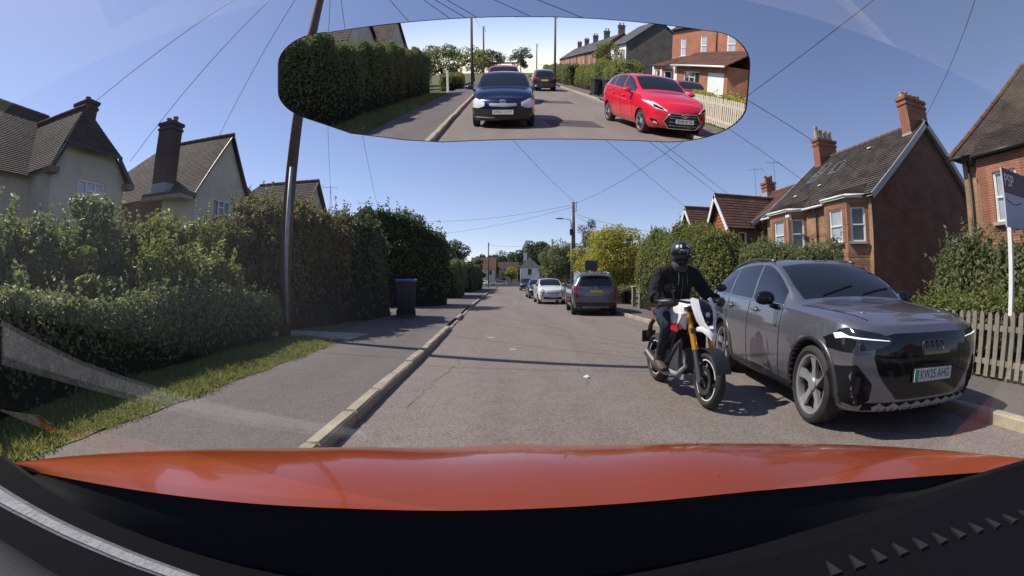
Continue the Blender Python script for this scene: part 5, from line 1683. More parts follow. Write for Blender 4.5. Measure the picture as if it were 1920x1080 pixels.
for s in (1, -1): bk.patch('headlight', 'front', [(s * .82, .78), (s * .52, .80)], [(s * .82, .93), (s * .52, .90)], M['lamp_lens'], .012, 8, 4)
bk.patch('lower_grille', 'front', [(-.6, .30), (.6, .30)], [(-.6, .45), (.6, .45)], M['steel'], .01, 12, 3); bk.mirrors(bk.fx(.37), 1.1, P_BK)
wv = Car('silver_car', 'silver car crossing at the end of the street', (-3.2, 107.5, 0), PI, 4.3, 1.76, 1.48, 2.6, .85, .31, paint('silver_paint', (.38, .39, .42), .5, .3), tw=.2)
wv.wheels(spokes=8, face=None); wv.glass([(.345, .545), (.56, .745), (.76, .87)], rw=(.66, .88, .62, .5))
wc = Car('white_car', 'white car at the far junction beside the dark hedge', (-7.2, 106.4, 0), PI * .92, 4.2, 1.76, 1.5, 2.6, .85, .31, paint('white_paint_far', (.8, .8, .79), 0, .3), tw=.2)
wc.wheels(spokes=8, face=None); wc.glass([(.345, .545), (.56, .745), (.76, .87)], rw=(.66, .88, .62, .5))

# ================================================================ cars behind the camera, seen in the inset mirror
P_YB = paint('navy_paint', (.008, .012, .045), .35, .25)
yb = Car('navy_hatchback', 'old navy blue hatchback following behind, in the mirror', (-.26, -12.75, 0), PI / 2, 3.62, 1.66, 1.50, 2.37, .72, .29, P_YB, tw=.18, nose=.24, tail=.14, nosep=2.1,
         over=dict(zl=[.49, .575, .62, .64, .645, .65, .655, .66, .67, .68, .69, .69, .67, .60], zr=[.54, .62, .665, .70, .78, .87, .935, .965, .97, .955, .92, .87, .74, .63], zt=[.56, .64, .69, .72, .81, .90, .965, .99, 1.0, .985, .955, .90, .76, .645]))
yb.wheels(spokes=7, face=None); yb.glass([(.345, .545), (.56, .745), (.76, .87)], rw=(.66, .88, .62, .5))
for s in (1, -1):
    yb.patch('headlight', 'front', [(s * .80, .56), (s * .62, .545), (s * .46, .60)], [(s * .80, .70), (s * .70, .80), (s * .46, .70)], M['lamp_lens'], .014, 10, 5)
yb.patch('grille', 'front', [(-.34, .60), (0, .585), (.34, .60)], [(-.34, .67), (.34, .67)], pm('grille_mesh', (.45, .45, .46), .4, .6, var=.6, vscale=120), .012, 12, 3)
yb.patch('bumper', 'front', [(-.80, .20), (.80, .20)], [(-.80, .52), (.80, .52)], M['black'], .010, 20, 6)
yb.patch('bumper_strip', 'front', [(.68, .30), (.20, .295)], [(.68, .33), (.20, .305)], M['steel'], .018, 8, 2)
yb.ellipse_ring('badge', 'front', 0, .715, .075, .05, .010, M['chrome'], .016); yb.ellipse_ring('badge', 'front', 0, .725, .045, .025, .008, M['chrome'], .018); yb.ellipse_ring('badge', 'front', 0, .712, .022, .045, .008, M['chrome'], .018)
yb.plate('front', .45, 'Y913 GPN', off=.03)
yb.mirrors(yb.fx(.36), .97, P_YB); 
P_RD = paint('red_paint', (.62, .012, .035), .0, .26)
rd = Car('red_hatchback', 'shiny red hatchback parked beside the white picket fence, in the mirror', (4.0, -12.45, 0), PI / 2 - .13, 4.12, 1.765, 1.60, 2.615, .82, .315, P_RD, tw=.21, nose=.24, tail=.16, nosep=2.2,
         over=dict(zl=[.50, .58, .62, .64, .65, .66, .67, .68, .70, .715, .725, .72, .69, .60], zr=[.55, .62, .665, .70, .78, .87, .935, .965, .97, .955, .92, .87, .745, .63], zt=[.57, .64, .69, .72, .81, .90, .965, .99, 1.0, .985, .955, .90, .76, .645]))
rd.wheels(spokes=6, style='star', face='darkalloy'); rd.glass([(.33, .545), (.56, .745), (.76, .865)], rw=(.66, .88, .62, .5))
for s in (1, -1):
    lp = rd.patch('headlight', 'front', [(s * .85, .86), (s * .72, .72), (s * .46, .675)], [(s * .85, .90), (s * .74, .875), (s * .46, .70)], M['lamp_lens'], .014, 12, 5)
    rd.patch('lamp_bezel', 'front', [(s * .75, .765), (s * .55, .70)], [(s * .75, .83), (s * .55, .74)], M['gloss_black'], .018, 8, 3, parent=lp)
    rd.patch('fog_lamp', 'front', [(s * .80, .42), (s * .70, .32), (s * .64, .32)], [(s * .80, .47), (s * .70, .44), (s * .64, .36)], M['gloss_black'], .012, 8, 4)
    rd.patch('fog_lens', 'front', [(s * .75, .37), (s * .67, .335)], [(s * .75, .41), (s * .67, .37)], M['lamp_lens'], .02, 5, 3)
g_ = rd.patch('grille', 'front', [(-.54, .42), (-.40, .26), (.40, .26), (.54, .42)], [(-.54, .43), (-.38, .64), (.38, .64), (.54, .43)], M['gloss_black'], .012, 22, 6)
rd.line('grille_surround', 'front', [(-.54, .425), (-.40, .26), (.40, .26), (.54, .425), (.38, .64), (-.38, .64), (-.54, .425)], .014, M['chrome'], .016, parent=g_)
for z in (.34, .42, .52, .58): rd.line('grille_bar', 'front', [(-.40, z), (.40, z)], .008, M['chrome'], .02, parent=g_)
rd.ellipse_ring('badge', 'front', 0, .60, .085, .048, .010, M['chrome'], .03)
mb = MB(); loc, n, d = rd.cast('front', 0, .60)
for p in (((-.035, -.03), (-.02, .03)), ((.02, -.03), (.035, .03)), ((-.025, -.005), (.025, .008))): mb.tube([(loc.x + .03, p[0][0], .60 + p[0][1]), (loc.x + .03, p[1][0], .60 + p[1][1])], .008, 5)
mb.build('badge', M['chrome'], rd.t)
rd.plate('front', .45, 'GV18 BWE', off=.04)
rd.mirrors(rd.fx(.36), 1.03, P_RD); rd.handle(rd.fx(.50), .93, P_RD); rd.handle(rd.fx(.70), .95, P_RD); rd.seams([rd.fx(.33), rd.fx(.552), rd.fx(.735)])
ds = Car('dark_suv', 'dark SUV parked facing away far behind, in the mirror', (2.35, -36.4, 0), -PI / 2, 4.5, 1.85, 1.72, 2.68, .9, .35, paint('dark_plum_paint', (.035, .025, .03), .4, .28), tw=.22)
ds.wheels(spokes=6, face=None); ds.glass([(.345, .545), (.56, .745), (.76, .88)], rw=(.66, .90, .70, .56))
for s in (1, -1): ds.patch('tail_lamp', 'rear', [(s * .88, .95), (s * .52, .98)], [(s * .88, 1.10), (s * .52, 1.06)], M['redlens'], .012, 8, 3)
ds.plate('rear', .86, None, True); ds.mirrors(ds.fx(.37), 1.08, M['black'])
rv = Car('red_van', 'red van with a loaded roof rack behind the navy hatchback, in the mirror', (-.45, -21.5, 0), PI / 2, 4.4, 1.80, 1.82, 2.7, .85, .32, paint('van_red_paint', (.55, .02, .03), 0, .3), tw=.2, cat='van')
rv.wheels(spokes=6, face=None); rv.glass([(.345, .545)], rw=None)
mb = MB()
for y in (-.6, .6): mb.tube([(.9, y, 1.90), (-1.6, y, 1.90)], .02, 5)
for x in (.8, 0, -.8, -1.5): mb.tube([(x, -.62, 1.92), (x, .62, 1.92)], .018, 5)
mb.build('roof_rack', M['black'], rv.t)
rc = Car('red_estate', 'dark red estate car on the driveway before the white garage, in the mirror', (9.0, -22.2, .105), PI * .55, 4.4, 1.75, 1.46, 2.6, .85, .31, paint('crimson_paint', (.35, .01, .02), 0, .28), tw=.2)
rc.wheels(spokes=6, face=None); rc.glass([(.345, .545), (.56, .745), (.76, .88)], rw=(.66, .88, .62, .5))
# ---------------------------------------------------------------- motorcycle and rider
M['jacket'] = pm('black_jacket', (.010, .010, .012), .85, var=.4, vscale=6, bump=1.0, bscale=11, spec=.25)
for _n in M['jacket'].node_tree.nodes:
    if _n.type == 'BUMP': _n.inputs['Distance'].default_value = .05
M['jeans'] = pm('blue_jeans', (.026, .036, .055), .9, var=.45, vscale=9, bump=1.0, bscale=14, spec=.2)
for _n in M['jeans'].node_tree.nodes:
    if _n.type == 'BUMP': _n.inputs['Distance'].default_value = .04
M['boot'] = pm('brown_boot', (.10, .075, .055), .7, var=.3, vscale=10)
M['gold'] = pm('gold_fork', (.75, .34, .03), .25, .45)
M['bike_white'] = pm('bike_white', (.80, .80, .80), .2, coat=.6)
M['bike_red'] = pm('bike_red', (.55, .02, .025), .3, coat=.5)
M['engine'] = pm('engine_grey', (.10, .10, .105), .45, .5)
M['helmet'] = pm('helmet_black', (.012, .012, .014), .35, coat=.4)

BP, BF = Vector((1.96, 5.72, 0)), Vector((2.035, 4.28, 0))
hd = math.atan2(BF.y - BP.y, BF.x - BP.x)
WBB = (BF - BP).length
bk_ = thing('motorcycle', 'white and black supermoto motorcycle with gold forks beside the grey electric SUV', 'motorcycle', BP, hd)
def bpart(name, mb, mat, parent=None, smooth=True, ang=45): return mb.build(name, mat, parent or bk_, angle=ang if smooth else None)
def moto_wheel(x, r, w):
    A = Matrix.Translation((x, 0, r))
    mb = MB(); rr = r * .70; h = w / 2
    prof = [(rr, -h * .62)] + [(r - (r - rr) * .92 * (1 - math.cos(a)) * .9, h * math.sin(a)) for a in np.linspace(-1.25, 1.25, 13)] + [(rr, h * .62)]
    mb.lathe(prof, 44, 0, A, 'y', cap=False)
    t = bpart('wheel', mb, M['rubber'])
    rb = MB()
    rb.lathe([(rr * 1.03, -h * .60), (rr * .93, -h * .55), (rr * .90, -h * .2), (rr * .90, h * .2), (rr * .93, h * .55), (rr * 1.03, h * .60)], 40, 0, A, 'y', cap=False)
    rb.lathe([(.05, -.06), (.05, .06)], 14, 0, A, 'y')
    for k in range(5):
        for e in (-.10, .10):
            a = 2 * PI * k / 5 + .4
            p = A @ Vector((.04 * math.cos(a), 0, .04 * math.sin(a))); q = A @ Vector((rr * .93 * math.cos(a + e), 0, rr * .93 * math.sin(a + e)))
            rb.tube([p, q], [.016, .011], 6)
    rm = bpart('rim', rb, M['gloss_black'], t)
    for s in (1, -1):     # white tape arcs on the rim edge
        sb = MB()
        for (a0, a1) in ((.2, 2.0), (2.3, 4.05), (4.4, 6.1)):
            P = []
            for k in range(15):
                a = a0 + (a1 - a0) * k / 14
                P.append([A @ Vector((q * math.cos(a), s * (h * .60 + .004), q * math.sin(a))) for q in (rr * .965, rr * 1.035)])
            for k in range(14): sb.face([P[k][0], P[k + 1][0], P[k + 1][1], P[k][1]])
        sb.build('rim_tape', M['bike_white'], rm)
    for s in ((1, -1) if x > .5 else (1,)):
        db = MB(); db.lathe([(.155, s * .062), (.155, s * .066), (.10, s * .066), (.10, s * .062), (.155, s * .062)], 28, 0, A, 'y', cap=False); bpart('brake_disc', db, M['darkalloy'], t)
    return t
RF, RR_ = .305, .32
moto_wheel(WBB, RF, .125); moto_wheel(0, RR_, .18)
hx, hz = WBB - .36, 1.02          # steering head
for s in (1, -1):
    ax = Vector((WBB, s * .105, RF)); top = Vector((hx - .02, s * .105, hz + .02))
    mid = ax.lerp(top, .42)
    mb = MB(); mb.tube([mid - (top - ax) * .02, top], .034, 12); bpart('fork_tube', mb, M['gold'])
    mb = MB(); mb.tube([ax - Vector((0, 0, .02)), mid], [.034, .030], 12); mb.tube([ax + Vector((0, -.02, 0)), ax + Vector((0, .02, 0))], .035, 10); bpart('fork_slider', mb, M['engine'])
    mb = MB(); mb.box((WBB - .11, s * .085, RF + .05), (.09, .06, .12)); bpart('brake_caliper', bevel_mb if False else mb, M['gloss_black'])
mb = MB()
mb.box((hx, 0, 1.02), (.09, .27, .05)); bpart('fork_yoke', mb, M['engine'], ang=30)
mb = MB(); mb.box((hx + .11, 0, .80), (.09, .27, .05)); bpart('fork_yoke', mb, M['engine'], ang=30)
# front mudguard
P = []
for k in range(13):
    a = .35 + 2.0 * k / 12
    P.append([(WBB + (RF + .03) * math.cos(a), y, RF + (RF + .03 - .9 * y * y / .1 * .12) * math.sin(a)) for y in (-.085, -.05, 0, .05, .085)])
grid_mesh('front_mudguard', P, M['black'], bk_)
# headlight shroud: black lamp between white cheeks, beak below
def loft(name, secs, mat, parent=None, closed=True):
    mb = MB(); n = len(secs[0]); base = len(mb.v)
    for s in secs: mb.v.extend(tuple(p) for p in s)
    for i in range(len(secs) - 1):
        for j in range(n): mb.facei((base + i * n + j, base + i * n + (j + 1) % n, base + (i + 1) * n + (j + 1) % n, base + (i + 1) * n + j))
    mb.facei([base + j for j in range(n)][::-1]); mb.facei([base + (len(secs) - 1) * n + j for j in range(n)])
    return mb.build(name, mat, parent or bk_, angle=40)
NX = hx + .10
def sec(x, z, hw, ht, k=8, e=.6):
    return [(x + .0, hw * math.copysign(abs(math.cos(a)) ** e, math.cos(a)), z + ht * math.copysign(abs(math.sin(a)) ** e, math.sin(a))) for a in (2 * PI * j / (2 * k) for j in range(2 * k))]
lamp = loft('headlight_shroud', [sec(NX - .03, 1.00, .10, .13), sec(NX + .08, .98, .095, .125), sec(NX + .15, .95, .07, .10), sec(NX + .17, .945, .045, .07)], M['gloss_black'])
mb = MB(); mb.ellipsoid((NX + .145, 0, .975), (.03, .05, .05)); mb.build('headlight_lens', M['lamp_lens'], lamp, smooth=True)
for s in (1, -1):
    pl = [(NX + .02, s * .115, 1.15), (NX + .09, s * .125, 1.06), (NX + .17, s * .105, .93), (NX + .25, s * .06, .82)]
    mb = MB()
    A_ = [Vector(p) for p in pl]
    for wv_, up in ((.0, .0),):
        inner = [Vector((NX + .06, s * .06, 1.13)), Vector((NX + .14, s * .075, 1.03)), Vector((NX + .205, s * .05, .90)), Vector((NX + .27, s * .015, .83))]
        back = [p + Vector((-.07, s * -.005, -.02)) for p in A_]
        for k in range(3):
            mb.face([A_[k], A_[k + 1], inner[k + 1], inner[k]]); mb.face([A_[k + 1], A_[k], back[k], back[k + 1]]); mb.face([inner[k], inner[k + 1], back[k + 1], back[k]])
    bpart('nose_cheek', mb, M['bike_white'], ang=30)
loft('beak', [sec(NX + .10, .82, .10, .03), sec(NX + .20, .825, .085, .04), sec(NX + .28, .785, .055, .04), sec(NX + .32, .73, .022, .025)], M['bike_white'])
mb = MB(); mb.box((NX + .27, 0, .834), (.06, .06, .008)); bpart('beak_insert', mb, M['steel'], ang=30)
# tank, seat, tail
loft('fuel_tank', [sec(.52, .90, .10, .07), sec(.66, .95, .15, .12), sec(.84, .98, .17, .14), sec(.98, .98, .15, .12), sec(1.08, .97, .09, .08)], M['bike_white'])
loft('seat', [sec(-.12, .93, .08, .03), sec(.05, .90, .12, .045), sec(.35, .875, .13, .05), sec(.60, .885, .11, .05), sec(.70, .92, .07, .04)], M['black'])
loft('tail_panel', [sec(-.22, .93, .05, .03), sec(0, .86, .11, .05), sec(.30, .80, .13, .06), sec(.5, .80, .12, .05)], M['bike_red'])
for s in (1, -1):
    mb = MB()
    mb.tube([(hx, s * .05, .92), (.86, s * .15, .76), (.55, s * .16, .50)], .022, 8); mb.tube([(hx, s * .05, .80), (.90, s * .16, .60), (.70, s * .16, .42)], .020, 8); mb.tube([(.86, s * .15, .76), (.70, s * .16, .42)], .018, 8); mb.tube([(.86, s * .14, .78), (.40, s * .12, .80), (.0, s * .10, .88)], .018, 8)
    bpart('frame_tube', mb, M['engine'])
    loft('tank_scoop', [[(1.10, s * .13, .80), (1.10, s * .20, .86), (1.12, s * .19, .97), (1.12, s * .13, .95)], [(.92, s * .15, .78), (.92, s * .22, .84), (.92, s * .21, .97), (.92, s * .15, .97)], [(.72, s * .13, .80), (.72, s * .17, .84), (.72, s * .17, .92), (.72, s * .13, .92)]], M['bike_white'] if s < 0 else M['black'])
    mb = MB(); mb.box((.96, s * .215, .82), (.20, .012, .085)); bpart('side_decal', mb, M['bike_red'], ang=30)
    mb = MB(); mb.tube([(.12, s * .10, .42), (-.02, s * .12, .33), (0, s * .12, RR_)], .03, 8); bpart('swingarm', mb, M['engine'])
    mb = MB(); mb.tube([(.55, s * .12, .37), (.55, s * .27, .36)], .014, 8); bpart('footpeg', mb, M['steel'])
mb = MB()
mb.tube([(.30, -.14, .40), (.50, -.15, .42)], .05, 8)
mb.box((.72, 0, .46), (.46, .30, .30)); mb.box((.62, 0, .66), (.26, .24, .22)); mb.box((.98, 0, .50), (.16, .22, .18)); mb.lathe([(.10, -.19), (.12, -.17), (.12, .17), (.10, .19)], 20, 0, Matrix.Translation((.62, 0, .46)), 'y')
en = bpart('engine', mb, M['engine'], ang=30)
mb = MB(); mb.box((1.02, 0, .70), (.05, .30, .26)); bpart('radiator', mb, M['black_matte'], ang=30)
mb = MB(); mb.tube([(1.0, -.08, .52), (1.05, -.10, .38), (.90, -.13, .27), (.55, -.14, .24), (.30, -.16, .28)], [.026, .026, .03, .05, .055], 10); bpart('exhaust', mb, M['steel'])
mb = MB(); mb.tube([(.32, -.16, .28), (.05, -.19, .40)], [.06, .055], 12); bpart('silencer', mb, M['engine'])
mb = MB(); mb.box((.78, 0, .255), (.5, .22, .06)); bpart('belly_pan', mb, M['steel'], ang=30)
mb = MB(); mb.tube([(-.14, .0, .86), (-.36, 0, .72), (-.42, 0, .56)], [.03, .03, .05], 8); mb.box((-.44, 0, .55), (.02, .20, .16)); bpart('tail_tidy', mb, M['black'])
# handlebar, grips, levers, guards, mirrors
mb = MB(); mb.tube([(hx - .20, -.43, 1.10), (hx - .10, -.26, 1.12), (hx - .03, -.10, 1.09), (hx - .03, .10, 1.09), (hx - .10, .26, 1.12), (hx - .20, .43, 1.10)], .014, 8)
hb = bpart('handlebar', mb, M['black'])
for s in (1, -1):
    mb = MB(); mb.tube([(hx - .125, s * .30, 1.115), (hx - .20, s * .43, 1.10)], .019, 10); bpart('grip', mb, M['rubber'], hb)
    mb = MB(); mb.tube([(hx - .06, s * .22, 1.11), (hx - .02, s * .32, 1.09), (hx - .10, s * .43, 1.07)], .008, 6); bpart('lever', mb, M['engine'], hb)
    P = []
    for k in range(9):
        f = k / 8
        x = hx + .03 - .16 * f ** 2; y = s * (.24 + .19 * f)
        hh = .025 + .025 * math.sin(PI * f)
        P.append([(x - .02, y, 1.09 + hh), (x + .01, y, 1.09 + hh * .4), (x + .012, y, 1.09 - hh * .5), (x - .01, y, 1.09 - hh)])
    g_ = grid_mesh('hand_guard', P, M['black'], bk_)
    sm = g_.modifiers.new('thick', 'SOLIDIFY'); sm.thickness = .008
    mb = MB(); mb.tube([(hx - .10, s * .24, 1.13), (hx - .02, s * .30, 1.24)], .007, 6); mb.ellipsoid((hx - .01, s * .32, 1.25), (.02, .07, .045)); bpart('mirror', mb, M['gloss_black'])
    mb = MB(); mb.ellipsoid((NX + .02, s * .20, .98), (.03, .035, .022)); bpart('indicator', mb, M['lamp_lens'])

# ---- rider
def skin(name, chains, mats, classify, parent=None, sub=2):
    """one continuous skinned surface grown from joint chains [(joint name, pos, radius)...] that share joints by name"""
    names, V, Rr, E = {}, [], [], []
    for ch in chains:
        prev = None
        for (nm, p, r) in ch:
            if nm not in names: names[nm] = len(V); V.append(p); Rr.append(r)
            if prev is not None: E.append((prev, names[nm]))
            prev = names[nm]
    me = bpy.data.meshes.new(name); me.from_pydata([tuple(v) for v in V], E, [])
    o = bpy.data.objects.new(name, me); COL.objects.link(o)
    sk = o.modifiers.new('skin', 'SKIN'); sk.use_smooth_shade = True
    for i, r in enumerate(Rr):
        d = me.skin_vertices[0].data[i]
        d.radius = r if hasattr(r, '__len__') else (r, r); d.use_root = (i == 0)
    ss = o.modifiers.new('sub', 'SUBSURF'); ss.levels = ss.render_levels = sub
    dg = bpy.context.evaluated_depsgraph_get()
    m2 = bpy.data.meshes.new_from_object(o.evaluated_get(dg))
    bpy.data.objects.remove(o)
    m2.materials.clear()
    for m in mats: m2.materials.append(m)
    for p in m2.polygons:
        p.material_index = classify(p.center) if classify else 0; p.use_smooth = True
    return link(name, m2, parent)
J = {}
pel = (.36, 0, .98)
hand = lambda s: (hx - .165, s * .375, 1.125)
chains = [[('pelvis', pel, (.18, .15)), ('waist', (.42, 0, 1.13), (.21, .17)), ('chest', (.50, 0, 1.30), (.23, .18)), ('collar', (.56, 0, 1.44), (.15, .115)), ('neck', (.61, 0, 1.52), .07), ('skull', (.65, 0, 1.62), .085)]]
for s, S in ((1, 'l'), (-1, 'r')):
    chains.append([('collar', 0, 0), ('sh' + S, (.54, s * .215, 1.41), .10), ('ua' + S, (.58, s * .29, 1.28), .092), ('el' + S, (.68, s * .365, 1.14), .080), ('fa' + S, (.85, s * .385, 1.115), .066), ('wr' + S, (hx - .27, s * .385, 1.125), .040)])
    chains.append([('pelvis', 0, 0), ('hip' + S, (.42, s * .12, .93), .115), ('th' + S, (.64, s * .22, .88), .098), ('kn' + S, (.80, s * .25, .80), .074), ('ca' + S, (.68, s * .235, .60), .068), ('an' + S, (.54, s * .225, .42), .050)])
def cls(c):
    if c.z > 1.03: return 0
    if c.z < .46: return 2
    return 1 if c.x < .2 or c.z < 1.0 or True else 0
chains = [[(n_, p, r) for (n_, p, r) in ch] for ch in chains]
person = skin('person', chains, [M['jacket'], M['jeans'], M['boot']], lambda c: 0 if c.z > (1.02 if c.x < .62 else 1.0) else 1)
person.location = BP; person.rotation_euler = (0, 0, hd)
tag(person, 'motorcyclist in black helmet, black hooded jacket and blue jeans riding the white motorcycle', 'person')
def ppart(name, mb, mat, parent=None, ang=60): return mb.build(name, mat, parent or person, angle=ang)
mb = MB(); mb.tube([(.70, 0, 1.40), (.695, 0, 1.30), (.66, 0, 1.15), (.62, 0, 1.02)], .006, 5); ppart('zip', mb, M['darkalloy'])
for s in (1, -1):
    mb = MB(); mb.tube([(.69, s * .05, 1.42), (.715, s * .055, 1.36), (.705, s * .06, 1.28)], .005, 5); ppart('drawstring', mb, pm('cord_grey', (.10, .10, .11), .8))
# helmet with visor and white marks
hc = Vector((.66, 0, 1.655))
HR = Matrix.Translation(hc) @ Matrix.Rotation(R(14), 4, 'Y') @ Matrix.Rotation(R(-6), 4, 'Z')
mb = MB()
prof = []
nU, nV = 28, 16
i0 = 0
for k in range(nV + 1):
    t = PI * k / nV
    for j in range(nU):
        w = 2 * PI * j / nU
        x, y, z = .148 * math.sin(t) * math.cos(w), .126 * math.sin(t) * math.sin(w), .142 * math.cos(t)
        if z < -.02:
            f = min(1, (-z - .02) / .11)
            x *= 1 - .10 * f; y *= 1 - .14 * f
            if x > 0: x += .030 * f * math.cos(w) ** 2
            z = max(z, -.128)
        mb.v.append(tuple(HR @ Vector((x, y, z))))
for k in range(nV):
    for j in range(nU): mb.facei((k * nU + j, (k + 1) * nU + j, (k + 1) * nU + (j + 1) % nU, k * nU + (j + 1) % nU))
he = ppart('helmet', mb, M['helmet'])
P = []
for k in range(15):
    w = R(-62 + 124 * k / 14); row = []
    for j in range(7):
        t = R(72 + 40 * j / 6 - 0)
        row.append(HR @ Vector((.155 * math.sin(t) * math.cos(w), .133 * math.sin(t) * math.sin(w), .148 * math.cos(t))))
    P.append(row)
grid_mesh('visor', P, M['glass'], he)
def hpatch(w0, w1, t0, t1, name='helmet_mark'):
    P = []
    for k in range(7):
        w = R(w0 + (w1 - w0) * k / 6)
        P.append([HR @ Vector((.151 * math.sin(t) * math.cos(w), .129 * math.sin(t) * math.sin(w), .145 * math.cos(t))) for t in (R(t0), R((t0 + t1) / 2), R(t1))])
    grid_mesh(name, P, M['bike_white'], he)
for (a, b, c_, d_) in ((-34, -20, 40, 50), (-30, -22, 50, 57), (14, 24, 38, 44), (18, 32, 42, 50), (26, 36, 48, 55)): hpatch(a, b, c_, d_)
for k in range(8): hpatch(-26 + k * 6.4, -22 + k * 6.4, 64.5, 69)
mb = MB(); mb.tube([HR @ Vector((.155 * math.cos(R(a)), .115 * math.sin(R(a)), -.085)) for a in range(-40, 41, 10)], .012, 6); ppart('chin_bar', mb, M['gloss_black'], he)
mb = MB(); mb.lathe([(.10, -.05), (.115, -.01), (.10, .03), (.085, .05)], 20, 0, Matrix.Translation((.60, 0, 1.50)) @ Matrix.Rotation(R(12), 4, 'Y'), cap=False)
ppart('hood', mb, pm('hood_grey', (.05, .05, .055), .85, bump=.4, bscale=20))
mb = MB(); mb.ellipsoid((.43, 0, 1.44), (.09, .16, .11)); ppart('hood', mb, M['jacket'])
for s in (1, -1):
    # jacket hem and cuffs
    mb = MB(); mb.lathe([(.058, -.03), (.060, .03)], 14, 0, Matrix.Translation((hx - .31, s * .39, 1.127)) @ Matrix.Rotation(R(90), 4, 'Y'), cap=False); ppart('cuff', mb, M['jacket'])
    # gloved hand: palm behind the grip, four curled fingers and a thumb
    d = (Vector((hx - .20, s * .43, 1.10)) - Vector((hx - .125, s * .30, 1.115))).normalized()
    g0 = Vector((hx - .165, s * .370, 1.108))
    mb = MB(); mb.tube([(hx - .29, s * .385, 1.128), (hx - .235, s * .380, 1.135), g0 + Vector((-.015, 0, .032))], [.036, .042, .034], 10)
    gl = ppart('glove', mb, M['black_matte'])
    for k, (ln, of) in enumerate(((1.0, -.036), (1.08, -.012), (1.02, .012), (.85, .035))):
        q = g0 + d * (of * 1.0)
        fb = MB(); pts = []
        for a in (150, 95, 40, -15, -70, -115):
            pts.append(q + Vector((math.cos(R(a)) * .031, 0, math.sin(R(a)) * .031 * ln)))
        fb.tube(pts, [.012, .0125, .012, .0115, .0105, .009], 7); ppart('finger', fb, M['black_matte'], gl)
    fb = MB(); q = g0 - d * .05
    fb.tube([q + Vector((-.045, 0, .012)), q + Vector((-.025, -s * .012, -.02)), q + Vector((.005, -s * .014, -.030))], [.014, .013, .010], 7); ppart('thumb', fb, M['black_matte'], gl)
    # boots
    mb = MB(); mb.tube([(.58, s * .228, .50), (.545, s * .228, .42), (.53, s * .23, .36)], [.058, .056, .054], 12)
    P_ = [sec(.46, .335, .040, .045), sec(.54, .345, .045, .055), sec(.64, .325, .047, .042), sec(.72, .312, .044, .030), sec(.765, .305, .028, .020)]
    base = len(mb.v)
    for sc_ in P_: mb.v.extend((x, y + s * .235, z) for (x, y, z) in sc_)
    for i in range(4):
        for j in range(16): mb.facei((base + i * 16 + j, base + i * 16 + (j + 1) % 16, base + (i + 1) * 16 + (j + 1) % 16, base + (i + 1) * 16 + j))
    mb.facei([base + j for j in range(16)][::-1]); mb.facei([base + 64 + j for j in range(16)])
    bo = ppart('boot', mb, M['boot'])
    sb = MB(); sb.box((.60, s * .235, .290), (.33, .085, .022)); ppart('sole', sb, M['rubber'], bo)
# ---------------------------------------------------------------- poles, wires, signs, bins, fences
M['creosote'] = pm('creosoted_pole', (.115, .08, .055), .9, var=.35, vscale=5, bump=.6, bscale=18)
M['bin_dark'] = pm('bin_plastic_dark', (.028, .028, .034), .5)
M['bin_blue'] = pm('bin_lid_blue', (.03, .08, .28), .45)
M['bin_green'] = pm('bin_plastic_green', (.02, .06, .03), .5)
def pole(label, x, y, h, r=.125, lean=(0, 0), arms=True, z=.09, kind='utility_pole', steps=True):
    t = thing(kind, label, 'pole', (x, y, z), group='wooden poles along the street')
    mb = MB(); mb.tube([(0, 0, 0), (lean[0] * .5, lean[1] * .5, h * .5), (lean[0], lean[1], h)], [r, r * .88, r * .72], 12)
    mb.build('shaft', M['creosote'], t, smooth=True)
    if arms:
        for k in range(4):
            ib = MB(); zz = h - .12 - k * .22; s = 1 if k % 2 else 1
            ib.tube([(lean[0], lean[1], zz), (lean[0] + s * (r + .10), lean[1], zz), (lean[0] + s * (r + .10), lean[1], zz + .10)], .018, 5)
            ib.lathe([(.03, 0), (.045, .04), (.025, .06), (.04, .10), (.0001, .11)], 10, 0, Matrix.Translation((lean[0] + s * (r + .10), lean[1], zz + .05)))
            ib.build('insulator', M['gutter_black'], t)
    return t
p1 = pole('tall wooden pole with a pale metal cable guard at the left hedge', -5.0, 9.03, 10.6, .14, (.28, 0))
mb = MB(); mb.tube([(.12, -.11, .35), (.125, -.115, 2.0), (.15, -.115, 3.75)], .045, 8); mb.build('cable_guard', M['steel'], p1, smooth=True)
mb = MB(); mb.tube([(.15, -.10, 3.7), (.27, -.08, 8.0)], .014, 5); mb.build('cable', M['gutter_black'], p1, smooth=True)
mb = MB(); mb.box((.15, -.10, 2.75), (.05, .05, .55)); mb.build('warning_plate', M['steel'], p1)
PT = Vector((-4.72, 9.03, 10.4))
p2 = pole('wooden pole carrying a street lamp right of the road', 5.05, 36.6, 7.75, .15)
mb = MB(); mb.tube([(-.19, 0, .2), (-.19, 0, 5.6)], [.07, .055], 8); mb.build('lamp_column', M['steel'], p2, smooth=True)
mb = MB(); mb.tube([(-.19, 0, 5.5), (-.22, 0, 6.15), (-.40, 0, 6.30), (-.85, 0, 6.33)], [.05, .04, .032, .028], 8); mb.build('lamp_arm', M['steel'], p2, smooth=True)
mb = MB(); mb.ellipsoid((-1.15, 0, 6.36), (.38, .12, .07)); mb.build('lamp_head', M['steel'], p2, smooth=True)
mb = MB(); mb.box((-.22, 0, 5.25), (.20, .18, .5)); mb.build('control_box', M['gutter_black'], p2)
pole('distant wooden pole above the left hedges', -4.5, 86, 8.6, .13)
p4 = pole('distant wooden pole right of the white house', 5.9, 66, 7.4, .13)
mb = MB(); mb.tube([(-.35, 0, 0), (-.35, 0, 5.6)], .05, 6); mb.build('lamp_column', M['steel'], p4, smooth=True)
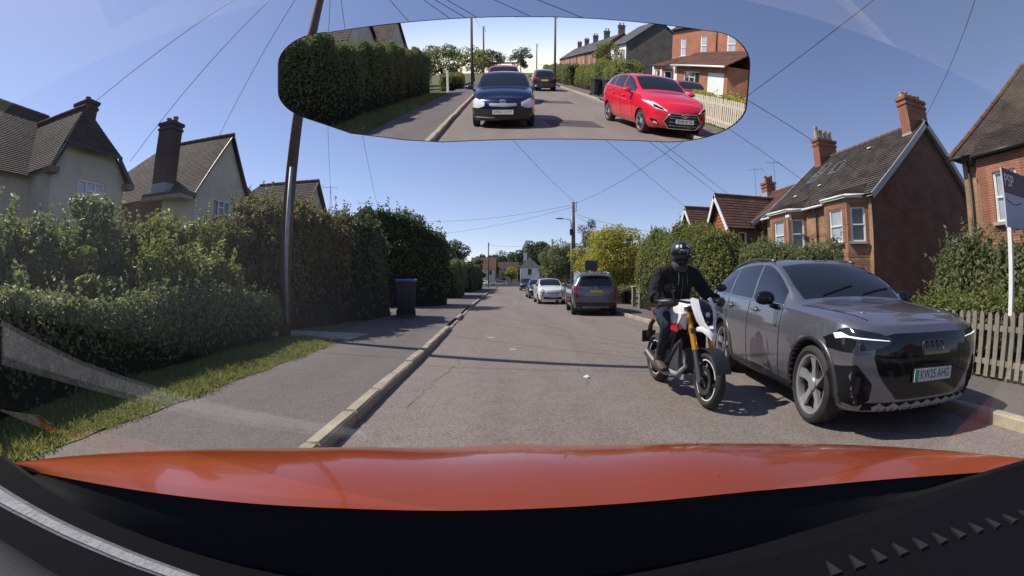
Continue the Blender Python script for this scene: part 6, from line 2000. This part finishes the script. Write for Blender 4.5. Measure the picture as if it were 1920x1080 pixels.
# behind the camera
pole('tall wooden pole leftmost in the mirror', -4.2, -47, 8.5, .15)
pole('shorter wooden pole left of centre in the mirror', -4.2, -66, 8.2, .14)
pole('tall wooden pole right of centre in the mirror', 5.2, -58, 9.2, .16)
pole('far small wooden pole in the mirror', 4.9, -98, 7.6, .13)

def wire(label, a, b, sag, r=.011, grp='overhead cables'):
    a, b = Vector(a), Vector(b)
    n = 22
    pts = [a.lerp(b, k / n) - Vector((0, 0, sag * 4 * (k / n) * (1 - k / n))) for k in range(n + 1)]
    mb = MB(); mb.tube([p - a for p in pts], r, 5)
    o = mb.build('overhead_cable', M['gutter_black'], None, smooth=True, loc=a)
    return tag(o, label, 'cable', grp)
L2 = Vector((5.15, 36.6, 7.7))
wire('overhead cable from the left wooden pole to the near gable of the brick cottage pair', PT, (14.3, 14.0, 5.6), .25)
wire('overhead cable from the left wooden pole to the far chimney of the brick cottage pair', PT, (16.8, 21.6, 7.0), .25)
wire('overhead cable from the left wooden pole to the small gabled house', PT, (14.4, 26.0, 6.4), .3)
wire('second overhead cable to the small gabled house close beside the first', PT + Vector((0, 0, -.2)), (14.2, 26.4, 6.2), .3)
wire('overhead cable from the left wooden pole to the farther small gable', PT, (13.6, 32.3, 6.7), .4)
wire('long overhead cable from the left wooden pole to the lamp pole', PT + Vector((0, 0, .1)), L2 + Vector((0, 0, .2)), .7)
wire('overhead cable from the left pole to the cream half hipped house', PT, (-15.2, 10.2, 7.6), .2)
wire('overhead cable from the left pole to the corner of the cream house', PT, (-15.3, 13.1, 6.2), .2)
wire('overhead cable from the left pole to the ridge of the gabled cottage', PT, (-15.8, 19.8, 8.9), .2)
wire('thin cable from the left pole to the pale far cottage', PT, (-11.5, 27.0, 6.2), .2, .008)
wire('thin cable from the left pole down behind the olive hedge', PT, (-9.0, 31, 4.5), .2, .008)
wire('upper cable from the lamp pole to the houses behind the dark laurel', L2 + Vector((-.2, 0, -.1)), (-9.5, 42, 7.0), .5)
wire('lower cable from the lamp pole to the houses behind the dark laurel', L2 + Vector((-.2, 0, -.3)), (-10.5, 46, 6.0), .5)
wire('upper cable from the lamp pole to the gabled houses on the right', L2 + Vector((.2, 0, -.9)), (16, 36.5, 5.3), .45)
wire('lower cable from the lamp pole to the bungalow on the right', L2 + Vector((.2, 0, -1.1)), (15.5, 40, 3.8), .35)
wire('overhead cable rising from the lamp pole over the brick cottages', L2, (9.5, -4, 9.2), 1.2)
wire('dark cable from the apex of the brick gable up over the picket fence', (19.0, 13.7, 8.9), (5.4, -1.0, 7.8), .2)
wire('faint far cable beyond the dark hedge', (-4.5, 86, 8.3), (5.9, 66, 7.2), .6, .018)
wire('cable between the poles in the mirror', (-4.2, -47, 8.2), (5.2, -58, 8.9), .6)
wire('cable running back from the poles in the mirror', (-4.2, -66, 7.9), (-4.2, -47, 8.2), .4)

def wheelie_bin(label, x, y, rz, body='bin_dark', lid='bin_dark', s=1.0, z=.1, group='wheelie bins'):
    t = thing('wheelie_bin', label, 'bin', (x, y, z), rz, group)
    mb = MB()
    w0, d0, w1, d1, h = .25 * s, .27 * s, .30 * s, .36 * s, 1.05 * s
    P0 = [(-w0, -d0, .07), (w0, -d0, .07), (w0, d0, .07), (-w0, d0, .07)]; P1 = [(-w1, -d1, h), (w1, -d1, h), (w1, d1, h), (-w1, d1, h)]
    mb.face(P0[::-1]); mb.face(P1)
    for k in range(4): mb.face([P0[k], P0[(k + 1) % 4], P1[(k + 1) % 4], P1[k]])
    mb.box((0, 0, h - .03), (w1 * 2 + .05, d1 * 2 + .05, .06))
    for x_ in (-.12, .12): mb.box((x_ * s, -d1 * .88, h * .55), (.03, .05, h * .7))
    o = mb.build('bin_body', M[body], t); bevel(o, .015)
    lb = MB(); lb.prism([(-d1 - .04, h), (d1 + .05, h + .0), (d1 + .05, h + .035), (-d1 * .2, h + .10), (-d1 - .04, h + .05)], -w1 - .03, w1 + .03, 'yz')
    bevel(lb.build('bin_lid', M[lid], t), .012)
    hb_ = MB(); hb_.tube([(-w1, d1 + .05, h - .04), (-w1, d1 + .11, h - .02), (w1, d1 + .11, h - .02), (w1, d1 + .05, h - .04)], .018, 6); hb_.build('bin_handle', M[body], t, smooth=True)
    for sx in (-1, 1):
        wb_ = MB(); wb_.lathe([(.10 * s, -.025), (.10 * s, .025)], 18, 0, Matrix.Translation((sx * (w0 + .03), d0, .10 * s)), 'x'); wb_.build('bin_wheel', M['rubber'], t)
    return t
wheelie_bin('dark wheelie bin with a blue lid standing at the end of the olive hedge', -3.62, 15.1, .25, 'bin_dark', 'bin_blue', 1.14)
wheelie_bin('dark wheelie bin at the hedge behind the car, in the mirror', 5.1, -27.6, 2.9, 'bin_dark', 'bin_dark', 1.0)
wheelie_bin('second wheelie bin, green, half hidden by the hedge in the mirror', 5.7, -26.8, 2.9, 'bin_dark', 'bin_green', 1.0)

# dark sign seen from its back
t = thing('road_sign', 'dark rectangular sign panel on a post beyond the grey SUV', 'sign', (4.28, 24.2, .1))
mb = MB(); mb.tube([(0, 0, 0), (0, 0, 1.95)], .04, 8); mb.build('post', M['steel'], t, smooth=True)
mb = MB(); mb.box((0, -.05, 2.06), (.66, .04, .56)); bevel(mb.build('panel', pm('sign_back', (.05, .055, .075), .5), t), .01)
mb = MB()
for z in (1.92, 2.2): mb.box((0, -.02, z), (.5, .03, .04))
mb.build('bracket', M['steel'], t)
# gate posts and low front fence on the right
for i, (x, y, lab, hh) in enumerate(((5.9, 21.3, 'weathered wooden gate post with a pale cap beyond the privet hedge', .95), (5.75, 19.6, 'shorter weathered post at the foot of the privet hedge', .72))):
    t = thing('gate_post', lab, 'post', (x, y, .09))
    mb = MB(); mb.box((0, 0, hh / 2), (.17, .17, hh)); bevel(mb.build('post', M['wood_grey'], t), .012)
    mb = MB(); mb.box((0, 0, hh + .025), (.22, .22, .05), cham=.02); mb.build('cap', M['fascia'] if i == 0 else M['wood_grey'], t)
t = thing('board_fence', 'low brown board fence below the privet hedge', 'fence', (6.0, 20.6, .09))
for k in range(24):
    if k % 8 == 0:
        mb = MB(); mb.box((0.04, -k * .17, .42), (.09, .09, .84)); mb.build('post', M['wood_grey'], t)
for k in range(24):
    mb = MB(); mb.box((0, -k * .17 - .085, .38), (.02, .155, .70 + .02 * math.sin(k * 2.1))); mb.build('board', pm('fence_board', (.19, .12, .07), .9, var=.3, vscale=5) if k == 0 else bpy.data.materials['fence_board'], t)

def picket_fence(label, x, ya, yb, h, mat, gap=.105, pw=.062, z=.1, group=None, jitter=1):
    t = thing('picket_fence', label, 'fence', (x, ya, z), group=group)
    rs = random.Random(5)
    n = int(abs(yb - ya) / gap); sg = 1 if yb > ya else -1
    var = []
    for k in range(5):
        mb = MB()
        hh = h + rs.uniform(-.012, .012)
        mb.prism([(-pw / 2, .04), (pw / 2, .04), (pw / 2, hh - .05), (pw * .22, hh), (-pw * .22, hh), (-pw / 2, hh - .05)], -.010, .010, 'yz')
        var.append(mb.mesh('picket', mat))
    for k in range(n):
        o = link('picket', var[rs.randrange(5)], t)
        o.location = (0, sg * k * gap, rs.uniform(-.012, .012)); o.rotation_euler = (R(rs.uniform(-1.2, 1.2)) * jitter, 0, R(rs.uniform(-2, 2)) * jitter)
    for zz in (.22, h - .20):
        mb = MB(); mb.box((.032, (yb - ya) / 2, zz), (.04, abs(yb - ya), .07)); mb.build('rail', mat, t)
    m_ = int(abs(yb - ya) / 1.8) + 1
    for k in range(m_ + 1):
        mb = MB(); mb.box((.09, sg * min(k * 1.8, abs(yb - ya)), h * .48), (.08, .08, h * .96)); mb.build('post', mat, t)
    return t
M['picket_grey'] = pm('picket_wood_grey', (.235, .21, .175), .9, var=.3, vscale=6, bump=.5, bscale=40)
M['picket_white'] = pm('picket_wood_pale', (.60, .54, .44), .85, var=.15, vscale=6)
picket_fence('weathered grey picket fence in front of the evergreen bush at the right edge', 6.12, 4.9, .2, .86, M['picket_grey'], .135, .075)
picket_fence('pale picket fence beside the red hatchback, in the mirror', 6.75, -17.4, -11.6, .98, M['picket_white'], .15, .085)
# estate agent board
t = thing('agent_board', 'estate agent board on a white post at the picket fence, blue top lettered PSP', 'sign', (6.24, 3.12, .1))
mb = MB(); mb.box((0, 0, 1.25), (.065, .065, 2.1)); mb.build('post', M['upvc'], t)
bw, bh, x0, zt = .92, .74, -.22, 2.76
mb = MB(); mb.box((x0 + bw / 2, -.055, zt - bh / 2 - .1), (bw, .025, bh)); b_ = mb.build('board', pm('board_pale', (.46, .48, .62), .5), t)
mb = MB(); mb.box((x0 + bw / 2, -.0695, zt - .1 - .155), (bw, .004, .31)); mb.build('board_header', pm('board_navy', (.012, .016, .07), .4), b_)
Ax = Matrix(((1, 0, 0, x0 + .20), (0, 0, -1, -.0725), (0, 1, 0, zt - .1 - .15), (0, 0, 0, 1)))
text_mesh('board_lettering', 'PSP', .22, M['upvc'], b_, Ax, .001, width=.30)
mb = MB(); pts = [(x0 + .06 + .5 * k / 12, -.070, zt - .49 - .05 * math.sin(PI * k / 12)) for k in range(13)]
mb.tube(pts, .006, 5); mb.build('board_swoosh', pm('board_navy_line', (.02, .03, .10), .5), b_)
# small items on the road
mb = MB(); mb.box((0, 0, .01), (.05, .09, .018), .5); mb.box((.01, .03, .022), (.03, .04, .012), .9)
tag(mb.build('litter', M['upvc'], None, loc=(1.02, 6.0, .004)), 'small scrap of white litter lying on the road', 'litter')
# ---------------------------------------------------------------- the street behind, seen in the mirror
hedge('tall_clipped_hedge', 'tall dense clipped hedge along the verge filling the left of the mirror', [(-5.9, -4.5, .75, 2.75), (-5.95, -14, .75, 2.8), (-6.0, -22, .75, 2.85), (-6.1, -30.5, .75, 2.9)], M['leaf_mid'], dens=330, leaf=.10, seed=61, lump=.10, zoff=.09, near=lambda P: np.where(P[:, 0] < -6.3, .2, 1.0))
hedge('roadside_hedge', 'bright green garden hedge along the right pavement in the mirror', [(6.9, -25.6, .8, 2.0), (6.9, -34, .8, 2.15), (6.6, -46, .8, 2.2)], M['leaf_bright'], dens=190, leaf=.12, seed=62, lump=.2, zoff=.09)
hedge('far_hedge', 'far hedge continuing beyond the dark SUV in the mirror', [(6.5, -50, .8, 2.3), (6.3, -85, .8, 2.4)], M['leaf_mid'], dens=60, leaf=.2, seed=63, lump=.2, zoff=.09)
hedge('yellow_hedge', 'low yellow green hedge beyond the tall hedge in the mirror', [(-5.4, -37, .9, 1.35), (-5.2, -43, .9, 1.35)], M['leaf_bright'], dens=140, leaf=.13, seed=64, lump=.15, zoff=.09)
hedge('fence_top_hedge', 'low golden hedge behind the pale picket fence in the mirror', [(7.6, -17.6, .4, 1.15), (7.6, -10.8, .4, 1.15)], M['leaf_yellow'], dens=280, leaf=.09, seed=65, lump=.10, zoff=.09)
hedge('corner_bush', 'bushy shrub at the right edge of the mirror', [(8.3, -11.5, .8, 1.9), (8.0, -8.6, .8, 2.0)], M['leaf_mid'], dens=200, leaf=.11, seed=66, lump=.2, zoff=.09)
tree('mirror_tree', 'grey green bushy tree beyond the yellow hedge in the mirror', (-7.5, -48, .09), 4.6, 2.4, M['leaf_mid'], trunk_h=.8, blobs=20, per=170, leaf=.25, seed=71)
tree('mirror_tree', 'far bright green tree left of the road in the mirror', (-6.0, -70, .09), 5.2, 3.0, M['leaf_bright'], trunk_h=1.2, blobs=22, per=150, leaf=.3, seed=72)
tree('mirror_tree', 'slender pale tree at the end of the road in the mirror', (2.0, -125, 0), 9.0, 3.0, M['leaf_blue'], trunk_h=2.0, blobs=22, per=130, leaf=.4, seed=73)
tree('mirror_tree', 'far dark tree closing the road in the mirror', (-6.0, -135, 0), 8.5, 4.0, M['leaf_far'], trunk_h=2.0, blobs=22, per=130, leaf=.45, seed=74)
tree('mirror_tree', 'small tree in front of the pale house in the mirror', (9.2, -45, .09), 5.2, 1.4, M['leaf_bright'], trunk_h=1.4, blobs=16, per=110, leaf=.2, seed=75, tr=.06)
h = House('garage_house', 'orange brick house with a white garage door and a red tiled lean-to, in the mirror', 'house', (12.6, -24, 0))
h.wall((14.2, -24.2), (14.2, -40), GZ, 6.2, M['brick_orange'], [(3.2, 4.5, 3.7, 5.3), (8.0, 9.2, 3.7, 5.3), (12.4, 13.6, 3.7, 5.3)])
for o in ((3.2, 4.5, 3.7, 5.3), (8.0, 9.2, 3.7, 5.3), (12.4, 13.6, 3.7, 5.3)): h.window((14.2, -24.2), (14.2, -40), *o, 'sash', 'pane_net')
h.wall((22, -24.2), (14.2, -24.2), GZ, 6.2, M['brick_orange'], gable=[(3.9, 9.0)])
h.slope((13.9, -24, 6.1), (13.9, -40.2, 6.1), (18.1, -24, 9.1), (18.1, -40.2, 9.1), 'tile_brown', .25)
h.wall((12.4, -24.6), (12.4, -33.5), GZ, 2.75, M['brick_orange'], [(.5, 3.0, .1, 2.3), (4.4, 7.4, 1.0, 2.3)])
h.wall((14.2, -24.6), (12.4, -24.6), GZ, 2.75, M['brick_orange'])
h.window((12.4, -24.6), (12.4, -33.5), 4.4, 7.4, 1.0, 2.3, 'casement3', 'pane')
db_ = MB(); db_.box((12.46, -26.35, 1.2), (.06, 2.5, 2.2)); gd = h.put(db_, 'garage_door', M['door_white'])
for k in range(1, 6):
    rb_ = MB(); rb_.box((12.425, -25.1 - k * .42, 1.2), (.012, .03, 2.1)); h.put(rb_, 'door_rib', M['fascia'], gd)
rb_ = MB(); rb_.box((12.418, -26.35, 1.1), (.03, .10, .04)); h.put(rb_, 'handle', M['gutter_black'], gd)
h.slope((12.0, -24.3, 2.7), (12.0, -33.9, 2.7), (14.2, -24.3, 4.0), (14.2, -33.9, 4.0), 'tile_red', .2)
h.gutter((11.98, -24.3, 2.68), (11.98, -33.9, 2.68), 'fascia', .07)
h.pipe([(14.1, -30.2, 6.0), (14.1, -30.2, 4.0)])
bp_ = bay(h, 12.4, 11.6, -34.2, -37.6, .6, GZ, 2.6, 'render_white', 'brick_orange', 'pane', wz=(.95, 2.2), lower=False)
h.slope((11.4, -33.9, 2.55), (11.4, -37.9, 2.55), (14.2, -35, 3.7), (14.2, -36.8, 3.7), 'tile_red', .2)
h.wall((12.4, -33.5), (12.4, -40), GZ, 2.6, M['render_white'])
simple_house('pale_house', 'pale grey rendered house with a dark brick side wall, in the mirror', 12.5, 20, -59, -50.5, 5.4, 8.4, 'render_white', 'slate', 'y', winx=[(.8, 2.2, 3.0, 4.6), (5.0, 6.6, 3.0, 4.6)])
dw = House('dark_gable_wall', 'dark brick gable end of the pale house, in the mirror', 'wall', (12.4, -50.4, 0))
dw.wall((20.05, -50.44), (12.42, -50.44), GZ, 5.4, M['brick_dark'], gable=[(3.8, 8.3)])
for i in range(5):
    y = -64 - i * 10.5
    simple_house('terrace_house', ['first brick terrace house beyond the pale house, in the mirror', 'second brick terrace house beyond the pale house, in the mirror', 'third brick terrace house along the mirror', 'fourth brick terrace house along the mirror', 'last and smallest brick terrace house in the mirror'][i], 11.5, 19, y - 9.6, y, 5.0, 7.8, 'brick_orange' if i % 2 else 'brick_red', 'slate', 'y', winx=[(1.0, 2.4, 3.0, 4.5), (5.5, 7.0, 3.0, 4.5)], chim=(15.2, y - .9, 'brick_dark'), group='terrace houses in the mirror')
for i in range(2):
    y = (-33, -45)[i]
    simple_house('left_cottage', ['cream cottage roof over the tall hedge, in the mirror', 'farther cream cottage beyond the tall hedge, in the mirror'][i], -21, -12.5, y - 8, y, 4.8, 8.2, 'render_cream', 'tile_brown', 'x', chim=(-15, y - 4, 'brick_brown'), group='cream cottages in the mirror')
t = thing('boundary_post', 'pale boundary wall end beyond the tall hedge, in the mirror', 'wall', (-4.6, -31.8, .09))
mb = MB(); mb.box((0, 0, .8), (.16, .16, 1.6)); mb.build('wall_end', M['render_white'], t)
# ---------------------------------------------------------------- the car the dashcam rides in: bonnet, dashboard, added inset mirror
K = 1.30
def kz(z): return CAMH - (CAMH - z) * K
P_OR = paint('orange_paint', (.25, .042, .007), .0, .22, .5)
_cache = {}
own = thing('own_car', 'orange bonnet and black dashboard of the car that carries the camera', 'car', (0, 0, 0))
fr = [(-1.34, .53, .857), (-1.25, .60, .862), (-1.0, .79, .882), (-.76, .91, .90), (-.34, 1.0, .92), (0, 1.01, .932), (.31, 1.02, .922), (.75, .96, .90), (1.04, .81, .88), (1.29, .60, .862), (1.40, .42, .85)]
re_ = [(-1.22, .555, .862), (-1.04, .535, .905), (-.72, .525, .95), (-.46, .52, .98), (-.2, .56, 1.0), (0, .57, 1.0), (.28, .61, .98), (.63, .61, .95), (1.13, .56, .90), (1.30, .50, .875), (1.40, .40, .86)]
nx, ny = 48, 14
P = []
for i in range(nx + 1):
    f = i / nx
    def S(T, f):
        key = id(T)
        if key not in _cache:
            k = np.linspace(0, 1, len(T))
            g = np.linspace(0, 1, 41)
            _cache[key] = [np.polyfit(g, [float(interp(k, [q[c] for q in T], v)) for v in g], 6 if c else 3) for c in range(3)]
        return Vector([float(np.polyval(pc, f)) for pc in _cache[key]])
    a, b = S(re_, f), S(fr, f)
    col = []
    for j in range(ny + 1):
        t = j / ny
        p = a.lerp(b, t)
        p.z += .030 * math.sin(PI * t) * (1 - (2 * f - 1) ** 4)
        for cx in (.40, .60):
            p.z += .010 * math.exp(-((f - cx) / .035) ** 2) * math.sin(PI * min(1, t * 1.15 + .05))
        p.z += .008 * math.exp(-((f - .5) / .02) ** 2) * t
        q = b + Vector((0, 0, 0))
        if t > .9: p.z -= .02 * ((t - .9) / .1) ** 2
        col.append((p.x * K, p.y * K, kz(p.z)))
    lip = Vector(col[-1]); col.append((lip.x * .995, lip.y + .012, lip.z - .05)); col.append((lip.x * .98, lip.y - .02, lip.z - .25))
    P.append(col)
P_OR.node_tree.nodes['Principled BSDF'].inputs['Specular IOR Level'].default_value = .3
bo = grid_mesh('bonnet', P, P_OR, own)
# scuttle and dashboard in one sweep from the bonnet's rear edge back under the camera
M['dash'] = pm('dash_plastic', (.006, .006, .008), .9, bump=.35, bscale=120, spec=.05)
DZ = .76
def sweep(rows, f0=0.0, f1=1.0, n=40):
    out_ = []
    for i in range(n + 1):
        f = f0 + (f1 - f0) * i / n
        fc = min(1.0, max(0.0, f))
        a = S(re_, fc)
        a.x += (f - fc) * 2.4; a.y += abs(f - fc) * .25
        out_.append([fn(a.x * K, a.y * K, kz(a.z)) for fn in rows])
    return out_
grid_mesh('scuttle', sweep([lambda x, y, z: (x * 1.02, y + .004, z - .006), lambda x, y, z: (x * 1.04, y - .015, z - .05), lambda x, y, z: (x * 1.06, y - .028, max(DZ + .012, z - .09)), lambda x, y, z: (x * 1.07, y - .040, DZ - .02)]), M['black_matte'], own)
rows = [lambda x, y, z: (x * 1.05, y - .030, DZ - .03), lambda x, y, z: (x * 1.06, y - .032, DZ)]
for j in range(1, 9):
    rows.append(lambda x, y, z, t=j / 8: (x * (1.06 + .6 * min(1, t * 2.5)), (y - .032) * (1 - t) - .30 * t, DZ))
rows += [lambda x, y, z: (x * 2.2, -.36, DZ - .12), lambda x, y, z: (x * 2.4, -2.4, DZ - .22)]
da = grid_mesh('dashboard', sweep(rows, -.3, 1.3, 64), M['dash'], own, smooth=False)
vent = MB()
for k in range(11):
    t = k / 10
    x, y = .62 + .62 * t, .60 - .04 * t - .10 * t * t
    vent.prism([(x - .014, y - .03), (x + .014, y - .03), (x + .006, y + .02)], DZ + .001, DZ + .008, 'xy')
vent.build('demister_vent', M['black'], da, kind='stuff')

for x in (-.42, .45):
    wj = MB(); wj.ellipsoid((x, .86, kz(.975) + .012), (.022, .018, .012)); wj.build('washer_jet', P_OR, own, smooth=True)

# flat mirror added in place of the rear-camera inset, shows the street behind
F_ = 846.0
def pray(u, v):
    dx, dy = u - 960, 540 - v
    r = math.hypot(dx, dy); t = r / F_
    k = math.sin(t) / r
    d = Vector((dx * k, math.cos(t), dy * k))
    return Matrix.Rotation(-13 / F_, 3, 'X') @ d
mc = Vector((0, 0, CAMH)) + pray(964, 160) * .34
back = Vector((.0256, -1, 0)).normalized()
mn = (back - pray(985, 135)).normalized()
mir = thing('inset_mirror', 'added frameless mirror at the top standing in for the rear-camera inset', 'mirror', mc)
def on_mirror(u, v):
    d = pray(u, v); t = (mc - Vector((0, 0, CAMH))).dot(mn) / d.dot(mn)
    return d * t + Vector((0, 0, CAMH)) - mc
out = []
def corner(cx, cy, rx, ry, a0, a1, n=9):
    for k in range(n + 1):
        a = R(a0 + (a1 - a0) * k / n); out.append((cx + rx * math.cos(a), cy - ry * math.sin(a)))
corner(620, 120, 98, 60, 90, 180); corner(640, 170, 118, 62, 180, 232); 
out += [(660, 250), (760, 262), (830, 266)]
corner(1250, 195, 150, 71, 270, 360); corner(1330, 120, 76, 62, 0, 90)
pts = [on_mirror(*p) for p in out]
mb = MB()
ct = mb.vert((0, 0, 0)); ring = [mb.vert(p) for p in pts]
for k in range(len(ring)): mb.facei((ct, ring[k], ring[(k + 1) % len(ring)]))
mm_ = bpy.data.materials.new('mirror_silver'); mm_.use_nodes = True
n_, l_ = nodes_of(mm_); b_ = n_['Principled BSDF']
b_.inputs['Base Color'].default_value = (.97, .97, .97, 1); b_.inputs['Metallic'].default_value = 1; b_.inputs['Roughness'].default_value = 0.0
mb.build('mirror_glass', mm_, mir)
hb_ = MB(); e = Vector(mn) * -.0015
r0_ = [hb_.vert(Vector(p) * .998 + Vector(mn) * .0008) for p in pts]; r1 = [hb_.vert(Vector(p) * 1.008 + e) for p in pts]; r2 = [hb_.vert(Vector(p) * .97 + Vector(mn) * -.008) for p in pts]
for k in range(len(r1)): hb_.facei((r1[k], r1[(k + 1) % len(r1)], r2[(k + 1) % len(r1)], r2[k]))
for k in range(len(r1)): hb_.facei((r0_[k], r0_[(k + 1) % len(r1)], r1[(k + 1) % len(r1)], r1[k]))
hb_.facei(r2)
hb_.build('housing', M['black'], mir)
st_ = MB(); st_.tube([Vector(mn) * -.006, Vector((0, .020, .012))], [.012, .016], 10)
st_.build('mount', M['black'], mir, smooth=True)

# windscreen: a raked pane that mirrors the top of the dashboard faintly
WO, WS = Vector((0, .735, .905)), R(60)
WN = Vector((0, -math.sin(WS), -math.cos(WS)))      # facing the cabin
WU = Vector((0, -math.cos(WS), math.sin(WS)))       # up the glass
gm_ = bpy.data.materials.new('windscreen_glass'); gm_.use_nodes = True
n_, l_ = nodes_of(gm_)
n_.remove(n_['Principled BSDF'])
tp_ = n_.new('ShaderNodeBsdfTransparent'); tp_.inputs[0].default_value = (.98, .985, .98, 1)
gl_ = n_.new('ShaderNodeBsdfGlossy'); gl_.inputs['Roughness'].default_value = 0.0; gl_.inputs['Color'].default_value = (1, 1, 1, 1)
mx_ = n_.new('ShaderNodeMixShader'); mx_.inputs[0].default_value = .15
l_.new(tp_.outputs[0], mx_.inputs[1]); l_.new(gl_.outputs[0], mx_.inputs[2]); l_.new(mx_.outputs[0], n_['Material Output'].inputs['Surface'])
wb_ = MB()
wb_.face([WO + Vector((-2.3, 0, 0)), WO + Vector((2.3, 0, 0)), WO + Vector((2.0, 0, 0)) + WU * 1.5, WO + Vector((-2.0, 0, 0)) + WU * 1.5])
wb_.build('windscreen', gm_, own)
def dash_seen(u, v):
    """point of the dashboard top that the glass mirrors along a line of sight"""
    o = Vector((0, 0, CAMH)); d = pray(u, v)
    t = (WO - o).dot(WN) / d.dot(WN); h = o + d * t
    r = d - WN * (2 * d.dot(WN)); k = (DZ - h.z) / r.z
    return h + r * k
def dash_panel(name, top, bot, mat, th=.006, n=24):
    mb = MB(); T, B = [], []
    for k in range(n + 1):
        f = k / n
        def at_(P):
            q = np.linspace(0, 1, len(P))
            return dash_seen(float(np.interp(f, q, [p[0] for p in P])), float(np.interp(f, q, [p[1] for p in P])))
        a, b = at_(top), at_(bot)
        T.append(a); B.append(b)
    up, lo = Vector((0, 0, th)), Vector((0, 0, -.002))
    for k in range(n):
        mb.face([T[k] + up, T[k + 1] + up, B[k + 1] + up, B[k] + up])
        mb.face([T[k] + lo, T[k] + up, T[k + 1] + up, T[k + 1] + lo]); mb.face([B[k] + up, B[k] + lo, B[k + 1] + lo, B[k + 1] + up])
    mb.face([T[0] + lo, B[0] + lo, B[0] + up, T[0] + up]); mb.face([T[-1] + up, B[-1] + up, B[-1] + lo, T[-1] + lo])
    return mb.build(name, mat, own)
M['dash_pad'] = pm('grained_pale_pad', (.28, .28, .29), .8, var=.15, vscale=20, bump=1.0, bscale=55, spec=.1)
M['feather_grey'] = pm('band_feather_grey', (.13, .13, .14), .8, var=.2, vscale=14, bump=1.0, bscale=55, spec=.1)
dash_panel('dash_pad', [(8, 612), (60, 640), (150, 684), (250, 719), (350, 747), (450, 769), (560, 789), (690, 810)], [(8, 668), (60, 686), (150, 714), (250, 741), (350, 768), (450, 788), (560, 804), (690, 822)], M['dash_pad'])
dash_panel('band_feather', [(4, 600), (60, 630), (150, 676), (250, 712), (350, 741), (450, 764), (560, 785), (700, 808)], [(4, 684), (60, 700), (150, 726), (250, 752), (350, 778), (450, 797), (560, 811), (700, 828)], M['feather_grey'], th=.003)  # darker margin added to soften the edges of the mirrored band
# unseen panels added in graded greys, mirrored as a soft haze over the left side
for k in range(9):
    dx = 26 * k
    mk = pm('veil_panel_grey', (.020 + .0068 * k, .020 + .0068 * k, .022 + .0070 * k), .9, spec=.05)
    dash_panel('veil_panel', [(-40, 290 + dx * .4), (300 - dx * .5, 290 + dx * .4), (700 - dx * 1.2, 320 + dx * .4)], [(-40, 575 - dx * .12), (300 - dx * .5, 655 - dx * .3), (760 - dx * 1.2, 720 - dx * .7)], mk, th=.001 + .001 * k)
